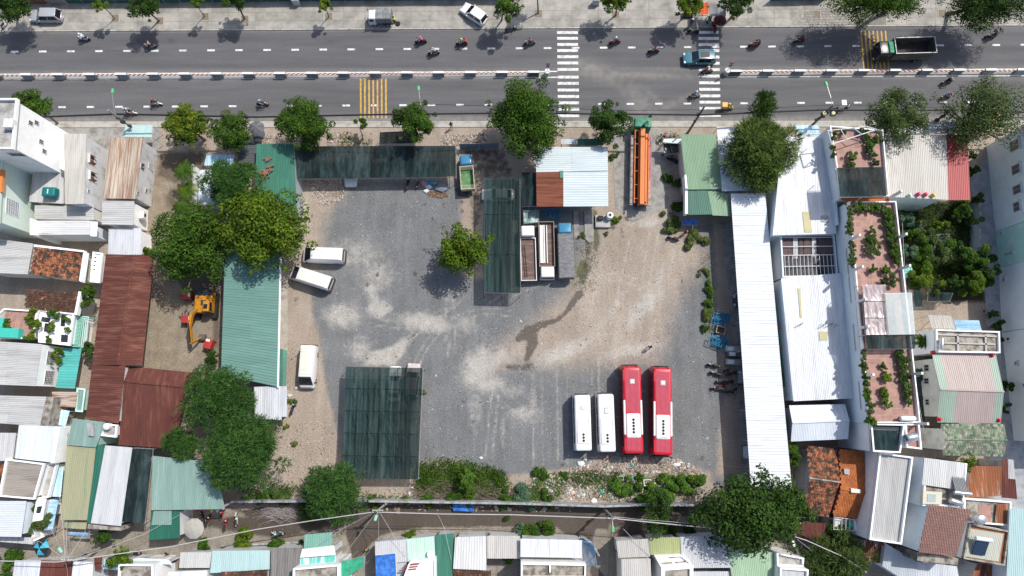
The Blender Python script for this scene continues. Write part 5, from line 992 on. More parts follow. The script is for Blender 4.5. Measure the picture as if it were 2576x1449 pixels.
def bus(label,rear,front,W,H,main,kind):
 loc,ang,L=pose(rear,front,H);r=empty('bus',loc,label,'bus',ang);h=L/2;red=kind=='red'
 bodym=main;mb=MB();mb.rbox((0,0,.32),(L,W,H-.32),.28,.24,top=.955,k=5);body=mb.build('body',bodym,r,True)
 fx=lambda f:-h+f*L
 dk=surf('bus_side_glass',(0.010,0.012,0.014),var=0,rough=.08,spec=.7)
 n=8 if red else 5
 for sy in(-1,1):
  for i in range(n):
   a,b=-h+.5+(L-1.5)*i/n,-h+.5+(L-1.5)*(i+1)/n-.06
   mb=MB();y0=sy*(W/2-.008);y1=sy*(W/2-.035);t=.02*sy
   mb.add([(a,y0+t,1.45),(b,y0+t,1.45),(b,y1+t,H-.52),(a,y1+t,H-.52),(a,y0-t,1.45),(b,y0-t,1.45),(b,y1-t,H-.52),(a,y1-t,H-.52)],[(0,1,2,3),(7,6,5,4),(0,4,5,1),(1,5,6,2),(2,6,7,3),(3,7,4,0)]);mb.build('side_window',dk,r)
  mb=MB();mb.box((0,sy*(W/2+.006),.8),(L*.9,.02,.5));mb.build('side_panel',surf('bus_stripe',(.22,.03,.04)if red else(.55,.55,.56),var=.1,rough=.4),r)if red else None
  mb=MB();mb.rbox((h+.12,sy*(W/2+.1),1.9),(.16,.22,.45),.05,.05);mr=mb.build('mirror',BLACKP,r,True);mb=MB();mb.tube((h-.1,sy*(W/2-.15),2.6),(h+.12,sy*(W/2+.1),2.3),.025,n=5);mb.build('mirror_arm',BLACKP,mr)
  mb=MB();mb.rbox((h-.02,sy*(W/2-.4),.7),(.08,.5,.25),.03,.03);mb.build('headlight',LAMPW,r)
  mb=MB();mb.rbox((-h+.0,sy*(W/2-.28),1.0),(.08,.22,.6),.03,.03);mb.build('tail_light',LAMPR,r)
  for x in((-L*.27,L*.31)if True else()):wheel(r,x,sy*(W/2-.16),.46 if red else .38,.28,sy)
 mb=MB();mb.rbox((h-.04,0,1.25),(.14,W-.3,1.35 if red else 1.05),.06,.05);mb.build('windscreen',CGLASS,r,True)
 mb=MB();mb.rbox((-h+.02,0,1.7),(.1,W-.5,.9),.06,.05);mb.build('rear_window',CGLASS,r,True)
 mb=MB();mb.tube((h+.05,-.5,1.25),(h+.06,.1,1.75),.012,n=4);mb.build('wiper',BLACKP,r)
 GREYH=surf('hatch_grey',(.42,.43,.43),var=.05,rough=.5)
 if red:
  faded=surf('faded_roof_red',(.40,.055,.085),var=.12,sv=1.5,rough=.6,bump=.1,sb=40)
  segs=[(.065,.20),(.20,.37),(.37,.53),(.80,.945)]
  for i,(a,b)in enumerate(segs):
   for sy in(-1,0,1):
    mb=MB();wd=(W-.7)/3;mb.rbox(((fx(a)+fx(b))/2,sy*wd,H-.015),((b-a)*L-.02,wd-.02,.03),.02,.01);mb.build('roof_panel',faded,r)
  mb=MB();mb.rbox((fx(.675),0,H-.05),(.27*L,W-.62,.2),.22,.12,top=.94);pod=mb.build('air_conditioner',FRAMEW,r,True)
  for i in range(5):
   mb=MB();mb.lathe((fx(.61+.034*i),0,H+.14),[(.17,0),(.17,.025),(.04,.03)],14);mb.build('fan',BLACKP,pod)
  mb=MB();mb.box((fx(.785),0,H+.145),(.12,.9,.02));mb.build('vent',GREYH,pod)
  for sy in(-1,1):
   mb=MB();mb.rbox((fx(.585),sy*(W/2-.16),H-.2),(.38*L,.26,.24),.1,.1);mb.build('roof_fairing',FRAMEW,r,True)
   mb=MB();mb.box((fx(.12),sy*(W/2-.2),H-.02),(.12*L,.22,.05));mb.build('roof_rim',main,r)
   mb=MB();mb.lathe((fx(.025),sy*.62,H-.02),[(.1,0),(.1,.03)],10);mb.build('roof_port',BLACKP,r)
   mb=MB();mb.box((fx(.88),sy*(W/2-.17),H-.02),(.13*L,.2,.06));mb.build('roof_rim',main,r)
  hatch=(.19,.62,.62)
 else:
  mb=MB();mb.rbox((fx(.75),0,H-.04),(.21*L,W-.5,.16),.14,.1,top=.94);pod=mb.build('air_conditioner',FRAMEW,r,True)
  for i in range(3):mb=MB();mb.lathe((fx(.70+.052*i),0,H+.115),[(.165,0),(.165,.02),(.04,.03)],14);mb.build('fan',BLACKP,pod)
  for sy in(-1,1):
   mb=MB();mb.box((fx(.55),sy*(W/2-.34),H-.0),(.26*L,.07,.06));mb.build('roof_rail',GREYH,r)
   mb=MB();mb.lathe((fx(.03),sy*.6,H-.02),[(.05,0),(.05,.03)],8);mb.build('roof_lamp',GREYH,r)
  hatch=(.24,.5,.55)if kind=='white' else(.30,.82,.56)
 mb=MB();mb.rbox((fx(hatch[0]),0,H-.0),(hatch[1],hatch[2],.06),.06,.03);hp=mb.build('roof_hatch',GREYH,r,True);mb=MB();mb.rbox((fx(hatch[0]),0,H+.058),(hatch[1]*.6,hatch[2]*.6,.02),.05,.01);mb.build('hatch_lid',FRAMEW,hp)
 if kind=='white2':mb=MB();mb.box((fx(.2),0,H+.008),(.55,.6,.01));mb.build('roof_panel',FRAMEW,r)
 return r
def minibus(label,rear,front,roofc):
 loc,ang,L=pose(rear,front,1.9);r=empty('minibus',loc,label,'minibus',ang);W,H=1.98,2.35;h=L/2;wh=carpaint('white',(.78,.78,.77))
 hw=W/2;rs=[]
 for x,w,z0,z1 in((-h,.88,.45,H-.55),(-h+.06,.96,.3,H-.2),(-h+.3,1,.25,H-.02),(h-1.7,1,.25,H),(h-1.42,1,.25,H-.1),(h-.45,1,.25,1.30),(h-.18,.95,.28,1.1),(h-.05,.86,.32,.92),(h,.7,.42,.75)):
  ww=hw*w;t=.80 if z1>1.5 else .92
  rs.append([(x,-ww*.94,z0),(x,-ww,z0+.4*(z1-z0)),(x,-ww*(.95 if z1>1.5 else .98),z0+.78*(z1-z0)),(x,-ww*t,z1-.04),(x,-ww*t*.7,z1),(x,ww*t*.7,z1),(x,ww*t,z1-.04),(x,ww*(.95 if z1>1.5 else .98),z0+.78*(z1-z0)),(x,ww,z0+.4*(z1-z0)),(x,ww*.94,z0)])
 mb=MB();mb.rings(rs);mb.build('body',wh,r,True)
 rm=surf('van_roof_'+roofc[0],roofc[1],col2=tuple(c*.72 for c in roofc[1]),s2=1.3,lo=.55,hi=.75,var=.05,rough=.5)
 mb=MB();mb.rbox(((-h+.28+h-1.7)/2,0,H-.07),(L-2.0,W*.78,.1),.14,.06);rf=mb.build('roof',rm,r,True)
 for i in range(3):mb=MB();mb.box(((-h+.28+h-2.05)/2,-.5+.5*i,H+.033),(L-2.8,.04,.015));mb.build('roof_rib',rm,rf)
 mb=MB();a=[(h-1.46,-.76,H-.09),(h-1.46,.76,H-.09),(h-.47,.88,1.33),(h-.47,-.88,1.33)];mb.add([(x+.03,y,z+.03)for x,y,z in a]+a,[(0,1,2,3),(0,4,5,1),(1,5,6,2),(2,6,7,3),(3,7,4,0)]);ws=mb.build('windscreen',CGLASS,r)
 mb=MB();mb.tube((h-.43,-.5,1.40),(h-.9,.2,1.84),.014,n=4);mb.build('wiper',BLACKP,ws)
 for sy in(-1,1):
  for i in range(4):
   x0=-h+.35+(L-2.1)*i/4;x1=-h+.35+(L-2.1)*(i+1)/4-.06;mb=MB();yb,yt=sy*(hw*.985+.005),sy*(hw*.925+.005)
   mb.add([(x0,yb,1.25),(x1,yb,1.25),(x1,yt,H-.42),(x0,yt,H-.42),(x0,yb-sy*.05,1.25),(x1,yb-sy*.05,1.25),(x1,yt-sy*.05,H-.42),(x0,yt-sy*.05,H-.42)],[(0,1,2,3),(0,4,5,1),(1,5,6,2),(2,6,7,3),(3,7,4,0)]);mb.build('side_window',CGLASS,r)
  mb=MB();mb.rbox((h-.75,sy*(hw+.14),1.15),(.14,.24,.3),.05,.05);mb.build('mirror',BLACKP,r,True)
  mb=MB();mb.rbox((h-.18,sy*hw*.66,.7),(.3,.34,.2),.08,.06);mb.build('headlight',LAMPW,r,True)
  mb=MB();mb.rbox((-h+.0,sy*hw*.86,.8),(.1,.14,.8),.03,.03);mb.build('tail_light',LAMPR,r)
  for x in(-h+1.15,h-.95):wheel(r,x,sy*(hw-.12),.34,.22,sy)
 mb=MB();mb.rbox((h-.1,0,.98),(.1,W*.6,.05),.02,.02);mb.build('grille',BLACKP,r)
 mb=MB();mb.rbox((-h+.02,0,1.3),(.1,W*.76,.62),.04,.04);mb.build('rear_window',CGLASS,r,True);mb=MB();mb.rbox((-h-.05,0,.42),(.22,W*.9,.2),.06,.05);mb.build('rear_bumper',BLACKP,r,True)
 return r
def truck(label,rear,front,cabc,bed,W=1.9,zref=1.6,bedh=.55,cabL=1.55,cabH=2.1,bedm=None,floorm=None,name='truck',H2=1.0,cabroof=None):
 """cab-over lorry; bed: 'open' (dropsides), 'tarp' (box cover), 'cage' (slatted ends), 'high' (tall open box)"""
 loc,ang,L=pose(rear,front,zref);r=empty(name,loc,label,'truck',ang);h=L/2;hw=W/2;cx=h-cabL/2
 mb=MB();mb.rbox((cx,0,.55),(cabL,W*.94,cabH-.55),.16,.16,top=.9,sh=(-.08,0));mb.build('cab',cabc,r,True)
 mb=MB();mb.rbox((cx-.12,0,cabH-.03),(cabL*.7,W*.72,.06),.1,.04);mb.build('cab_roof',cabroof or cabc,r,True)
 mb=MB();a=[(h-.02,-hw*.8,1.3),(h-.02,hw*.8,1.3),(h-.13,hw*.76,cabH-.22),(h-.13,-hw*.76,cabH-.22)];mb.add(a+[(x-.08,y,z)for x,y,z in a],[(0,1,2,3),(0,4,5,1),(1,5,6,2),(2,6,7,3),(3,7,4,0)]);mb.build('windscreen',CGLASS,r)
 for sy in(-1,1):
  mb=MB();mb.box((cx+.05,sy*(hw*.915),1.6),(cabL*.5,.05,.5));mb.build('side_window',CGLASS,r)
  mb=MB();mb.rbox((h+.05,sy*(hw+.08),1.35),(.1,.18,.34),.04,.04);mb.build('mirror',BLACKP,r)
  mb=MB();mb.rbox((h-.01,sy*hw*.66,.7),(.06,.34,.18),.02,.02);mb.build('headlight',LAMPW,r)
  mb=MB();mb.box((-h+.02,sy*hw*.8,.72),(.06,.24,.12));mb.build('tail_light',LAMPR,r)
  for x in(-h+L*.22,h-.75):wheel(r,x,sy*(hw-.2),.38,.26 if x>0 else .4,sy)
 mb=MB();mb.box((-.2,0,.62),(L-.8,W*.5,.2));mb.build('chassis',CHASSIS,r)
 bl=L-cabL-.12;bx=-h+bl/2;z0=.95;bm=bedm or GALV;fm=floorm or CHASSIS
 mb=MB();mb.box((bx,0,z0),(bl,W,.12));fl=mb.build('bed_floor',fm,r)
 if bed in('open','high','cage'):
  hh=bedh
  for sy in(-1,1):mb=MB();mb.box((bx,sy*(hw-.03),z0+.06+hh/2),(bl,.06,hh));mb.build('side_board',bm,r)
  for x in(-h+.03,-h+bl-.03):mb=MB();mb.box((x,0,z0+.06+hh/2),(.06,W-.13,hh));mb.build('end_board',bm,r)
  for sy in(-1,1):mb=MB();mb.box((bx,sy*(hw-.03),z0+.08+hh),(bl+.06,.1,.05));mb.build('top_rail',RAILW if bed=='high' else bm,r)
  for x in(-h+.03,-h+bl-.03):mb=MB();mb.box((x,0,z0+.085+hh),(.1,W,.05));mb.build('top_rail',RAILW if bed=='high' else bm,r)
 if bed=='cage':
  for x0,n in((-h+.1,1),(-h+bl-.55,1)):
   for i in range(12):y=-hw+.12+(W-.24)*i/11;mb=MB();mb.tube((x0,y,z0+.07+bedh),(x0+.5,y,z0+.07+bedh),.022,n=4);mb.build('cage_bar',bm,r)
 if bed=='tarp':
  hh=H2;mb=MB();n=9;rs=[]
  for i in range(n*2+1):
   x=-h+bl*i/(n*2);dz=0 if i%2==0 else-.035
   rs.append([(x,-hw,z0+.06),(x,-hw,z0+hh-.12+dz),(x,-hw*.9,z0+hh-.02+dz),(x,0,z0+hh+.03+dz),(x,hw*.9,z0+hh-.02+dz),(x,hw,z0+hh-.12+dz),(x,hw,z0+.06)])
  mb.rings(rs);mb.build('tarpaulin',bm,r)
 return r
RAILW=surf('worn_white_rail',(.62,.62,.60),(.25,.24,.22),s2=3,lo=.5,hi=.65,var=.1,rough=.7)
# --- buses
REDP=surf('bus_red',(.52,.012,.028),(.36,.03,.04),s2=1.2,lo=.5,hi=.75,var=.06,rough=.35,coat=.3);WHP=surf('bus_white',(.72,.72,.715),(.55,.55,.53),s2=.9,an=(1,.4,1),lo=.5,hi=.75,var=.05,rough=.4)
bus('red coach with white roof pod parked beside the second white coach',(1589,916.4),(1595.7,1146.7),2.42,3.35,REDP,'red')
bus('rightmost red coach with white roof pod in the yard',(1667.4,920.2),(1668.4,1150.4),2.42,3.35,REDP,'red')
bus('leftmost white coach with a small square roof hatch',(1464.8,990.4),(1469,1137.7),2.12,2.9,WHP,'white')
bus('white coach with an oblong grey roof hatch beside the red ones',(1523.7,987.9),(1529.6,1140.7),2.12,2.9,WHP,'white2')
minibus('white minibus parked level facing the teal workshop',(862,641),(755.5,637.5),('clean',(.78,.78,.78)))
minibus('white minibus parked at a slant below the level one',(829.5,713),(725,679.5),('cream',(.72,.71,.64)))
minibus('cream roofed minibus parked upright beside the junk heap',(774.2,868),(766.2,977),('dusty',(.66,.64,.55)))
# --- cars
car('silver people carrier parked on the far pavement',T1(0,0,612,150),T1(0,0,285,150),carpaint('silver',(.34,.36,.39)),'mpv')
car('white hatchback parked askew on the far pavement',T1(1,0,2290,195),T1(1,0,2090,60),carpaint('white',(.78,.78,.77)),'suv',L=4.1)
car('teal blue estate car driving over the second crossing',T1(2,0,2052,570),T1(2,0,1725,575),carpaint('tealblue',(.06,.19,.24)),'suv',sunroof=True,rails=True)
car('white saloon half under the large green carport',(991,1010),(995,921),carpaint('white',(.78,.78,.77)),'sedan',zref=.7)
car('pinkish silver car under the corner of the large green carport',(1034,1000),(1042,914),carpaint('champagne',(.50,.44,.42)),'mpv',zref=.7)
car('silver car nosing out from the long dark canopy',(884,396),(882,470),carpaint('palesilver',(.58,.60,.63)),'suv',zref=.7)
car('white car hidden under the truck side carport',(1295,490),(1212,489),carpaint('white',(.78,.78,.77)),'sedan',zref=.7)
car('dark car under the top of the long white shed',(1915,757),(1846,756),carpaint('darkgrey',(.035,.04,.045)),'sedan',zref=.7)
car('grey car under the long white shed beside the motorbike row',(1935,955),(1857,948),carpaint('midgrey',(.22,.23,.24)),'suv',zref=.7)
car('pale car under the lower end of the long white shed',(1945,1140),(1871,1138),carpaint('palesilver',(.58,.60,.63)),'sedan',zref=.7)
net('dark glossy sheet propped beside the gate canopy',[(1668,362),(1706,360),(1708,384),(1672,388)],[1.9,2.3,2.3,1.9],surf('dark_gloss',(.02,.022,.026),rough=.2,var=.2),2,1,name='tarpaulin',cat='tarpaulin',nu=10,nv=6,rnd=57)
# --- trucks
BROWNB=surf('brown_bed',(.13,.085,.075),(.20,.14,.12),s2=1.5,an=(.3,2,1),var=.2,rough=.85);BROWNF=surf('brown_frame',(.26,.20,.16),var=.15)
t=truck('white cab flatbed truck with a brown bed and ladder',(1331,705),(1327,567),carpaint('cabwhite',(.74,.74,.73)),'open',W=2.05,bedh=.35,bedm=GALV,floorm=BROWNB)
h_=(P(1331,705,1.6)-P(1327,567,1.6)).length/2
mb=MB();[mb.tube((-h_+.5,y,1.12),(h_-2.4,y+.25,1.2),.03,n=4)for y in(.2,.5)];lad=mb.build('ladder_rail',CHASSIS,t)
for i in range(11):x=-h_+.7+i*.38;mb=MB();mb.tube((x,.22+i*.014,1.14),(x,.5+i*.014,1.14),.018,n=4);mb.build('ladder_rung',CHASSIS,lad)
t=truck('truck facing down with brown bed holding long white panels',(1374,557),(1377.5,701.5),carpaint('cabwhite',(.74,.74,.73)),'open',W=2.05,bedh=.5,bedm=BROWNF,floorm=BROWNB)
for i,(y,w,m)in enumerate(((.05,.12,FRAMEW),(-.55,.22,FRAMEW),(-.78,.2,GALV),(-.3,.16,GALV))):mb=MB();mb.box((-.9,y,1.15+.04*i),(5.2,w,.12));mb.build('loaded_panel',m,t)
truck('blue cab truck with a grey tarpaulin cover',(1425,700.5),(1420,560),carpaint('cabblue',(.04,.20,.34)),'tarp',W=2.05,bedm=surf('grey_tarp',(.15,.15,.155),(.20,.20,.205),s2=2,an=(1,3,1),var=.12,rough=.9),H2=1.35)
t=truck('small blue cab truck with a green lined slatted bed',(1177.5,478),(1171.5,391),carpaint('cabblue',(.04,.20,.34)),'cage',W=1.85,bedh=.8,bedm=surf('cream_rail',(.45,.40,.30),var=.2),floorm=surf('green_liner',(.09,.20,.09),(.13,.27,.12),s2=2,var=.2),zref=1.4)
t=truck('dark open box lorry with green sheet driving over the yellow stripes',T1(3,0,1640,490),T1(3,0,1085,505),carpaint('cabblack',(.018,.02,.025)),'high',W=2.4,bedh=1.8,cabL=2.0,cabH=2.4,bedm=surf('grimy_box',(.07,.068,.055),(.14,.14,.12),s2=2,an=(.5,.5,3),var=.25),floorm=surf('dark_bed',(.055,.042,.045),var=.3),zref=1.7)
gm=surf('green_sheet',(.02,.22,.10),(.05,.32,.17),s2=4,var=.25,rough=.6);hl=(P(*T1(3,0,1640,490),1.7)-P(*T1(3,0,1085,505),1.7)).length/2
mb=MB();mb.rbox((hl-1.75,.1,2.36),(.75,1.7,.28),.16,.12);mb.rbox((hl-1.7,-.7,2.36),(.6,.5,.2),.14,.1);mb.build('folded_sheet',gm,t,True)
truck('white van cab pickup with a grey canvas cover on the far pavement',T1(1,0,1368,165),T1(1,0,1128,168),carpaint('cabwhite',(.74,.74,.73)),'tarp',W=1.75,cabL=1.15,cabH=1.95,bedm=surf('grey_canvas',(.17,.185,.185),(.24,.25,.25),s2=2,var=.1,rough=.9),H2=1.2,zref=1.3)
# --- concrete pump truck in the gateway
loc,ang,L=pose((1613,517),(1616,299),2.0);t=empty('pump_truck',loc,'orange folded boom concrete pump truck with green cab in the gateway','pump truck',ang);h=L/2;OR=surf('pump_orange',(.62,.17,.03),(.38,.15,.07),s2=1.6,an=(3,.4,1),lo=.5,hi=.7,var=.12,rough=.5);CREAMP=surf('cement_splash',(.40,.37,.34),(.24,.2,.19),s2=2,var=.2)
GRN=surf('pump_green',(.025,.17,.09),(.06,.26,.15),s2=2.5,var=.15,rough=.5)
mb=MB();mb.rbox((h-.75,0,.7),(1.5,2.35,2.0),.14,.12,top=.96);mb.build('cab',GRN,t,True);mb=MB();mb.rbox((h-.03,0,1.5),(.1,1.9,.8),.04,.04);mb.build('windscreen',CGLASS,t)
for sy in(-1,1):
 mb=MB();mb.box((h-.6,sy*1.16,1.9),(.8,.05,.6));mb.build('side_window',CGLASS,t)
 for x in(h-1.0,-h+2.2,-h+3.5):wheel(t,x,sy*1.0,.5,.34,sy)
 mb=MB();mb.box((-.9,sy*1.2,1.0),(L-2.4,.5,.35));mb.build('side_deck',CREAMP,t)
mb=MB();mb.box((-.8,0,.85),(L-2.0,1.5,.4));mb.build('chassis',CHASSIS,t)
bl=L-1.7
for y,w,z,hh,dx in((.02,.58,2.2,.55,0),(-.52,.26,2.0,.45,-.6),(.40,.16,1.9,.4,0)):
 mb=MB();mb.box((-.85+dx*.5,y,z+hh/2),(bl+dx,w,hh));mb.build('boom_section',OR,t)
for y,z,m,x0,x1 in((.98,2.15,OR,-h+.3,h-1.7),(-.86,2.1,OR,-h+.3,h-2.2),(-1.22,1.7,surf('pink_pipe',(.45,.16,.22),var=.2),-h+1.8,h-2.3),(-1.02,1.75,CREAMP,-h+.9,-h+3.8)):
 mb=MB();mb.tube((x0,y,z),(x1,y,z),.085 if m is not CREAMP else .2,n=8);mb.build('delivery_pipe',m,t)
for i in range(6):x=-h+.9+i*(bl-.6)/5.2;mb=MB();mb.tube((x,.95,2.15),(x,.45,2.15),.05,n=6);mb.build('pipe_clamp',OR,t)
mb=MB();mb.rbox((-h+.4,.05,1.2),(.8,1.0,.9),.1,.1);mb.build('hopper',CHASSIS,t);mb=MB();mb.lathe((-h+.35,.95,2.0),[(.09,0),(.14,.05),(.14,.25),(.09,.3)],10);mb.build('pipe_elbow',surf('pink_red',(.6,.05,.1)),t);mb=MB();mb.tube((-h+.3,.02,2.45),(-h+.3,-.5,2.3),.2,n=10);mb.build('boom_hinge',CHASSIS,t)
# --- excavator
YEL=surf('excavator_yellow',(.50,.215,.012),(.20,.12,.04),s2=2.2,lo=.52,hi=.7,var=.14,rough=.55);p=P(*T1(0,2,2035,160),2.0);t=empty('excavator',(p.x,p.y,0),'yellow excavator with folded arm in the dirt lot','excavator',R(-90))
for sy in(-1,1):
 mb=MB();n=12;pr=[]
 for a,cx_ in((90,-1.35),(0,0)):pass
 ring=[(-1.35+.4*math.cos(a),.4+.4*math.sin(a))for a in np.linspace(math.pi/2,3*math.pi/2,6)]+[(1.35+.4*math.cos(a),.4+.4*math.sin(a))for a in np.linspace(-math.pi/2,math.pi/2,6)]
 mb.rings([[(x,sy*1.12-.25,z)for x,z in ring],[(x,sy*1.12+.25,z)for x,z in ring]]);tr=mb.build('track',CHASSIS,t)
 for i in range(9):mb=MB();mb.box((-1.3+i*.325,sy*1.12,.81),(.2,.54,.05));mb.build('track_pad',TYRE,tr)
mb=MB();mb.box((0,0,.75),(1.4,1.5,.3));mb.build('undercarriage',CHASSIS,t)
mb=MB();mb.rbox((-.35,.05,1.0),(2.9,2.3,1.0),.3,.15);mb.build('upper_body',YEL,t,True);mb=MB();mb.rbox((-1.55,.05,1.0),(.75,2.2,1.15),.25,.12);mb.build('counterweight',surf('dark_counterweight',(.03,.035,.05),var=.2),t,True)
mb=MB();mb.rbox((.35,.75,1.0),(1.5,.85,1.75),.12,.12,top=.94);cb=mb.build('cab',YEL,t,True);mb=MB();mb.box((.4,.75,2.77),(.6,.5,.03));mb.build('roof_window',CGLASS,cb);mb=MB();mb.box((1.08,.75,2.0),(.06,.7,1.0));mb.build('windscreen',CGLASS,cb);mb=MB();mb.box((.35,1.17,2.1),(1.1,.05,.7));mb.build('side_window',CGLASS,cb)
mb=MB();mb.box((-.2,.1,2.02),(.7,.6,.06));mb.build('engine_hatch',CHASSIS,t);mb=MB();mb.tube((-.9,-.5,2.0),(-.9,-.5,2.5),.06);mb.build('exhaust',CHASSIS,t)
def arm(pts,w,hh,nm,m):
 mb=MB();rs=[]
 for i,(x,y,z)in enumerate(pts):f=hh[i];rs.append([(x,y-w/2,z-f/2),(x,y+w/2,z-f/2),(x,y+w/2,z+f/2),(x,y-w/2,z+f/2)])
 mb.rings(rs);return mb.build(nm,m,t)
arm([(.2,-.6,1.5),(1.5,-.85,2.9),(2.8,-.95,3.0),(5.0,-1.0,2.0)],.34,[.5,.62,.55,.4],'boom',YEL);arm([(5.2,-1.0,2.2),(4.8,-.75,1.5),(4.2,-.4,.7)],.26,[.4,.36,.3],'dipper_arm',YEL)
arm([(1.0,-.85,1.9),(2.4,-.95,3.3)],.14,[.14,.14],'hydraulic_cylinder',CHASSIS);arm([(2.6,-.98,3.35),(4.9,-1.0,2.45)],.14,[.14,.14],'hydraulic_cylinder',CHASSIS)
mb=MB();mb.rings([[(4.2+.45*math.cos(a),-.75,.45+.42*math.sin(a))for a in np.linspace(-.6,3.2,8)],[(4.2+.45*math.cos(a),.15,.45+.42*math.sin(a))for a in np.linspace(-.6,3.2,8)]]);mb.build('bucket',surf('worn_steel',(.12,.10,.09),var=.3),t)
REDM=carpaint('machine_red',(.38,.035,.03),.5)
for(x,y),lab,rz in((T1(0,2,1875,75),'red engine cabinet at the top of the excavator lot',0),(T1(0,2,1880,312),'red engine cabinet left of the excavator arm',0),(T1(0,2,2095,560),'tilted red engine cabinet below the excavator',1.3)):
 p=P(x,y,1.0);t2=empty('generator',(p.x,p.y,0),lab,'generator',rz);mb=MB();mb.rbox((0,0,.3),(1.25,1.0,.95),.06,.06);mb.build('housing',REDM,t2,True);mb=MB();mb.box((.45,.1,1.27),(.3,.5,.03));mb.build('label_plate',FRAMEW,t2)
 for sx in(-.45,.45):mb=MB();mb.box((sx,0,.15),(.12,1.0,.3));mb.build('skid',CHASSIS,t2)
 mb=MB();mb.tube((-.62,-.4,.2),(-1.0,-.4,.25),.03);mb.tube((-.62,.4,.2),(-1.0,.4,.25),.03);mb.tube((-1.0,-.4,.25),(-1.0,.4,.25),.03);mb.build('tow_bar',CHASSIS,t2)
 # ------ trees and plants
def leafmat(k,c,c2,isl=.45):return surf('leaf_'+k,c,c2,s2=.9,lo=.42,hi=.6,var=.22,sv=.7,isl=isl*1.15,rough=.65,spec=.12,transl=.14)
LEAF=dict(dark=leafmat('dark',(.020,.050,.008),(.042,.085,.012)),mid=leafmat('mid',(.028,.070,.007),(.060,.115,.011)),bright=leafmat('bright',(.050,.098,.006),(.098,.148,.010)),yellow=leafmat('yellow',(.115,.150,.008),(.055,.105,.010)),fern=leafmat('fern',(.022,.066,.012),(.050,.105,.020),.62),olive=leafmat('olive',(.048,.082,.020),(.080,.115,.030)),blue=leafmat('blue',(.055,.115,.065),(.085,.15,.085)),vine=leafmat('vine',(.048,.115,.012),(.085,.155,.02)),sage=leafmat('sage',(.080,.100,.040),(.11,.12,.06)),grass=leafmat('grass',(.070,.105,.022),(.10,.12,.035)),pine=leafmat('pine',(.060,.105,.020),(.095,.135,.026)))
BARK=surf('bark',(.12,.095,.075),(.19,.16,.13),s2=4,an=(2,2,.4),var=.2,rough=.95);TWIG=surf('dry_twig',(.22,.17,.14),(.14,.10,.085),s2=3,var=.2,rough=.95)
DEADTW=surf('grey_dead_twig',(.34,.30,.30),var=.15,rough=.95)
def unit(n,rg):v=rg.normal(size=(n,3));return v/np.linalg.norm(v,axis=1)[:,None]
def leaf_cards(pos,nrm,L,Wd,rg,fold=0.0):
 n=len(pos);t=np.cross(nrm,unit(n,rg));t/=np.linalg.norm(t,axis=1)[:,None]+1e-9;b=np.cross(nrm,t)
 l=(L*rg.uniform(.65,1.25,n))[:,None];w=(Wd*rg.uniform(.65,1.25,n))[:,None]
 V=np.stack([pos-t*l*.5,pos+b*w*.5+nrm*w*fold,pos+t*l*.5,pos-b*w*.5+nrm*w*fold],1).reshape(-1,3);F=np.arange(n*4).reshape(-1,4);return V,F
def blob_pts(blobs,n,rg,shell=(.66,1.14),up=-.3):
 B=np.array(blobs);p=B[:,3]**2;p=p/p.sum();i=rg.choice(len(B),n,p=p);d=unit(n,rg);d[:,2]=np.where(d[:,2]<up,-d[:,2],d[:,2]);r=B[i,3]*rg.uniform(shell[0]**2,shell[1]**2,n)**.5
 return B[i,:3]+d*r[:,None],d
def spray_cards(pos,dirs,L,Wd,rg,droop=.5):
 n=len(pos);d=dirs.copy();d[:,2]*=.5;d+=rg.normal(size=(n,3))*.45;d/=np.linalg.norm(d,axis=1)[:,None];sd=np.cross(d,np.array([0,0,1.0]));sd/=np.linalg.norm(sd,axis=1)[:,None]+1e-9
 l=(L*rg.uniform(.6,1.3,n))[:,None];w=Wd*rg.uniform(.7,1.3,n)[:,None];dz=np.array([0,0,-1.0])
 a=pos;m=pos+d*l*.55+dz*l*droop*.12;e=pos+d*l+dz*l*droop*.5
 V=np.stack([a-sd*w*.3,a+sd*w*.3,m+sd*w*.5,m-sd*w*.5,e],1).reshape(-1,3);o=np.arange(n)[:,None]*5
 F=np.concatenate([o+np.array([[0,1,2,3]]),o+np.array([[3,2,4,4]])],0);return V,F
def foliage(name,root,V,F,m):
 V=V-np.array(root.location)[None,:];tri=F[:,2]==F[:,3]if F.shape[1]==4 else np.zeros(len(F),bool)
 if tri.any():
  me=bpy.data.meshes.new(name);q=F[~tri];t=F[tri][:,:3];me.vertices.add(len(V));me.vertices.foreach_set('co',V.astype(np.float32).ravel())
  li=np.concatenate([q.ravel(),t.ravel()]).astype(np.int32);me.loops.add(len(li));me.loops.foreach_set('vertex_index',li);ls=np.concatenate([np.arange(len(q))*4,len(q)*4+np.arange(len(t))*3]).astype(np.int32)
  me.polygons.add(len(ls));me.polygons.foreach_set('loop_start',ls);me.update(calc_edges=True);o=link(name,me,root,m)
 else:o=np_mesh(name,V,F,m,root)
 return o
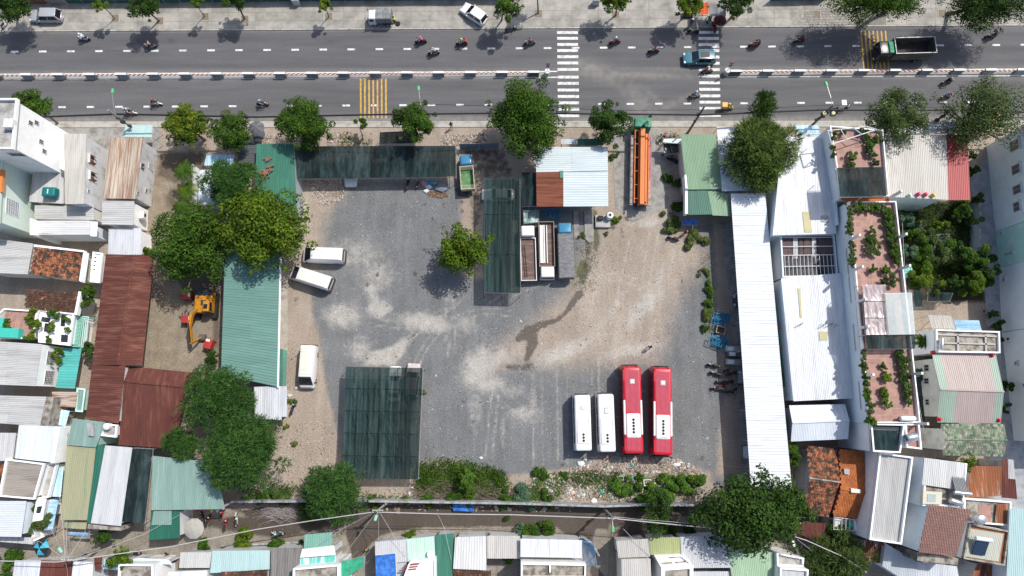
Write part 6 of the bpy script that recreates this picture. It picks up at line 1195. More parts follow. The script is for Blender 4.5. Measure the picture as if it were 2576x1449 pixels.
def tree(label,q,rq,zc,kind='mid',style='broad',base=None,dens=1.0,nb=None,leaf=(.34,.20),name='tree',seed=None,cat='tree',flat=.62,bare=0,sx=1.0,twm=None):
 sd=seed if seed is not None else int(q[0]*7+q[1]*13)%9999;rg=np.random.default_rng(sd);rp=random.Random(sd)
 c=P(*q,zc);rx=(rq[0]if hasattr(rq,'__len__')else rq)/17.6;ry=(rq[1]if hasattr(rq,'__len__')else rq)/17.6;rm=(rx+ry)/2;rz=min(rm*flat,zc*.75)
 b=P(*base,0)if base else Vector((c.x+rp.uniform(-.3,.3),c.y+rp.uniform(-.3,.3),0));root=empty(name,(b.x,b.y,0),label,cat)
 nb=int((nb or(9+rm*5))*1.25);blobs=[]
 for i in range(nb):
  while True:
   v=np.array([rp.uniform(-1,1),rp.uniform(-1,1),rp.uniform(-.8,1)])
   if .12<np.linalg.norm(v)<1:break
  k=.80;br=rm*rp.uniform(.17,.33)*(1.15-.35*np.linalg.norm(v[:2]));blobs.append((c.x+v[0]*rx*k,c.y+v[1]*ry*k,c.z+v[2]*rz*k,max(br,.28)))
 for i in range(int(nb*.22)):
  a=rp.uniform(0,6.283);f=rp.uniform(.8,1.0);blobs.append((c.x+math.cos(a)*rx*f,c.y+math.sin(a)*ry*f,c.z+rz*rp.uniform(-.5,.35),max(rm*rp.uniform(.07,.14),.2)))
 n=int(430*rx*ry*dens*(0.20/leaf[1])*(.34/leaf[0]))+60
 if style=='feather':n=int(n*1.5)
 pos,d=blob_pts(blobs,n,rg)
 if style=='feather':V_,F_=spray_cards(pos,d,leaf[0]*1.45,leaf[1]*.34,rg)
 elif style=='pine':V_,F_=spray_cards(pos,d*np.array([1,1,1.6]),leaf[0]*2.0,leaf[1]*.4,rg,-.2)
 else:
  nr=d*1.0+np.array([0,0,.35])+rg.normal(size=(n,3))*.42;nr/=np.linalg.norm(nr,axis=1)[:,None];V_,F_=leaf_cards(pos,nr,leaf[0],leaf[1],rg)
 foliage('crown',root,V_,F_,LEAF[kind])
 mb=MB(root.location);r0=max(.06,rm*.05);fork=Vector((b.x+(c.x-b.x)*.55,b.y+(c.y-b.y)*.55,max(c.z-rz*.9,c.z*.35)))
 mid=(b+fork)/2+Vector((rp.uniform(-.15,.15),rp.uniform(-.15,.15),0));mb.sweep([b,mid,fork],[r0*1.3,r0,r0*.85],7)
 for bl in blobs:
  e=Vector(bl[:3]);m_=fork.lerp(e,.5)+Vector((rp.uniform(-.2,.2),rp.uniform(-.2,.2),rp.uniform(0,.3)));mb.sweep([fork,m_,e],[r0*.55,r0*.32,r0*.1],5)
 for i in range(bare):
  a=rp.uniform(3.6,5.8);e=Vector((c.x+math.cos(a)*rx*rp.uniform(.7,1.1),c.y+math.sin(a)*ry*rp.uniform(.7,1.15),c.z-rz*rp.uniform(-.1,.4)));m_=fork.lerp(e,.5)+Vector((rp.uniform(-.4,.4),rp.uniform(-.4,.4),.3));mb.sweep([fork,m_,e],[r0*.4,r0*.25,.02],4)
  for j in range(5):f=m_.lerp(e,rp.uniform(.1,1));mb.tube(f,f+Vector((rp.uniform(-.6,.6),rp.uniform(-.7,.3),rp.uniform(-.1,.4))),.022,.008,4)
 mb.build('trunk',BARK,root,True);return root
BG=(.30,.19);SM=(.24,.15)
tree('rounded tree beside the tall white block at the left edge',(78,266),(58,42),5.5,'mid',leaf=SM)
tree('yellow green roadside tree left of the two joined crowns',(472,316),(58,60),5.0,'yellow',leaf=BG,dens=1.1)
tree('green roadside tree joined to the yellow green one',(580,332),(56,56),5.0,'mid',leaf=SM)
tree('dense dark roadside tree left of the yellow stripes',(760,315),(70,70),5.5,'mid',leaf=SM,dens=1.2)
tree('small sapling below the yellow stripes',(906,312),(17,22),3.0,'mid',leaf=SM,base=(912,352),nb=6)
tree('dense roadside tree right of the yellow stripes',(1040,305),(56,56),5.5,'mid',leaf=SM,dens=1.1)
tree('largest roadside tree at the left of the first crossing',(1322,295),(98,98),6.5,'mid',leaf=BG,dens=1.2,nb=46)
tree('roadside tree behind the green pump truck cab',(1532,308),(56,58),5.5,'dark',leaf=SM)
tree('small crown at the top of the fine leaved roadside tree',(1919,268),(32,30),7.0,'dark','pine',base=(1880,330));tree('fine leaved roadside tree over the pale ribbed roof',(1915,388),(88,90),6.0,'pine','pine',dens=1.3,nb=40)
tree('open branched tree in front of the patchy white tarpaulin roof',(2262,290),(78,74),8.0,'olive',leaf=SM,dens=.62,nb=40)
tree('wide sparse tree with dark limbs at the upper right',(2470,285),(112,92),8.5,'olive',leaf=SM,dens=.42,nb=54)
tree('dark tree in the upper left corner',(30,14),(58,42),5.0,'dark',leaf=SM,base=(45,48))
tree('young yellow green tree behind the silver people carrier',(252,10),(20,20),4.2,'yellow',leaf=SM,base=(289,48),nb=7)
tree('round dark tree on the far pavement by the second tree pit',(362,14),(46,38),5.0,'dark',leaf=SM,base=(402,53))
tree('slim young tree on the far pavement by the third tree pit',(495,6),(17,20),4.4,'bright',leaf=SM,base=(516,42),nb=7)
tree('tree cut by the top edge above the fourth tree pit',(598,-8),(44,34),5.0,'mid',leaf=SM,base=(616,49))
tree('young yellow green tree left of the canvas covered pickup',(814,12),(20,22),4.0,'yellow',leaf=SM,base=(828,44),nb=8)
tree('tree beside the white hatchback on the far pavement',(1278,20),(38,36),5.0,'mid',leaf=SM,base=(1262,52))
tree('tree with bare trunk cut by the top edge',(1348,-48),(36,30),6.0,'mid',leaf=SM,base=(1354,35))
tree('bright tree right of the first crossing on the far pavement',(1548,2),(46,32),4.6,'bright',leaf=BG,base=(1549,40))
tree('bright tree over the street stall',(1738,6),(48,36),5.0,'bright',leaf=BG,base=(1728,40));tree('dark leaning tree right of the street stall',(1856,8),(48,38),5.2,'dark',leaf=SM,base=(1836,48))
tree('wide spreading tree above the open box lorry',(2205,2),(128,56),6.5,'mid',leaf=SM,dens=.8,nb=50,base=(2230,30));tree('dark wide tree in the upper right corner',(2490,14),(118,64),6.5,'dark',leaf=SM,dens=.8,nb=50,base=(2380,36))
tree('feathery green tree over the white plank hut',(585,470),(74,64),6.0,'fern','feather',dens=1.2);tree('big glossy yellow green tree above the teal workshop',(662,572),(108,104),7.0,'bright',leaf=(.40,.25),dens=1.05,nb=52);tree('large deep green tree beside the dirt lane',(488,612),(92,108),6.5,'mid',leaf=(.36,.2),dens=1.1,nb=48)
tree('lone yellow green tree with bare twigs in the middle of the yard',(1166,628),(72,64),4.6,'bright',leaf=(.36,.24),dens=.85,nb=34,bare=16)
tree('feathery tree above the other feathery tree at the lower left',(548,1005),(84,74),6.0,'fern','feather',dens=1.2,nb=40);tree('largest feathery tree at the lower left',(612,1142),(96,84),6.5,'fern','feather',dens=1.2,nb=46);tree('small feathery crown beside the dark rust gable',(458,1115),(42,36),5.0,'fern','feather')
tree('feathery tree at the wall below the large green carport',(838,1240),(74,62),5.0,'fern','feather',dens=1.2,nb=34)
tree('big broad leaved tree by the alley at the end of the white shed',(1888,1292),(128,92),7.0,'dark',leaf=(.40,.24),dens=1.0,nb=56);tree('broad leaved crown touching the old orange tile roof',(1985,1275),(38,52),6.0,'mid',leaf=(.36,.22))
tree('thin dark tree leaning out over the alley',(1655,1290),(30,62),4.5,'dark',leaf=SM,dens=.8);tree('olive bush tree in the lower right lane',(2095,1412),(76,58),4.0,'olive','pine',dens=1.2);tree('yellow green tree between roofs at the lower left',(302,1408),(30,28),4.6,'bright',leaf=SM)
tree('light green sapling in the weeds above the alley wall',(1174,1206),(20,28),2.4,'vine',leaf=SM);tree('green creeper tree beside the laundry balcony',(2100,1345),(38,30),3.0,'mid',leaf=BG)
tree('dark shrub tree at the foot of the khaki roof',(258,1352),(30,16),2.6,'dark',leaf=SM);tree('leafy tree in the gap beside the old orange tile roof',(1996,1145),(18,32),3.5,'mid',leaf=SM);tree('small tree between grey sheet roof and rust roofs',(2436,1165),(16,24),6.0,'bright',leaf=SM)
tree('leafy bush tree squeezed between the dark tile roof and the mint gate',(222,745),(16,34),4.0,'mid',leaf=SM);tree('small leafy tree by the barred windows in the narrow lane',(226,875),(14,26),3.0,'dark',leaf=SM);tree('dark bush between the excavator lot and teal workshop',(530,905),(16,28),2.0,'dark',leaf=SM);tree('bright bush at the corner of the low grey white roof',(372,632),(16,12),2.2,'bright',leaf=SM)
def palm(label,q,zc,rq,n=11,kind='mid',cat='palm',name='palm',seed=1,base=None):
 rg=random.Random(seed);c=P(*q,zc);root=empty(name,(c.x,c.y,0),label,cat);L=rq/19.5
 mb=MB(root.location);mb.sweep([(c.x,c.y,0),(c.x+.1,c.y,zc*.5),(c.x,c.y,zc)],[.14,.11,.09],7);mb.build('trunk',BARK,root,True)
 for i in range(n):
  a=2*math.pi*i/n+rg.uniform(-.2,.2);l=L*rg.uniform(.8,1.15);mb=MB(root.location);pts=[]
  for s in range(7):t=s/6;pts.append(Vector((c.x+math.cos(a)*l*t,c.y+math.sin(a)*l*t,zc+l*(.5*t-.75*t*t))))
  sd=Vector((-math.sin(a),math.cos(a),0))
  mb.sweep(pts,[.03,.028,.025,.02,.015,.012,.008],4)
  for s in range(26):
   t=.08+.9*s/26;k=min(int(t*6),5);p=pts[k].lerp(pts[k+1],t*6-k);ll=l*.30*math.sin(math.pi*(.15+.85*t)*.95+.1)
   for sg in(-1,1):
    e=p+sd*sg*ll+(pts[k+1]-pts[k]).normalized()*ll*.6-Vector((0,0,ll*.25));w=(pts[k+1]-pts[k]).normalized()*.035;mb.add([p-w,p+w,e],[(0,1,2)])
  mb.build('frond',LEAF[kind],root)
 return root
palm('palm with long drooping fronds beside the dirt lane',(462,430),4.0,34,kind='mid',seed=3);palm('lower palm clump beside the dirt lane',(468,480),3.0,32,kind='yellow',seed=5);palm('palm clump touching the large deep green tree',(455,522),2.6,28,kind='mid',seed=8)
palm('palm beside the roof terrace and cream ribbed roof',T1(3,2,1560,530),4.0,24,kind='mid',seed=9)
def shrub(label,q,r,z=0.0,hgt=None,kind='mid',name='shrub',cat='shrub',group=None,style='broad',leaf=SM,dens=1.2,stem=True):
 """a bush standing at height z"""
 rm=r/16.0;hgt=hgt or rm*1.1;p=P(*q,z+hgt*.6);rg=np.random.default_rng(int(q[0]*31+q[1]*17)%99991);root=empty(name,(p.x,p.y,z),label,cat,0,group)
 ec,es=math.cos(q[0]),math.sin(q[0]);blobs=[]
 for _ in range(12):
  u,w=rg.normal()*rm*.52,rg.normal()*rm*.36;blobs.append((p.x+u*ec-w*es,p.y+u*es+w*ec,z+hgt*rg.uniform(.25,.9),rm*rg.uniform(.18,.42)))
 n=int(480*rm*rm*dens*(0.20/leaf[1])*(.34/leaf[0]))+40;pos,d=blob_pts(blobs,n,rg);pos[:,2]=np.maximum(pos[:,2],z+.03)
 if style=='feather':V_,F_=spray_cards(pos,d,leaf[0]*2,leaf[1]*.5,rg)
 else:nr=d*.6+np.array([0,0,.7])+rg.normal(size=(n,3))*.4;nr/=np.linalg.norm(nr,axis=1)[:,None];V_,F_=leaf_cards(pos,nr,leaf[0],leaf[1],rg)
 foliage('foliage',root,V_,F_,LEAF[kind])
 if stem:
  mb=MB(root.location)
  for b in blobs:mb.tube((p.x,p.y,z),b[:3],.03,.012,4)
  mb.build('stems',BARK,root)
 return root
for x,y,r,k,lab in((1340,760,62,'blue','blue green shrub at the left of the walled garden'),(1440,790,58,'blue','second blue green shrub in the walled garden'),(1540,860,70,'olive','brown green shrub near the garden fish pond'),(1720,800,50,'bright','round bright shrub in the walled garden'),(1950,650,84,'mid','leafy shrub at the top of the walled garden'),(2045,745,50,'mid','small leafy shrub by the garden passage'),(1490,965,70,'mid','shrub left of the garden fish pond'),(1380,1085,62,'blue','tall pale shrub against the terrace wall in the garden'),(1525,1130,84,'mid','large shrub below the garden fish pond'),(1700,1080,80,'olive','brownish shrub over the garden fish pond'),(1960,1130,110,'mid','largest dark shrub of the walled garden'),(2110,1190,84,'mid','dark shrub next to the garden passage'),(2175,1310,96,'dark','dark shrub overhanging the garden passage'),(1590,1320,90,'yellow','yellow green shrub beside the turquoise parasol'),(1480,1385,76,'yellow','lower yellow green shrub in the garden corner'),(2070,1430,92,'bright','bright shrub at the foot of the walled garden'),(1860,1400,60,'dark','dark low shrub at the foot of the garden'),(2090,570,50,'dark','dark shrub at the red roof corner'),(2065,260,40,'dark','dark shrub in the passage beside the red roof'),(2040,130,34,'dark','small shrub in the passage beside the red roof'),(1630,1000,60,'olive','creeper over the middle of the garden pond'),(1850,1020,50,'fern','thin shrub right of the garden pond'),(1900,740,44,'dark','low dark shrub in the middle of the garden')):
 shrub(lab,T1(3,1,x,y),r/3.6,0,2.4+r/60,{'yellow':'bright'}.get(k,k),name='garden_shrub')
for x,y,r,lab in((2270,250,40,'small dark shrub by the blue grey wall'),(2300,380,56,'dark shrub against the blue grey wall below the small one'),(2350,520,30,'dark shrub by the corner of the cream ribbed roof'),(2390,980,50,'dark shrub behind the mauve roof'),(2400,1200,44,'lower dark shrub behind the mauve roof'),(1590,1130,62,'dark bush between terrace house and mauve roof'),(1510,880,60,'light green bush between terrace house and mauve roof')):
 shrub(lab,T1(3,2,x,y),r/4,0,2.6,'dark' if 'dark' in lab else 'blue')
for x,y,r,k,lab in((1772,684,12,'grass','small weed clump at the top of the shed ledge'),(1786,725,17,'mid','largest weed clump along the shed ledge'),(1785,760,10,'mid','weed clump above the round weed on the ledge'),(1784,763,13,'dark','round weed clump on the shed ledge'),(1779,788,20,'grass','spreading weed clump beside the blue frames'),(1774,826,11,'mid','lone weed clump left of the wooden crate'),(1546,556,12,'bright','bright weed beside the white water tank'),(1464,590,9,'grass','weed clump at the end of the truck strip'),(1525,588,5,'grass','tiny weed on the bare dirt by the gateway'),(1540,395,14,'olive','bush between office hut and gateway'),(1693,455,20,'mid','leafy bush left of the gate house'),(1692,570,26,'olive','thorny bush at the corner of the gate house'),(1700,520,16,'dark','dark bush under the gate house upstand'),(1756,600,26,'grass','flat weed patch below the gate house'),(1062,985,9,'grass','weed tuft at the edge of the large carport'),(738,1010,10,'grass','weed tuft below the cream roofed minibus'),(741,1115,9,'grass','weed tuft on the rubble beside the feathery tree'),(720,1075,7,'yellow','small weed by the silver lean to'),(1690,1205,12,'vine','climbing weed below the red coaches'),(1360,1195,20,'mid','leafy weed left of the rubble heap'),(1423,1196,10,'mid','small leafy weed on the rubble heap'),(1610,1200,10,'mid','small weed beside the rubble frames')):
 shrub(lab,(x,y),r*.82,0,.25+r/60,k,name='weed',cat='weed',stem=False)
for x,y,r,k,lab in((1318,1255,34,'blue','large bluish castor bush at the alley wall'),(1375,1250,22,'mid','bush right of the castor bush'),(1555,1222,32,'vine','bright creeper mound left of the square frame'),(1600,1225,20,'mid','darker creeper between the bright mounds'),(1650,1235,44,'vine','largest bright creeper mound on the rubble'),(1712,1225,34,'vine','creeper mound near the end of the rubble'),(1755,1205,26,'mid','creeper climbing beside the big alley tree'),(1640,1262,30,'vine','creeper spilling over the alley wall'),(935,1265,18,'mid','bush right of the carport feathery tree'),(1020,1262,10,'bright','small bright bush on the alley wall'),(1085,1258,24,'mid','bush on the alley wall below the twigs'),(1140,1255,26,'mid','second bush on the alley wall below the twigs'),(1180,1252,24,'mid','third bush on the alley wall below the twigs'),(1265,1258,26,'mid','bush left of the castor bush'),(660,1250,26,'mid','bush below the lower left dirt corner'),(705,1245,30,'olive','olive bush behind the dead grey tree'),(775,1290,30,'olive','olive bush hanging over the alley')):
 shrub(lab,(x,y),r*.74,0,.5+r/60,k,cat='bush',name='bush')
for x,y,r,k,lab in((505,1375,16,'mid','bush left of the pale cyan roof front'),(615,1372,24,'bright','bright bush before the pale cyan roof'),(693,1378,22,'mid','bush before the dark fibre roof'),(755,1375,10,'dark','small bush by the mint awning'),(1040,1342,10,'bright','small bright bush in front of the pale green roof'),(1305,1338,14,'blue','pale leaved bush in front of the bright white roof'),(1345,1340,26,'mid','bush in front of the bright white roof'),(1380,1338,14,'mid','small bush at the corner of the bright white roof'),(1686,1342,16,'dark','bush before the yellow green roof'),(1735,1340,16,'dark','bush before the wide pale grey roof'),(1275,1405,12,'bright','bush on the beige grey roof terrace'),(20,1415,26,'mid','bush at the bottom left corner'),(95,1250,10,'mid','plants over the lower left white front'),(75,1265,14,'mid','leafy planter beside the pale grey panel roof'),(95,1320,18,'olive','reddish green planter at the lane corner')):
 shrub(lab,(x,y),r,0 if y>1330 else 3.0,1.2,k,cat='bush',name='bush')
POT=surf('pot_clay',(.25,.11,.07),var=.2);POTW=surf('pot_white',(.6,.6,.58),var=.1)
def pot(label,q,r,z,k,group,white=False):
 o=shrub(label,q,r,z+.3,.3+r/32,k,'potted_plant','potted plant',group,stem=False);p=o.location;o.location.z=z
 for ch in o.children:ch.location.z+=.3
 mb=MB();w=max(.18,r/75);mb.lathe((0,0,0),[(w*.7,0),(w,.3),(w*.9,.33)],10);mb.build('pot',POTW if white else POT,o,True);return o
rp=random.Random(5)
def potrow(label,group,c,r,pts,z,kinds):
 ORD='first second third fourth fifth sixth seventh eighth ninth tenth eleventh twelfth thirteenth fourteenth fifteenth sixteenth seventeenth eighteenth nineteenth twentieth twenty-first'.split()
 for i,(x,y,s)in enumerate(sorted(pts,key=lambda t:t[1])):pot('%s %s, counted from the top'%(ORD[i],label),T1(c,r,x,y),s/5.0,z,rp.choice(kinds),group,rp.random()<.3)
potrow('potted plant along the left wall of the upper roof terrace','pots along the left wall of the upper roof terrace',3,1,[(825,640+42*i+rp.uniform(-8,8),34)for i in range(7)]+[(850,1000+50*i,36)for i in range(5)],8.4,['olive','sage','olive'])
potrow('potted plant along the right wall of the upper roof terrace','pots along the right wall of the upper roof terrace',3,1,[(1190+i*9,660+46*i,44)for i in range(12)]+[(1240+i*6,690+52*i,30)for i in range(9)],8.4,['mid','dark','olive'])
potrow('potted plant along the top wall of the upper roof terrace','pots along the top wall of the upper roof terrace',3,1,[(860+58*i,640+rp.uniform(-14,14),46)for i in range(6)],8.4,['mid','sage','olive'])
potrow('potted plant in the middle cluster of the upper roof terrace','pots in the middle of the upper roof terrace',3,1,[(1050,868,34),(1010,960,40),(1060,945,44),(1090,985,44),(1020,1030,42),(1075,1060,46),(1030,1085,36),(1060,1255,38),(1175,1265,40),(1220,1270,26),(1180,1385,36),(1275,1365,52)],8.4,['olive','mid','dark'])
potrow('potted plant along the left wall of the lower roof terrace','pots along the left wall of the lower roof terrace',3,2,[(960,640+70*i,34)for i in range(3)]+[(975+8*i,800+75*i,40)for i in range(8)],8.4,['sage','olive','mid'])
potrow('potted plant along the right wall of the lower roof terrace','pots along the right wall of the lower roof terrace',3,2,[(1335+7*i,640+48*i,36)for i in range(11)]+[(1400+5*i,720+85*i,30)for i in range(6)],8.4,['mid','dark','olive'])
potrow('potted plant in the middle of the lower roof terrace','pots in the middle of the lower roof terrace',3,2,[(1165,780,30),(1182,845,12),(1205,895,46),(1180,1030,44),(1185,1070,42),(1190,1150,44),(1045,1320,44),(1300,660,22)],8.4,['mid','bright'])
potrow('potted plant on the uppermost terrace by the road','pots on the uppermost terrace by the road',3,1,[(850,110,58),(1010,60,44),(1040,0,44),(1060,110,40),(1000,-80,40),(655,-60,30),(650,30,30),(655,110,28),(850,210,44),(690,-120,36),(760,-130,30),(950,-130,40),(1070,-50,44),(1080,180,34)],8.0,['mid','dark','olive'])
potrow('potted plant on the left roof garden','pots on the left roof garden',0,2,[(320,240,40),(290,300,40),(340,340,50),(380,370,40),(330,430,30),(300,490,40),(55,350,40),(80,385,30)],4.8,['yellow','mid','bright'])
potrow('potted plant on the white planter terraces','pots on the white planter terraces',0,2,[(525,255,52),(520,375,34),(500,420,40),(495,510,44),(645,300,30),(665,415,26),(690,320,30),(690,425,20)],4.3,['vine','yellow','mid'])
potrow('potted plant under the barred windows above the turquoise awning','pots above the turquoise awning',0,2,[(585,640,40),(545,670,36),(580,725,44)],3.4,['bright','mid'])
# ------ people and two-wheelers
SKIN=surf('skin',(.36,.20,.13),var=.05,rough=.6);HAIR=surf('black_hair',(.012,.010,.010),var=.1,rough=.5)
def cloth(k,c):return surf('cloth_'+k,c,var=.12,sv=6,rough=.9)
def skinned(name,J,E,Rr,tags):
 """one continuous body grown from a skeleton; faces take the material of the nearest bone (0 shirt, 1 trousers, 2 skin, 3 shoes)"""
 me=bpy.data.meshes.new(name+'_skel');ks=list(J);me.from_pydata([J[k]for k in ks],[(ks.index(a),ks.index(b))for a,b in E],[])
 o=bpy.data.objects.new(name+'_skel',me);COL.objects.link(o);md=o.modifiers.new('s','SKIN');md.use_smooth_shade=True
 for i,k in enumerate(ks):
  sv=me.skin_vertices[0].data[i];r=Rr.get(k,.05);sv.radius=r if isinstance(r,tuple)else(r,r);sv.use_root=(k=='pelvis')
 sb=o.modifiers.new('u','SUBSURF');sb.levels=1;sb.render_levels=1
 dg=bpy.context.evaluated_depsgraph_get();dg.update();out=bpy.data.meshes.new_from_object(o.evaluated_get(dg));bpy.data.objects.remove(o);bpy.data.meshes.remove(me)
 segs=[(Vector(J[a]),Vector(J[b]),tags.get((a,b),0))for a,b in E];mi=[]
 for p in out.polygons:
  c=p.center;best=(1e9,0)
  for a,b,t in segs:
   d=b-a;u=max(0,min(1,(c-a).dot(d)/max(d.length_squared,1e-9)));best=min(best,((c-a-d*u).length,t))
  mi.append(best[1])
 out.materials.clear()
 for _ in range(4):out.materials.append(SKIN)
 out.polygons.foreach_set('material_index',mi);out.name=name;return out
def skeleton(pel,sp,ch,nk,hd,sho,elb,wri,kne,ank):
 J=dict(pelvis=pel,spine=sp,chest=ch,neck=nk,head=hd,crown=(hd[0]+.02,hd[1],hd[2]+.12));E=[('pelvis','spine'),('spine','chest'),('chest','neck'),('neck','head'),('head','crown')];tg={('neck','head'):2,('head','crown'):2}
 for s,n in((1,'l'),(-1,'r')):
  g=lambda p:(p[0],p[1]*s,p[2])if not isinstance(p,dict)else(p[n][0],p[n][1]*s,p[n][2])
  w=Vector(g(wri));e=Vector(g(elb));d=(w-e).normalized();sd=d.cross(Vector((0,0,1))).normalized()*.022;J.update({n+'sho':g(sho),n+'elb':tuple(e),n+'wri':tuple(w),n+'palm':tuple(w+d*.07)})
  E+=[('chest',n+'sho'),(n+'sho',n+'elb'),(n+'elb',n+'wri'),(n+'wri',n+'palm')];tg.update({(n+'elb',n+'wri'):2,(n+'wri',n+'palm'):2})
  for i in range(4):J[n+'f%d'%i]=tuple(w+d*(.15-.012*abs(i-1.5))+sd*(i-1.5)-Vector((0,0,.03)));E.append((n+'palm',n+'f%d'%i));tg[(n+'palm',n+'f%d'%i)]=2
  J[n+'th']=tuple(w+d*.06+sd*2.6);E.append((n+'wri',n+'th'));tg[(n+'wri',n+'th')]=2
  k=g(kne);a=g(ank);J.update({n+'hip':(pel[0],.1*s,pel[2]-.02),n+'kne':k,n+'ank':a,n+'toe':(a[0]+.17,a[1],a[2]-.05)})
  E+=[('pelvis',n+'hip'),(n+'hip',n+'kne'),(n+'kne',n+'ank'),(n+'ank',n+'toe')];tg.update({('pelvis',n+'hip'):1,(n+'hip',n+'kne'):1,(n+'kne',n+'ank'):1,(n+'ank',n+'toe'):3})
 Rr=dict(pelvis=(.15,.13),spine=(.14,.12),chest=(.17,.13),neck=.06,head=.095,crown=.07)
 for n in 'lr':Rr.update({n+'sho':.075,n+'elb':.05,n+'wri':.035,n+'palm':.04,n+'hip':.1,n+'kne':.068,n+'ank':.048,n+'toe':.04,n+'th':.012,**{n+'f%d'%i:.011 for i in range(4)}})
 return J,E,Rr,tg
POSE=dict(ride=skinned('rider_body',*skeleton((-.28,0,.84),(-.25,0,1.02),(-.16,0,1.28),(-.10,0,1.46),(-.05,0,1.6),(-.14,.2,1.38),(.08,.3,1.16),(.33,.30,1.02),(.14,.2,.70),(.12,.17,.34))),stand=skinned('standing_body',*skeleton((0,0,.93),(0,0,1.1),(.02,0,1.34),(.03,0,1.5),(.05,0,1.62),(.02,.2,1.42),dict(l=(-.06,.26,1.14),r=(.1,.26,1.14)),dict(l=(.05,.27,.9),r=(.24,.25,.95)),dict(l=(.14,.1,.5),r=(.0,.1,.5)),dict(l=(.12,.1,.08),r=(-.2,.1,.1)))),crouch=skinned('crouching_body',*skeleton((-.1,0,.36),(-.06,0,.52),(.1,0,.74),(.18,0,.88),(.24,0,.98),(.12,.2,.82),(.28,.26,.58),(.5,.16,.5),(.3,.22,.5),(.02,.16,.08))),lean=skinned('leaning_body',*skeleton((0,0,.5),(.14,0,.56),(.38,0,.66),(.52,0,.74),(.62,0,.82),(.42,.2,.68),(.6,.28,.42),(.78,.2,.28),(-.2,.14,.2),(-.55,.14,.1))))
HEADAT=dict(ride=(-.04,0,1.64),stand=(.05,0,1.66),crouch=(.25,0,1.02),lean=(.65,0,.86))
def cap_mesh(nm,r,squash=1.0,brim=0.0):
 mb=MB();pr=[(r*math.cos(R(a)),r*math.sin(R(a))*squash)for a in(-25,0,25,50,75)]+[(.01,r*squash)]
 if brim:pr=[(r+brim,-.02)]+pr
 mb.lathe((0,0,0),pr,12);return mb.mesh(nm)
HELM=cap_mesh('helmet',.15);HAIRM=cap_mesh('hair',.125,.95);HATM=cap_mesh('conical_hat',.12,.9,.16)
def objmat(o,*ms):
 for i,m in enumerate(ms):o.material_slots[i].link='OBJECT';o.material_slots[i].material=m
def person(label,loc,rz,pose='stand',shirt=(.2,.2,.2),pants=(.03,.03,.04),head=('hair',None),scale=1.0,pack=None):
 if shirt not in PCOL:PCOL[shirt]=cloth('s%d'%len(PCOL),shirt)
 if pants not in PCOL:PCOL[pants]=cloth('p%d'%len(PCOL),pants)
 o=link('person',POSE[pose]);o.location=loc;o.rotation_euler=(0,0,rz);tag(o,label,'person');objmat(o,PCOL[shirt],PCOL[pants],SKIN,BLACKP)
 kind,colr=head;me={'hair':HAIRM,'helmet':HELM,'hat':HATM}[kind]
 if not me.materials:me.materials.append(HAIR)
 hm=link(kind if kind!='hat' else 'hat',me,o);hm.location=HEADAT[pose]
 if kind!='hair':
  if colr not in PCOL:PCOL[colr]=surf('helmet%d'%len(PCOL),colr,var=.02,rough=.25)
  objmat(hm,PCOL[colr])
 if pack:
  mb=MB();mb.rbox((-.45,0,1.0),(.22,.32,.42),.08,.08);bg=mb.build('backpack',cloth('pack',pack),o)
 return o
PCOL={}
def scooter_meshes():
 d={};hw=.17
 mb=MB();rs=[]
 for x,w,z0,z1 in((-.78,.06,.62,.72),(-.6,.13,.42,.74),(-.25,.16,.34,.72),(-.02,.14,.26,.5),(.15,.12,.24,.34),(.3,.13,.26,.4)):rs.append([(x,-w,z0),(x,-w*1.05,(z0+z1)/2),(x,-w*.8,z1),(x,w*.8,z1),(x,w*1.05,(z0+z1)/2),(x,w,z0)])
 mb.rings(rs);d['body']=mb.mesh('scooter_body')
 mb=MB();mb.rings([[(.28,-.17,.3),(.36,-.17,.3),(.36,.17,.3),(.28,.17,.3)],[(.38,-.2,.62),(.46,-.18,.62),(.46,.18,.62),(.38,.2,.62)],[(.44,-.1,.95),(.52,-.09,.95),(.52,.09,.95),(.44,.1,.95)]]);d['leg_shield']=mb.mesh('leg_shield')
 mb=MB();mb.rbox((-.33,0,.72),(.72,.28,.1),.1,.05);d['seat']=mb.mesh('seat')
 mb=MB();mb.tube((.45,-.33,1.0),(.5,0,.98),.02,n=5);mb.tube((.5,0,.98),(.45,.33,1.0),.02,n=5);d['handlebar']=mb.mesh('handlebar')
 mb=MB();mb.rbox((.53,0,.84),(.12,.2,.13),.05,.04);d['headlight']=mb.mesh('headlight')
 mb=MB();mb.rbox((-.78,0,.64),(.08,.16,.08),.03,.02);d['tail_light']=mb.mesh('tail_light')
 mb=MB();mb.lathe((0,-.05,.28),[(.17,0),(.26,.0),(.28,.03),(.28,.07),(.26,.1),(.17,.1)],14,'y');d['wheel']=mb.mesh('scooter_wheel')
 mb=MB();mb.lathe((0,-.03,.28),[(.02,0),(.175,.0),(.175,.06),(.02,.06)],10,'y');d['hub']=mb.mesh('hub')
 mb=MB();mb.rings([[(.42+.3*math.cos(a),-.07,.28+.3*math.sin(a))for a in np.linspace(.2,2.6,7)]+[(.42+.27*math.cos(a),-.07,.28+.27*math.sin(a))for a in np.linspace(2.6,.2,7)],[(.42+.3*math.cos(a),.07,.28+.3*math.sin(a))for a in np.linspace(.2,2.6,7)]+[(.42+.27*math.cos(a),.07,.28+.27*math.sin(a))for a in np.linspace(2.6,.2,7)]]);d['front_fender']=mb.mesh('front_fender')
 mb=MB();mb.rbox((0,0,0),(.05,.11,.08),.02,.02);d['mirror']=mb.mesh('mirror')
 mb=MB();mb.tube((-.7,-.16,.3),(-.1,-.14,.26),.045,.03,7);d['exhaust']=mb.mesh('exhaust')
 return d
SM_=scooter_meshes()
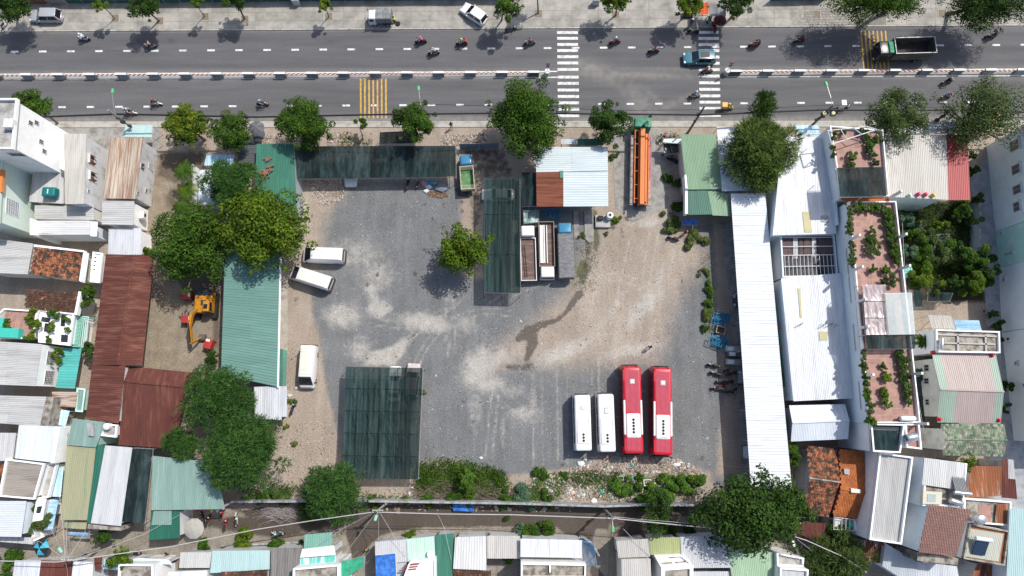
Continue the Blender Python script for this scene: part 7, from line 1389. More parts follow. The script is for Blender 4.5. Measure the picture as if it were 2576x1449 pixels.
SCM=dict(seat=BLACKP,handlebar=CHASSIS,headlight=LAMPW,tail_light=LAMPR,wheel=TYRE,hub=RIM,mirror=BLACKP,exhaust=RIM)
for k_,m_ in SM_.items():m_.materials.append(SCM.get(k_,BLACKP))
MCOL={}
def moto(label,q,heading,col=(.03,.03,.03),tilt=0.0,name='motorbike',group=None,z=0.0,cargo=None):
 p=P(*q,.6+z);r=empty(name,(p.x,p.y,z+.02),label,'motorbike',R(heading),group);r.rotation_euler=(R(tilt),0,R(heading))
 if col not in MCOL:MCOL[col]=carpaint('moto%d'%len(MCOL),col)
 for k in('body','leg_shield','front_fender','seat','handlebar','headlight','tail_light','exhaust'):
  o=link(k,SM_[k],r)
  if k in('body','leg_shield','front_fender'):objmat(o,MCOL[col])
  if k=='front_fender':o.location.x=.18
 for x in(-.6,.6):w=link('wheel',SM_['wheel'],r);w.location.x=x;hb=link('hub',SM_['hub'],w)
 for s in(-1,1):o=link('mirror',SM_['mirror'],r);o.location=(.45,s*.3,1.08)
 if cargo:
  (sx,sy,sz),cc=cargo;mb=MB();mb.rbox((-.62,0,.8),(sx,sy,sz),.04,.04);mb.build('cargo_box',surf('cargo%s'%str(cc),cc,var=.06,rough=.6),r)
 return r
def rider(what,q,heading,col,shirt,helm,pants=(.03,.03,.04),head='helmet',second=None,cargo=None,pack=None):
 m=moto('%s motorbike %s'%(what[0],what[1]),q,heading,col,cargo=cargo);l=m.location
 person(what[2],(l.x,l.y,.02),R(heading),'ride',shirt,pants,(head,helm),pack=pack)
 if second:a=R(heading);person(second[0],(l.x-math.cos(a)*.38,l.y-math.sin(a)*.38,.05),a,'ride',second[1],pants,('helmet',second[2]))
BLK=(.02,.02,.022);WHT=(.65,.65,.65);GRY=(.3,.3,.31);REDB=(.35,.015,.02);DBL=(.02,.03,.08)
rider(('pale grey','driving left at the upper left','rider in pale clothes at the upper left'),(209,95),176,WHT,(.5,.58,.62),(.75,.75,.75))
rider(('brown and silver','driving left under a tree shadow','rider in a pinkish top under a tree shadow'),(376,114),178,GRY,(.40,.22,.20),(.03,.03,.03))
rider(('white','with a red helmet rider in the lower lane','rider with a red helmet and dark jacket'),(391,259),-4,WHT,(.10,.09,.10),(.6,.02,.04))
rider(('white','carrying two people by the left lamp','driver of the white motorbike by the left lamp'),(328,282),-6,WHT,(.42,.40,.42),(.5,.48,.5),second=('pillion passenger in mauve by the left lamp',(.36,.33,.38),(.45,.42,.46)))
rider(('black','in the lower lane below the dense dark tree','rider with a turquoise helmet in the lower lane'),(659,261),2,BLK,(.3,.28,.28),(.25,.55,.55))
rider(('black','with a pink rider in the upper lane','rider in pink in the upper lane'),(1058,103),184,BLK,(.52,.12,.28),(.6,.18,.3))
rider(('grey','on the dashed line below the pink rider','rider in pale pink on the dashed line'),(1090,131),182,GRY,(.45,.30,.36),(.4,.4,.42))
rider(('black','beside the tree shadow in the upper lane','driver with a yellow helmet'),(1161,108),182,BLK,(.3,.34,.4),(.7,.6,.03),second=('passenger in bright red behind the yellow helmet',(.6,.05,.03),(.04,.04,.04)))
rider(('grey black','left of the first crossing in the upper lane','rider in grey with a dark red helmet'),(1332,106),183,GRY,(.20,.19,.18),(.3,.04,.04))
rider(('red','between the crossings in the upper lane','rider in dark blue with a white helmet'),(1547,104),186,REDB,(.05,.07,.18),(.75,.75,.75))
rider(('black','between the crossings near the lane middle','rider in reddish top between the crossings'),(1645,127),182,BLK,(.35,.10,.07),(.12,.03,.03))
rider(('black','turning across the second crossing','rider in orange with a white helmet on the second crossing'),(1779,178),4,BLK,(.52,.18,.09),(.75,.75,.75))
rider(('white tailed','left of the second crossing in the lower lane','rider in light blue before the second crossing'),(1749,239),3,WHT,(.26,.36,.42),(.62,.66,.7))
rider(('yellow','delivering right of the second crossing','yellow clad courier beside the second crossing'),(1831,270),-3,(.55,.36,.02),(.55,.45,.02),(.65,.55,.05),cargo=((.75,.7,.6),(.68,.42,.13)))
rider(('red','in the upper lane right of the second crossing','driver in red right of the second crossing'),(1898,111),184,REDB,(.42,.04,.05),(.05,.05,.06),second=('passenger in dark blue right of the second crossing',(.05,.06,.12),(.1,.1,.12)))
rider(('black','with a red tail in the upper lane tree shade','rider in black near the spreading tree shadow'),(2011,101),190,BLK,(.05,.05,.06),(.05,.05,.05),pack=(.6,.05,.1))
rider(('black','in deep shade at the upper right','rider in black at the upper right'),(2494,90),182,BLK,(.04,.04,.05),(.05,.05,.05))
rider(('black','in the lower lane at the right','rider in black with a pale helmet at the right'),(2384,205),8,BLK,(.03,.03,.035),(.4,.4,.4))
rider(('dark red','beside the wide sparse tree','rider in light blue with a pink helmet'),(2382,242),8,(.2,.02,.03),(.25,.42,.58),(.6,.1,.2))
rider(('dark green','loaded with white boxes by the right lamp','rider behind a stack of white boxes by the right lamp'),(2124,268),2,(.02,.12,.09),(.25,.25,.32),(.12,.12,.2),cargo=((.7,.8,1.1),(.74,.74,.72)))
rider(('white','driving along the alley','rider with a turquoise helmet in the alley'),(698,1341),172,WHT,(.08,.08,.09),(.25,.6,.6))
for q,hd,c,lab in(((10,58),60,WHT,'white motorbike parked at the upper left corner'),((1745,78),170,BLK,'black motorbike parked at the far kerb by the stall'),((1285,70),10,(.03,.10,.09),'green laden motorbike stopped at the far kerb'),((1797,66),100,(.30,.02,.05),'dark red motorbike parked at the street stall'),((1795,920),170,BLK,'topmost left motorbike of the row by the white shed'),((1824,932),12,(.06,.05,.05),'brownish motorbike of the row by the white shed'),((1801,941),165,BLK,'second left motorbike of the row by the white shed'),((1818,955),12,GRY,'grey motorbike of the row by the white shed'),((1815,970),5,(.3,.02,.03),'red fronted motorbike at the end of the row'),((1834,960),8,BLK,'black motorbike at the shaded end of the row'),((1842,938),15,(.1,.02,.03),'dark red motorbike between row and shed'),((1806,978),172,GRY,'lowest grey motorbike of the row'),((1836,984),0,BLK,'black motorbike below the red fronted one'),((1852,975),30,(.2,.2,.21),'motorbike in the shade of the white shed'),((1694,600),165,BLK,'black motorbike parked on the dirt below the gate house'),((1719,588),40,(.35,.03,.04),'red motorbike beside the black one below the gate house'),((1680,391),160,GRY,'motorbike under the glazed gate canopy'),((1692,402),150,BLK,'second motorbike under the glazed gate canopy'),((1024,462),80,BLK,'black and white motorbike at the edge of the long dark canopy'),((734,1028),75,DBL,'dark blue motorbike by the silver lean to'),((508,1303),110,BLK,'left black motorbike in front of the teal warehouse'),((520,1311),70,(.15,.02,.02),'dark red motorbike in front of the teal warehouse'),((558,1290),75,(.45,.02,.04),'bright red motorbike at the alley yard'),((565,1320),80,(.35,.03,.05),'red and black motorbike at the alley yard'),((592,1307),95,WHT,'white motorbike at the alley yard'),((336,1392),175,(.45,.42,.45),'pale motorbike in the lower left alley'),((424,1404),140,BLK,'black motorbike beside the weathered parapet house'),((1052,458),70,GRY,'grey motorbike under the long dark canopy')):
 moto(lab,q,hd,c,tilt=7)
def pz(q,z):p=P(*q,z+.8);return(p.x,p.y,z)
person('person in a blue shirt walking across the bare dirt',pz((1634,874),.02),1.2,'stand',(.06,.08,.26),(.02,.02,.04));person('person in yellow crouching beside the canvas covered pickup',pz((993,47),.14),2.6,'crouch',(.48,.50,.06),(.06,.06,.05))
person('dark clad pedestrian pushing along the near pavement',pz((1135,316),.13),1.6,'stand',(.06,.04,.04),(.25,.25,.25));person('worker in teal leaning on the green pump cab roof',pz((1622,312),2.72),.7,'lean',(.02,.16,.20),(.03,.05,.07),('helmet',(.5,.2,.12)));person('second worker standing at the front of the pump truck',pz((1634,298),.12),1.2,'stand',(.02,.13,.14),(.02,.04,.05))
person('person with reddish hair standing by the gate bushes',pz((1671,343),.05),2.0,'stand',(.10,.09,.08),(.06,.05,.05),('hat',(.25,.06,.04)));person('person in purple walking past the street stall',pz((1740,56),.14),-2.0,'stand',(.10,.05,.22),(.02,.02,.03),('helmet',(.72,.68,.72)));person('person in red seated at the street stall',pz((1797,58),.14),.5,'crouch',(.42,.04,.07),(.02,.02,.03),('helmet',(.72,.72,.72)))
person('person in dark blue crouching at the street stall',pz((1782,50),.14),-.5,'crouch',(.15,.22,.34),(.03,.03,.05));person('person in yellow on the doorstep by the green netting',pz((921,1383),.02),1.8,'stand',(.45,.38,.05),(.2,.16,.05));person('customer in grey crouching behind the stall tables',pz((1788,44),.14),1.5,'crouch',(.2,.2,.22),(.03,.03,.03))
# ------ median, poles, wires, fences, clutter
BCONC_SHADE=surf('barrier_concrete_shaded',(.27,.29,.30),(.2,.21,.22),s2=1.2,var=.1,rough=.85);RREDP=surf('rail_red',(.34,.05,.045),var=.1,rough=.6);RWHP=surf('rail_white',(.66,.63,.60),var=.1,rough=.6);STRB=surf('stripe_dark',(.06,.03,.045),var=.1)  # barrier concrete darkened: shade of its south face put into the colour
def barrier(label,xs,ends):
 c=P(xs[0],mU(xs[0])+10.5,0);root=empty('median_barrier',(c.x,c.y,0),label,'barrier')
 for i,x in enumerate(xs):
  p=P(x,mU(x)+10.5,0);st=i in ends;mb=MB(root.location);L=1.5
  rs=[[(p.x+sx*L/2,p.y+sy*w,z)for sx,sy in((-1,-1),(1,-1),(1,1),(-1,1))]for w,z in((.32,.02),(.30,.2),(.17,.45),(.13,1.0))];mb.rings(rs);b=mb.build('concrete_block',BCONC_SHADE,root);mb=MB(root.location);mb.box((p.x,p.y,1.03),(L,.3,.06));mb.build('white_top',FRAMEW,b)
  if st:
   for k in range(6):
    mb=MB(root.location);x0=p.x-.72+k*.25;mb.add([(x0,p.y-.325,.06),(x0+.12,p.y-.325,.06),(x0+.30,p.y-.15,.98),(x0+.18,p.y-.15,.98)],[(0,1,2,3)]);mb.build('dark_stripe',STRB,b)
  if i+1<len(xs):
   a=p+Vector((L/2,0,0));q=P(xs[i+1],mU(xs[i+1])+10.5,0)-Vector((L/2,0,0))
   for z in(.5,.82):
    mb=MB(root.location);n=9
    for k in range(n):mb.cur=(k+(z>.6))%2;mb.tube(a.lerp(q,k/n)+Vector((0,0,z)),a.lerp(q,(k+1)/n)+Vector((0,0,z)),.06,n=6)
    mb.build('rail',[RREDP,RWHP],root)
 return root
barrier('left run of concrete median blocks joined by red and white rails',[1342-79.1*k for k in range(20,-1,-1)],(20,));barrier('right run of concrete median blocks joined by red and white rails',[1846+79.45*k for k in range(12)],(0,))
strip('median_strip',lambda x:mU(x)+3,lambda x:mL(x)-1.2,0.027,surf('median_dust',(.34,.33,.30),(.22,.21,.2),s2=1,an=(.2,2,1),var=.12),road,list(range(-340,1396,20)));strip('median_strip',lambda x:mU(x)+3,lambda x:mL(x)-1.2,0.027,MATS['median_dust'],road,list(range(1838,2920,20)))
BLUES=surf('sign_blue',(.03,.06,.32),var=0);REDS=surf('sign_red',(.45,.02,.05),var=0)
for x,lab in((1376,'white round bollard with sign at the left median end'),(1825,'white round bollard with sign at the right median end')):
 p=P(x,mU(x)+9,0);r=empty('bollard',(p.x,p.y,.02),lab,'bollard');mb=MB();mb.lathe((0,0,0),[(.4,0),(.4,1.0),(.37,1.03),(.02,1.04)],18);mb.build('drum',surf('bollard_white',(.66,.67,.62),(.42,.43,.4),s2=1.5,var=.1,rough=.8),r,True);mb=MB();mb.tube((0,.05,1.0),(0,.05,3.2),.03,n=6);po=mb.build('pole',GALV,r)
 mb=MB();mb.lathe((0,.0,2.95),[(.02,-.012),(.28,-.012),(.28,.012),(.02,.012)],16,'y');s1=mb.build('sign_disc',REDS,r);mb=MB();mb.box((0,-.02,2.95),(.42,.01,.1),0);mb.build('sign_bar',FRAMEW,s1);mb=MB();mb.lathe((0,.0,2.3),[(.02,-.012),(.26,-.012),(.26,.012),(.02,.012)],16,'y');s2=mb.build('sign_disc',BLUES,r);mb=MB();mb.box((0,-.02,2.3),(.1,.01,.3),0);mb.build('sign_arrow',FRAMEW,s2)
 # ---- poles
POLEC=surf('pole_concrete',(.36,.34,.31),(.25,.23,.21),s2=2,var=.12,rough=.9);DARKM=surf('dark_boxes',(.05,.045,.042),var=.3,rough=.8);LAMPG=surf('lamp_green',(.09,.42,.16),var=.05,rough=.5);LAMPM=surf('lamp_mint',(.28,.54,.40),var=.05,rough=.5);INSUL=surf('insulator',(.62,.58,.45),var=.15)
def pole(label,top,H,lamp=None,lz=8.0,lm=None,boxes=0,arm_from=None,name='utility_pole',cross=False,m=None):
 t=P(*top,H);r=empty(name,(t.x,t.y,0),label,'pole');mb=MB();mb.tube((0,0,0),(0,0,H),.17,.11,10);mb.build('pole',m or POLEC,r,True)
 rg=random.Random(int(top[0]))
 for i in range(boxes):
  mb=MB();z=H*(.45+.45*i/boxes);mb.rbox((rg.uniform(-.25,.25),rg.uniform(-.3,.1),z),(rg.uniform(.3,.55),rg.uniform(.2,.4),rg.uniform(.25,.55)),.04,.04);mb.build('junction_box',DARKM,r)
 if cross:
  mb=MB();mb.box((0,0,H-.5),(1.3,.1,.1));ca=mb.build('cross_arm',GALV,r)
  for x in(-.55,-.2,.2,.55):mb=MB();mb.lathe((x,0,H-.45),[(.05,0),(.08,.08),(.04,.2)],8);mb.build('insulator',INSUL,ca)
 if lamp:
  e=P(*lamp,lz)-Vector((t.x,t.y,0));a=Vector((0,0,arm_from or H-.6));d=(e-a);d.z=0;d.normalize();mb=MB();mb.sweep([a,a.lerp(e,.35)+Vector((0,0,.35)),e-d*.3],[.045,.04,.035],6);mb.build('lamp_arm',GALV,r)
  mb=MB();ang=math.atan2(d.y,d.x);hx=MB();hx.rbox((0,0,0),(.7,.34,.18),.12,.08);ca_,sa_=math.cos(ang),math.sin(ang);mb.add([(e.x+v[0]*ca_-v[1]*sa_,e.y+v[0]*sa_+v[1]*ca_,e.z-.1+v[2])for v in hx.v],hx.f);mb.build('lamp_head',lm or LAMPG,r,True)
 return r
pole('grey pole with green street lamp beside the left roadside huts',(272,277),8.5,(282.5,229),8.2,LAMPG,3,6.6)
pole('lamp pole standing in the tree right of the yellow stripes',(1058,262),8.0,(1053,222),8.2,LAMPG,0,7.6);pole('leaning shadowed utility pole beside the second crossing',(1773,267),8.5,None,boxes=2,m=surf('brown_pole',(.16,.12,.10),var=.15))
pole('cluttered utility pole with green lamp and cream floodlights',(2097,264),8.5,(2079,211),8.6,LAMPG,6,7.9,m=MATS['brown_pole']);pole('utility pole hidden by the wide sparse tree',(2404,270),8.5,None,boxes=4,m=MATS['brown_pole'])
pole('alley pole with insulators and mint lamp below the wall',(948,1285),8.0,(945,1303),7.4,LAMPM,1,6.5,cross=True);pole('alley pole with bright green lamp at the side alley',(1543,1305),8.0,(1542,1331),7.4,LAMPG,2,6.6,cross=True);pole('lower left alley pole with mint lamp and many wires',(163,1410),7.0,(151,1384),6.6,LAMPM,1,6.2,cross=True);pole('lower right lane pole with a knot of wires',(1992,1347),7.0,(1996,1368),6.4,FRAMEW,2,6.0,cross=True)
t=[o for o in COL.objects if o.get('label','').startswith('cluttered utility')][0]
for dx in(-.6,.55):mb=MB();mb.lathe((dx,-.5,6.9),[(.08,0),(.22,.1),(.24,.35)],10);mb.build('floodlight',surf('cream_flood',(.56,.52,.28),var=.1),t,True)
WIREB=surf('black_cable',(.015,.015,.017),var=0,rough=.6);WIREG=surf('grey_cable',(.46,.44,.43),var=.1,rough=.6)
def wire(label,pts,r=.03,m=None,sag=0.0,n=8,name='cable'):
 W_=[P(x,y,z)for x,y,z in pts];out=[]
 for a,b in zip(W_[:-1],W_[1:]):
  for i in range(n):t=i/n;p=a.lerp(b,t);p.z-=sag*4*t*(1-t);out.append(p)
 out.append(W_[-1]);o=W_[0];mb=MB(o);mb.sweep(out,r,6);ob=mb.build(name,m or WIREB,None,True);ob.location=o;return tag(ob,label,'cable')
wire('thick black cable bundle strung along the near pavement',[(-60,300,6.2),(138,293,6.0),(292,287,6.5),(644,294.5,5.7),(985,287.5,6.5),(1240,285,6.2),(1400,285.5,6.0),(1763,289,6.5),(1930,282,6.3),(2075,276,6.6),(2190,277.5,6.4),(2400,277,6.6),(2650,285,6.2)],.12)
wire('thin black cable above the bundle at the crossings',[(1060,262,7.4),(1403,271.5,7.0),(1560,278,7.0),(1770,276,7.4),(1932,272,7.2),(2092,264,7.8),(2330,270,7.4),(2650,268,7.2)],.03)
wire('pale thick cable sagging above the alley',[(-60,1410,6.0),(142,1414,6.6),(185,1409,6.6),(430,1375,6.3),(644,1332,6.2),(790,1309,6.5),(940,1288,7.2),(1110,1293,6.7),(1290,1295,6.7),(1540,1304,7.2),(1700,1320,6.7),(1932,1342,6.3),(1990,1347,6.6),(2030,1360,6.2),(2120,1400,6.0),(2180,1440,5.8)],.055,WIREG)
for i,(lab,pts)in enumerate((('service wire from the alley pole down to the green netting',[(945,1290,7.2),(860,1404,4.8)]),('service wire from the alley pole straight down',[(951,1290,7.2),(952,1358,4.2)]),('service wire from the alley pole to the grey sheet roof',[(956,1290,7.2),(1020,1400,4.2)]),('service wire from the alley pole to the left',[(940,1290,7.2),(862,1330,4.5),(780,1385,4.2)]),('service wire crossing the alley near the dark green strip',[(1100,1292,6.7),(1118,1330,5),(1135,1410,4.2)]),('pair wire left running into the side alley',[(1540,1308,7.2),(1536,1370,5.4),(1530,1455,5.4)]),('pair wire right running into the side alley',[(1545,1308,7.2),(1545,1370,5.6),(1546,1455,5.6)]),('service wire from the side alley to the yellow green roof',[(1568,1330,5.2),(1634,1400,4.3)]),('lower left service wire to the khaki roof front',[(163,1408,6.6),(150,1250,4.7)]),('lower left service wire to the blue awning',[(163,1408,6.6),(168,1310,4.4)]),('lower left service wire to the stair front',[(163,1408,6.6),(96,1360,4.2)]),('lower left service wire to the front ledge',[(170,1406,6.6),(215,1335,4.4)]),('lower left service wire to the panel roof',[(163,1408,6.6),(122,1320,4.0)]),('service wire over the dark red rusted roof',[(163,1410,6.6),(170,1450,4.0)]),('long wire from the teal front roof',[(185,1409,6.6),(360,1345,4.5),(450,1296,4.4)]),('fan wire toward the white rimmed roof',[(1994,1349,6.6),(2015,1420,5.0)]),('second fan wire toward the white rimmed roof',[(1994,1349,6.6),(2024,1428,5.0)]),('fan wire toward the olive bush',[(1996,1349,6.6),(2055,1395,4.5)]),('fan wire to the light green roof',[(1990,1349,6.6),(1968,1390,4.6)]),('thin wire parallel to the pale thick cable',[(1545,1300,7.4),(1600,1306,6.9),(1750,1318,6.8),(1935,1338,6.6)]),('dark thin wires along the alley wall',[(955,1282,7.3),(1240,1289,6.6),(1536,1300,7.3)]),('garden boundary wire beside the green net',[(2270,560,7.5),(2290,860,7.2),(2325,1090,7.2)]))):
 wire(lab,pts,.022,WIREG if i not in(5,6,20)else WIREB,.15)
 # ---- fences and walls
HOARD=[tin('hoard_green',(.035,.12,.095),(.05,.16,.12),'x'),tin('hoard_green2',(.03,.10,.085),(.05,.14,.11),'x')];HOARDX=[tin('hoard_rust',(.22,.11,.07),(.4,.36,.3),'x'),tin('hoard_grey',(.34,.35,.35),(.22,.22,.22),'x')]
def fence(label,pts,H,mats,step=2.4,name='fence',ribs=True,post=None):
 W_=[P(x,y,0)for x,y in pts];r=empty(name,tuple(W_[0]),label,'fence');k=0
 for a,b in zip(W_[:-1],W_[1:]):
  n=max(1,round((b-a).length/step));d=(b-a).normalized();nr=Vector((-d.y,d.x,0))
  for i in range(n):
   p,q=a.lerp(b,i/n),a.lerp(b,(i+1)/n);mb=MB(r.location);L=(q-p).length;m_=max(2,int(L/.25));vs=[]
   for j in range(m_*2+1):
    x=p+d*(L*j/(m_*2));o=nr*(.03 if j%2 else-.03)if ribs else Vector();hh=H*(1+.03*math.sin(k*1.7));vs+=[x+o+Vector((0,0,.05)),x+o+Vector((0,0,hh))]
   fs=[(2*j,2*j+2,2*j+3,2*j+1)for j in range(m_*2)];mb.add(vs,fs)
   t_=nr*.05;mb.add([v+t_ for v in vs],[f[::-1]for f in fs]);nn=len(vs)
   mb.f+=[(2*j+1,2*j+3,nn+2*j+3,nn+2*j+1)for j in range(m_*2)];mb.mi+=[0]*(m_*2)
   mb.build('fence_panel',mats[k%len(mats)],r);k+=1
   mb=MB(r.location);mb.tube((p.x,p.y,0),(p.x,p.y,H+.1),.05,n=6);mb.build('post',post or GALV,r)
 return r
fence('dark green hoarding behind the far pavement',[(-120,12),(75,10.5)],2.4,HOARD);fence('patched rusty and grey hoarding behind the far pavement',[(78,10.5),(170,9.8)],2.4,HOARDX);fence('long dark green hoarding along the top edge',[(172,9.8),(700,5),(1290,0)],2.4,HOARD)
fence('dark hoarding along the top edge right of the stall trees',[(1936,3),(2075,0)],2.4,HOARD);fence('blue grey sheet fence beside the blue cab truck',T(1,1,[(2055,50),(2440,45)]),1.9,[tin('bluegrey_f',(.20,.24,.30),(.15,.18,.22),'x')]);fence('dark sheet fence at the left front of the yard',[(595,372),(645,371)],1.9,HOARD)
WALLM=surf('alley_wall',(.42,.43,.43),(.24,.24,.24),s2=1.0,var=.15,rough=.9)
def wallrun(label,pts,H,th=.16,m=None,step=3.0):
 W_=[P(x,y,0)for x,y in pts];r=empty('boundary_wall',tuple(W_[0]),label,'wall')
 for a,b in zip(W_[:-1],W_[1:]):
  n=max(1,round((b-a).length/step));d=(b-a).normalized();nr=Vector((-d.y,d.x,0))*th/2
  for i in range(n):p,q=a.lerp(b,i/n)+d*.01,a.lerp(b,(i+1)/n)-d*.01;mb=MB(r.location);mb.prism([tuple(v)for v in(p-nr,q-nr,q+nr,p+nr)],0,H+.02*math.sin(i*2.1+a.x));mb.build('wall_panel',m or WALLM,r)
  mb=MB(r.location);mb.prism([tuple(v)for v in(a-nr*1.5,b-nr*1.5,b+nr*1.5,a+nr*1.5)],H+.03,H+.1);mb.build('coping',surf('coping',(.33,.34,.34),(.2,.2,.2),s2=1.5,var=.15),r)
 return r
wallrun('long grey boundary wall between yard rubble and alley',[(600,1256),(760,1255),(915,1254),(1100,1257),(1290,1260),(1420,1264),(1515,1267),(1600,1264),(1735,1264)],2.4);wallrun('low pale wall beside the dirt lane and rusty warehouse',[(560,1278),(600,1256)],1.6);wallrun('garden wall beside the grey passage',[(2440,505),(2442,640),(2446,725)],1.8,m=BLUEW);wallrun('white yard wall beside the dirt lane hut',[(500,425),(496,520)],1.9,m=WHITE)
wallrun('low concrete kerb wall along the alley houses',[(560,1372),(760,1362)],.4,m=CONCR);wallrun('rounded yellow kerb wall at the side alley corner',[(1425,1350),(1465,1348),(1490,1365),(1505,1395)],.9,m=surf('yellowed_kerb',(.42,.37,.27),var=.15))
# ---- rubble, litter, weeds that nobody could count
def island_mat(k,cols):
 m=bpy.data.materials.new(k);m.use_nodes=True;N=m.node_tree.nodes;L=m.node_tree.links;g=N.new('ShaderNodeNewGeometry');r=N.new('ShaderNodeValToRGB');r.color_ramp.interpolation='CONSTANT'
 while len(r.color_ramp.elements)<len(cols):r.color_ramp.elements.new(.5)
 for i,c in enumerate(cols):r.color_ramp.elements[i].position=i/len(cols);r.color_ramp.elements[i].color=(*c,1)
 L.new(g.outputs['Random Per Island'],r.inputs[0]);L.new(r.outputs[0],N['Principled BSDF'].inputs['Base Color']);N['Principled BSDF'].inputs['Roughness'].default_value=.85;return m
def inside(poly,x,y):
 c=False;n=len(poly)
 for i in range(n):
  x0,y0=poly[i];x1,y1=poly[(i+1)%n]
  if(y0>y)!=(y1>y)and x<(x1-x0)*(y-y0)/(y1-y0)+x0:c=not c
 return c
def chips(name,label,polys,n,size,mat_,seed=1,pile=.0):
 rg=np.random.default_rng(seed);pts=[];ar=[abs(sum(p[i][0]*p[(i+1)%len(p)][1]-p[(i+1)%len(p)][0]*p[i][1]for i in range(len(p))))for p in polys];tot=sum(ar)
 for p,a in zip(polys,ar):
  xs=[q[0]for q in p];ys=[q[1]for q in p];k=0
  while k<n*a/tot:
   x,y=rg.uniform(min(xs),max(xs)),rg.uniform(min(ys),max(ys))
   if inside(p,x,y)and mnoise.noise(Vector((x*.035,y*.035,seed)))>rg.uniform(-.75,.35):w=P(x,y,0);pts.append((w.x,w.y,rg.uniform(0,.06)+pile*max(0,mnoise.noise(Vector((x*.02,y*.02,3))))));k+=1
 pts=np.array(pts);N_=len(pts);s=size*rg.lognormal(0,.5,(N_,1));d=np.stack([rg.uniform(.5,1.6,N_),rg.uniform(.4,1.1,N_),rg.uniform(.15,.6,N_)],1)*s/2;a=rg.uniform(0,3.14,N_)
 cs=np.array([(-1,-1,-1),(1,-1,-1),(1,1,-1),(-1,1,-1),(-.8,-.7,1),(.7,-.8,1),(.8,.7,1),(-.7,.8,1)])[None]*d[:,None,:];x=cs[...,0]*np.cos(a)[:,None]-cs[...,1]*np.sin(a)[:,None];y=cs[...,0]*np.sin(a)[:,None]+cs[...,1]*np.cos(a)[:,None];z=cs[...,2]+rg.uniform(-.2,.2,(N_,8))*d[:,2:3]
 V_=(np.stack([x,y,z],2)+pts[:,None,:]).reshape(-1,3);f=np.array([(4,5,6,7),(0,1,5,4),(1,2,6,5),(2,3,7,6),(3,0,4,7)]);F_=(np.arange(N_)[:,None,None]*8+f[None]).reshape(-1,4)
 return tag(np_mesh(name,V_,F_,mat_),label,kind='stuff')
RUB=island_mat('rubble_mix',[(.44,.38,.32),(.34,.27,.20),(.50,.47,.43),(.27,.15,.10),(.2,.18,.16),(.38,.32,.26),(.40,.36,.31),(.25,.18,.13),(.33,.30,.27),(.13,.11,.10)]);LIT=island_mat('litter_mix',[(.7,.7,.7),(.6,.6,.58),(.45,.2,.15),(.2,.35,.5),(.7,.68,.62),(.1,.35,.25),(.5,.5,.52)])
heap=[(1290,1240),(1330,1205),(1420,1190),(1480,1150),(1620,1150),(1720,1158),(1775,1195),(1760,1215),(1730,1258),(1420,1258)]
chips('rubble','heap of broken tiles, concrete and litter along the alley wall',[heap],7500,.115,RUB,1,.25);chips('litter','pale litter scattered over the rubble heap',[heap,[(990,1215),(1060,1205),(1080,1255),(990,1255)]],420,.17,LIT,2,.28)
chips('rubble','pinkish rubble spread over the lower left corner of the yard',[[(700,1090),(760,1060),(840,1060),(865,1180),(760,1225),(690,1230)],[(710,860),(745,860),(745,1000),(712,1000)]],1900,.065,RUB,3);chips('rubble','rubble in front of the dark roadside canopy',[[(820,335),(885,330),(890,366),(825,366)],[(1110,340),(1225,335),(1225,366),(1110,366)],[(640,345),(690,340),(690,366),(640,366)]],2600,.10,RUB,4);chips('rubble','small broken stones at the upper left corner of the gravel yard',[[(760,450),(860,455),(870,495),(820,520),(790,500)]],900,.1,RUB,5)
chips('soil_scatter','brown soil and debris scattered below the rubbish sacks',[[(1072,482),(1120,480),(1128,494),(1112,500),(1078,494)]],700,.09,island_mat('soil_mix',[(.14,.08,.05),(.2,.12,.08),(.1,.06,.045),(.26,.18,.12)]),8)
chips('gravel_stones','pale loose stones strewn over the yard gravel',[[(820,470),(1200,470),(1210,740),(1450,700),(1480,600),(1750,620),(1830,1190),(1440,1180),(1070,1160),(1080,920),(850,900)]],9000,.055,island_mat('stone_mix',[(.36,.36,.36),(.26,.27,.28),(.44,.43,.41),(.10,.10,.105),(.30,.29,.27),(.14,.145,.15)]),6)
chips('litter','scraps of rubbish along the shaded alley edge',[[(960,1268),(1460,1272),(1460,1288),(960,1284)],[(600,1255),(700,1250),(800,1250),(640,1262)]],90,.25,RUB,7)
def weeds(label,polys,n,hgt,kind,seed,name='grass',ls=.24):
 rg=np.random.default_rng(seed);pos=[]
 for p in polys:
  xs=[q[0]for q in p];ys=[q[1]for q in p];k=0
  while k<n/len(polys):
   x,y=rg.uniform(min(xs),max(xs)),rg.uniform(min(ys),max(ys))
   if inside(p,x,y)and mnoise.noise(Vector((x*.03,y*.03,seed)))>rg.uniform(-.6,.5):w=P(x,y,0);pos.append((w.x,w.y,rg.uniform(.02,hgt)));k+=1
 pos=np.array(pos);pos[:,:2]+=rg.normal(size=(len(pos),2))*.38;d=unit(len(pos),rg);d[:,2]=abs(d[:,2])+.5;d/=np.linalg.norm(d,axis=1)[:,None];V_,F_=leaf_cards(pos,d,ls,ls*.5,rg);o=np_mesh(name,V_,F_,LEAF[kind]);return tag(o,label,kind='stuff')
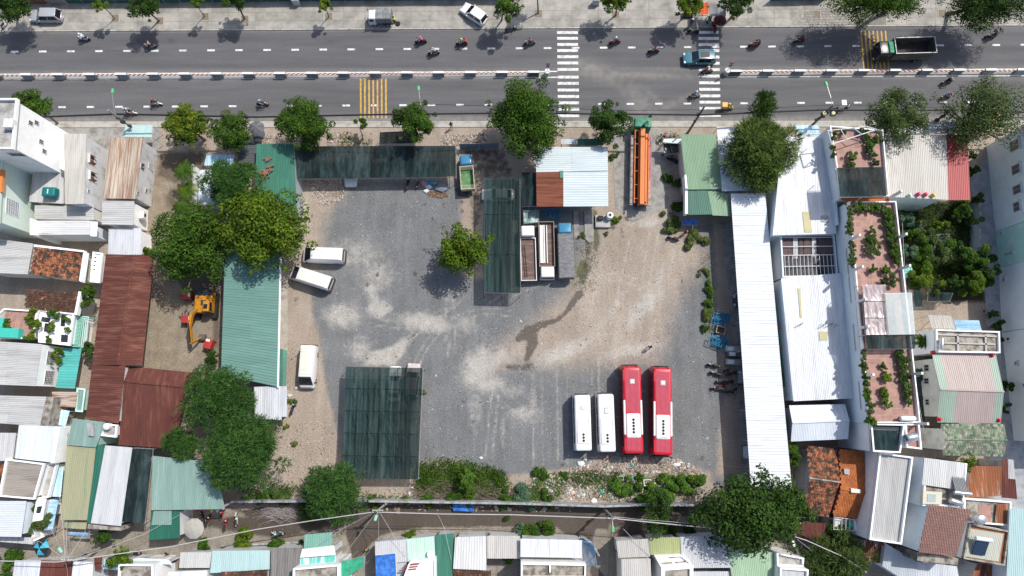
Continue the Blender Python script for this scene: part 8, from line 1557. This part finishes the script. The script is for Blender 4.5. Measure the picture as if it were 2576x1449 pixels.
weeds('thick green weeds between the large carport and the alley wall',[[(1050,1168),(1120,1160),(1190,1170),(1260,1190),(1285,1215),(1260,1240),(1050,1235)]],8000,.5,'mid',1);weeds('ragged bright creepers spreading over the rubble heap',[[(1480,1208),(1580,1195),(1740,1190),(1770,1225),(1740,1256),(1500,1256)],[(1290,1225),(1400,1190),(1430,1200),(1400,1256),(1290,1256)]],5200,.4,'vine',9,'creeper',.2);weeds('low brownish weeds on the rubble and along the wall',[[(920,1250),(1290,1240),(1290,1262),(920,1262)],[(1440,1190),(1560,1190),(1560,1215),(1440,1215)],[(640,1225),(760,1225),(720,1262),(600,1262)]],5000,.35,'olive',2);weeds('thin grass along the shed ledge and yard edges',[[(1768,640),(1792,640),(1796,840),(1772,840)],[(1440,620),(1500,600),(1500,720),(1440,740)]],2600,.1,'grass',3,ls=.12);weeds('dense low plants covering the garden soil',[T(3,1,[(1290,620),(2010,590),(2080,1440),(1370,1440)])],9000,.7,'dark',4,'ground_cover');weeds('weedy verge between near pavement and yard',[[(1360,345),(1380,345),(1380,362),(1360,362)],[(860,345),(930,350),(930,366),(860,366)],[(1655,345),(1700,335),(1700,360),(1655,365)]],900,.25,'grass',5)
def twigheap(label,poly,n,seed,m=TWIG,L=1.3):
 rg=random.Random(seed);mb=MB();xs=[q[0]for q in poly];ys=[q[1]for q in poly];k=0
 while k<n:
  x,y=rg.uniform(min(xs),max(xs)),rg.uniform(min(ys),max(ys))
  if inside(poly,x,y):p=P(x,y,0);a=rg.uniform(-.6,.6)+(3.14 if rg.random()<.5 else 0);l=L*rg.uniform(.4,1.2);z=rg.uniform(.05,.5);mb.tube((p.x,p.y,z),(p.x+math.cos(a)*l,p.y+math.sin(a)*l,z+rg.uniform(-.1,.25)),.025,.01,4,cap=False);k+=1
 return tag(mb.build('brushwood',m),label,kind='stuff')
twigheap('brown cut branches heaped along the alley wall',[(1040,1225),(1110,1205),(1160,1222),(1260,1228),(1290,1235),(1280,1258),(1060,1258)],650,2);twigheap('grey dead branches beside the olive bush',[(665,1268),(740,1265),(745,1300),(680,1310)],260,3,DEADTW,1.6);twigheap('purple grey dead twigs in the side alley',[(1545,1300),(1580,1300),(1590,1350),(1550,1350)],200,4,surf('purple_twig',(.12,.085,.09),var=.2),1.2)
# ---- yard clutter
BLUEF=carpaint('frame_blue',(.03,.21,.36),.5)
def framestack(label,q,n,seed,s=1.0):
 p=P(*q,.4);r=empty('frame_stack',(p.x,p.y,0),label,'frames');rg=random.Random(seed)
 for i in range(n):
  w,l=1.7*s,.85*s;a=rg.uniform(-.5,.3);ox,oy,z=rg.uniform(-.5,.5),rg.uniform(-.6,.6),.12+i*.09;c_,s_=math.cos(a),math.sin(a);mb=MB();tr=lambda x,y:(ox+x*c_-y*s_,oy+x*s_+y*c_,z+rg.uniform(0,.1))
  cs=[tr(x,y)for x,y in((-w/2,-l/2),(w/2,-l/2),(w/2,l/2),(-w/2,l/2))]
  for j in range(4):mb.tube(cs[j],cs[(j+1)%4],.035,n=5)
  for j in range(1,4):mb.tube(tr(-w/2+w*j/4,-l/2),tr(-w/2+w*j/4,l/2),.025,n=4)
  mb.build('metal_frame',BLUEF,r)
 return r
framestack('upper pile of blue metal frames by the white shed',(1811,804),11,1);framestack('lower pile of blue metal frames by the white shed',(1806,857),10,2);framestack('blue metal frames stacked behind the parked trucks',T1(2,1,385,705),6,3,1.3)
p=P(1812,831,.3);r=empty('crate',(p.x,p.y,.06),'open wooden crate between the blue frame piles','crate',-.3)
for x,y,sx,sy in((0,.45,1.15,.06),(0,-.45,1.15,.06),(.56,0,.06,.84),(-.56,0,.06,.84)):mb=MB();mb.box((x,y,.3),(sx,sy,.55));mb.build('side_board',surf('crate_wood',(.46,.36,.26),var=.2),r)
mb=MB();mb.box((0,0,.05),(1.06,.82,.05));mb.build('base_board',surf('dark_wood',(.13,.10,.08),var=.3),r)
for x,y,lab,c in((1842,878,'silver metal cabinet at the shed edge',(.42,.46,.5)),(1846,891,'dark framed metal rack at the shed edge',(.12,.14,.16)),(1843,911,'long steel cabinet beside the motorbike row',(.34,.37,.38))):
 p=P(x,y,.5);r=empty('cabinet',(p.x,p.y,.06),lab,'cabinet',-.05);mb=MB();mb.rbox((0,0,.0),(1.9,.75,.8),.04,.04);mb.build('body',surf('cab%d'%x,c,metal=.4,rough=.4,var=.1),r);mb=MB();mb.box((-.3,0,.81),(.8,.5,.02));mb.build('top_panel',FRAMEW,r)
p=P(1524,556,.5);r=empty('machine_base',(p.x,p.y,0),'concrete plinth with a white water vessel beside the office','plinth');mb=MB();mb.box((-.4,0,.25),(2.0,1.7,.5));mb.build('plinth',CONCR,r);mb=MB();mb.lathe((.45,.55,.5),[(.3,0),(.48,.12),(.5,.8),(.42,1.0),(.2,1.1),(.18,1.0)],16);mb.build('vessel',FRAMEW,r,True);mb=MB();mb.lathe((.45,.55,1.58),[(.17,0),(.17,.03)],12);mb.build('opening',BLACKP,r);mb=MB();mb.rbox((-.75,.35,.5),(.7,.6,.5),.08,.06);mb.build('pump_motor',CHASSIS,r)
def bag(label,q,c,s,z=0.0,name='sack',cat='sack'):
 p=P(*q,.2+z);rg=random.Random(int(q[0]*3+q[1]));mb=MB((p.x,p.y,z));k=[rg.uniform(.7,1.2)for _ in range(12)]
 rs=[[(p.x+math.cos(6.283*i/12)*s*k[i]*f,p.y+math.sin(6.283*i/12)*s*.7*k[(i+3)%12]*f,z+h)for i in range(12)]for f,h in((.8,.01),(1,.12*s+.05),(.85,.3*s+.08),(.35,.42*s+.1))];mb.rings(rs);o=mb.build(name,surf('bag%d_%d'%q,c,var=.2,sv=4,rough=.6),None,True);o.location=(p.x,p.y,z);return tag(o,label,cat)
for q,c,s,lab in(((1067,462),(.34,.24,.28),.55,'mauve sack in the rubbish below the long canopy'),((1080,460),(.03,.22,.42),.5,'blue sack in the rubbish below the long canopy'),((1092,460),(.10,.30,.42),.45,'light blue sack in the rubbish below the canopy'),((1078,470),(.55,.58,.62),.5,'white sack in the rubbish below the long canopy'),((1072,480),(.62,.62,.62),.4,'white flattened box below the rubbish sacks'),((1064,458),(.42,.30,.12),.4,'tan sack in the rubbish below the long canopy'),((1113,472),(.17,.19,.22),1.0,'grey folded sheet beside the tan straw'),((1165,483),(.05,.055,.06),1.1,'black sheet behind the small blue cab truck'),((1210,1152),(.62,.60,.56),.3,'white flattened carton on the gravel'),((1461,1166),(.62,.66,.7),.55,'white plastic bag at the edge of the rubble'),((1495,1260),(.66,.66,.64),.45,'white polystyrene box on the alley wall'),((745,975),(.6,.6,.58),.3,'white box by the cream roofed minibus'),((728,995),(.5,.5,.48),.35,'round white lump beside the minibus')):
 bag(lab,q,c,s)
for q,sx,sy,lab,rz in(((1629,1214),.9,.7,'white square window frame lying on the rubble',.05),((1560,1203),.8,.5,'green square frame lying on the rubble',.1),((1714,1212),1.6,1.1,'brown wooden door frame among the creepers',.1)):
 p=P(*q,.3);r=empty('window_frame',(p.x,p.y,.3),lab,'frame',rz);m=surf('lyingframe%d'%q[0],(.66,.66,.6)if 'white' in lab else(.35,.45,.36)if 'green' in lab else(.2,.13,.08),var=.15)
 for x,y,a,b in((0,sy/2,sx+.1,.1),(0,-sy/2,sx+.1,.1),(sx/2,0,.1,sy-.1),(-sx/2,0,.1,sy-.1)):mb=MB();mb.box((x,y,.03),(a,b,.07));mb.build('rail',m,r)
net('blue tarpaulin draped under the gate house eave',T(2,1,[(1722,755),(1865,755),(1860,810),(1722,808)]),[1.1]*4,MATS['blue_tarp'],2,1,name='tarpaulin',cat='tarpaulin',nu=16,nv=8,rnd=41);net('crumpled blue tarpaulin over junk in the alley shade',T(1,3,[(1975,715),(2190,715),(2185,800),(1985,790)]),[.9,.9,.6,.6],MATS['blue_tarp'],2,1,name='tarpaulin',cat='tarpaulin',nu=16,nv=10,wr=.12,rnd=43);net('teal sheet over the parts stack left of the office',T(2,1,[(112,665),(270,660),(270,785),(118,800)]),[1.5]*4,surf('tealsheet',(.16,.25,.23),(.45,.5,.48),s2=1,lo=.5,hi=.6,var=.1),2,1,name='tarpaulin',cat='tarpaulin',nu=10,nv=8,rnd=45)
def parasol(label,q,rad,z,cols,seg=10,zb=0.0):
 p=P(*q,z);r=empty('parasol',(p.x,p.y,zb),label,'parasol');mb=MB();mb.tube((0,0,0),(0,0,z-zb+.1),.03,n=6);mb.build('pole',GALV,r)
 for i in range(seg):
  a,b=6.2832*i/seg,6.2832*(i+1)/seg;h=z-zb;mb=MB();vs=[(0,0,h+.35),(rad*.55*math.cos(a),rad*.55*math.sin(a),h+.18),(rad*.55*math.cos(b),rad*.55*math.sin(b),h+.18),(rad*math.cos(a),rad*math.sin(a),h-.1),(rad*math.cos(b),rad*math.sin(b),h-.1)];mb.add(vs,[(0,1,2),(1,3,4,2)]);mb.build('panel',cols[i%len(cols)],r)
 return r
parasol('turquoise and black parasol in the lower left lane',(103,1378),1.0,2.3,[cloth('turqp',(.05,.40,.55)),cloth('blackp',(.02,.02,.025))],6);parasol('grey parasol beside the roadside trees',(645,322),1.1,2.4,[cloth('greyp',(.10,.10,.115)),cloth('greyp2',(.14,.14,.155))]);parasol('second grey parasol beside the roadside trees',(650,338),.9,2.2,[cloth('greyp3',(.08,.09,.10))]);parasol('turquoise striped parasol in the walled garden',T1(3,1,1410,1285),.85,1.9,[cloth('turqs',(.05,.42,.34)),cloth('turqw',(.35,.6,.5))],14);parasol('dark brown parasol at the street stall',(1812,50),.9,2.3,[cloth('brownp',(.05,.015,.015)),cloth('brownp2',(.08,.02,.02))]);parasol('pale translucent parasol in front of the teal warehouse',(487,1330),1.25,2.5,[surf('clearp',(.45,.44,.40),var=.1,transp=.25)]);parasol('orange parasol near the right end of the road',(2492,290),1.4,3.0,[cloth('orangep',(.60,.26,.10)),cloth('creamp',(.62,.48,.36))],12)
net('orange awning sheet over the street stall',[(1760,12),(1782,4),(1782,36),(1757,36)],[2.5,2.5,2.2,2.2],cloth('orange_sheet',(.62,.10,.03)),2,1,name='awning',cat='awning',zb=.12,nu=10,nv=8,rnd=47);net('grey sheet awning over the street stall',[(1783,8),(1826,8),(1826,42),(1790,40)],[2.6,2.6,2.3,2.3],cloth('grey_sheet',(.22,.22,.225)),2,1,name='awning',cat='awning',zb=.12,nu=12,nv=8,rnd=49)
p=P(1729,33,.4);r=empty('food_cart',(p.x,p.y,.12),'yellow food cart at the street stall','cart');mb=MB();mb.rbox((0,0,.25),(1.1,.7,.6),.04,.04);mb.build('box',surf('cart_yellow',(.58,.28,.03),var=.1),r);mb=MB();mb.box((0,-.5,.3),(1.5,.3,.4));mb.build('counter',CHASSIS,r);[wheel(r,x,-.3,.2,.06,1)for x in(-.45,.45)]
for x,y,lab in((745,6,'pale electric cabinet on the far pavement at the left'),(1499,6,'grey electric cabinet right of the first crossing')):
 p=P(x,y,.6);r=empty('electric_cabinet',(p.x,p.y,.12),lab,'cabinet');mb=MB();mb.rbox((0,0,.15),(.95,.5,1.2),.03,.03);mb.build('body',surf('ecab',(.48,.51,.51),var=.06),r);mb=MB();mb.box((0,0,.07),(1.05,.6,.15));mb.build('base',CONCR,r);mb=MB();mb.box((0,-.26,.75),(.8,.02,1.0));mb.build('door',surf('ecabdoor',(.44,.47,.47),var=.06),r)
p=P(1001,59.5,.2);r=empty('spare_tyre',(p.x,p.y,.14),'car tyre lying on the pavement beside the pickup','tyre');mb=MB();mb.lathe((0,0,0),[(.2,0),(.33,.02),(.36,.1),(.33,.18),(.2,.2)],16);mb.build('tyre',TYRE,r,True);mb=MB();mb.lathe((0,0,.06),[(.2,0),(.2,.06),(.05,.08)],14);mb.build('rim',FRAMEW,r,True)
for q,c,lab in((T1(1,0,405,1095),None,None),):pass
p=P(*T1(0,3,2005,780),3.5);r=empty('flag',(p.x,p.y,0),'red pennant with a yellow star in front of the teal warehouse','flag');mb=MB();mb.tube((0,.3,0),(0,.3,3.6),.025,n=5);mb.build('pole',GALV,r);mb=MB();mb.add([(-.55,-.25,3.4),(.5,.12,3.5),(.35,.3,3.55),(-.1,.28,3.5),(-.55,-.25,3.38),(.5,.12,3.48),(.35,.3,3.53),(-.1,.28,3.48)],[(0,1,2,3),(7,6,5,4)]);fl=mb.build('cloth',cloth('flagred',(.55,.02,.04)),r);mb=MB();st=[(.12+(.13 if i%2==0 else .05)*math.cos(1.57+i*.628),.1+(.13 if i%2==0 else .05)*math.sin(1.57+i*.628),3.515)for i in range(10)];mb.add(st,[tuple(range(10))]);mb.build('star',surf('star_yellow',(.7,.5,.02),var=0),fl)
for x,c,lab in((1805,(.08,.35,.12),'green'),(1865,(.3,.6,.7),'pale blue'),(1925,(.6,.25,.2),'salmon'),(2065,(.5,.03,.2),'magenta'),(2130,(.6,.55,.05),'yellow'),(2190,(.35,.55,.55),'mint')):
 p=P(*T1(0,3,x,790),3.3);mb=MB((p.x,p.y,3.3));mb.add([(p.x-.22,p.y+.1,3.4),(p.x+.22,p.y+.14,3.4),(p.x-.1,p.y-.2,3.2),(p.x-.22,p.y+.1,3.385),(p.x+.22,p.y+.14,3.385),(p.x-.1,p.y-.2,3.185)],[(2,1,0),(3,4,5),(0,1,4,3),(1,2,5,4),(2,0,3,5)]);o=mb.build('bunting_flag',cloth('bunt'+lab,c));o.location=(p.x,p.y,3.3);tag(o,lab+' triangular bunting flag in front of the teal warehouse','flag')
mb=MB();q=W3(T(3,1,[(1560,930),(1810,905),(1830,1135),(1570,1180)]),0);mb.prism([(a.x,a.y)for a in q],0,.18);o=mb.build('pond',surf('pond_water',(.045,.065,.07),var=.1,rough=.08,spec=.6));tag(o,'rectangular fish pond in the walled garden',kind='structure');mb=MB()
for i in range(4):a,b=q[i],q[(i+1)%4];mb=MB();mb.tube((a.x,a.y,.2),(b.x,b.y,.2),.1,n=4);mb.build('pond_kerb',CONCR,o)
net('green garden shade net near the foot of the garden',T(3,2,[(1620,40),(1870,45),(1840,125),(1615,130)]),[2.2]*4,NET,3,1,nu=14,nv=8,rnd=51);net('green net roof at the garden corner',T(3,2,[(1455,15),(1545,25),(1550,190),(1480,180)]),[2.4]*4,NETD,2,1,nu=8,nv=10,rnd=53);net('long sagging green net beside the terrace house',T(3,2,[(1470,900),(1535,880),(1580,1340),(1510,1340)]),[3.6]*4,NETD,1,4,nu=8,nv=30,rnd=55)
p=P(386,592,.5);r=empty('bicycle',(p.x,p.y,0),'bicycle leaning on the white wall in the dirt lane','bicycle',1.5)
for x in(-.5,.5):
 mb=MB();pr=[(.33+.02*math.cos(a),.02*math.sin(a))for a in(0,1.57,3.14,4.71)];rs=[]
 for i in range(16):a=6.2832*i/16;rs.append([(x+rr_*math.cos(a),h_,.34+rr_*math.sin(a))for rr_,h_ in pr])
 rs.append(rs[0]);mb.rings(rs,cap=False);mb.build('wheel',TYRE,r)
mb=MB();[mb.tube(a,b,.02,n=5)for a,b in(((-.5,0,.34),(-.1,0,.8)),((-.1,0,.8),(.4,0,.8)),((.4,0,.8),(.5,0,.34)),((-.5,0,.34),(0,0,.34)),((0,0,.34),(.4,0,.8)),((.38,-.25,.98),(.38,.25,.98)),((.4,0,.8),(.38,0,.98)))];mb.build('frame',CHASSIS,r);mb=MB();mb.rbox((-.12,0,.88),(.26,.14,.07),.05,.03);mb.build('saddle',BLACKP,r)
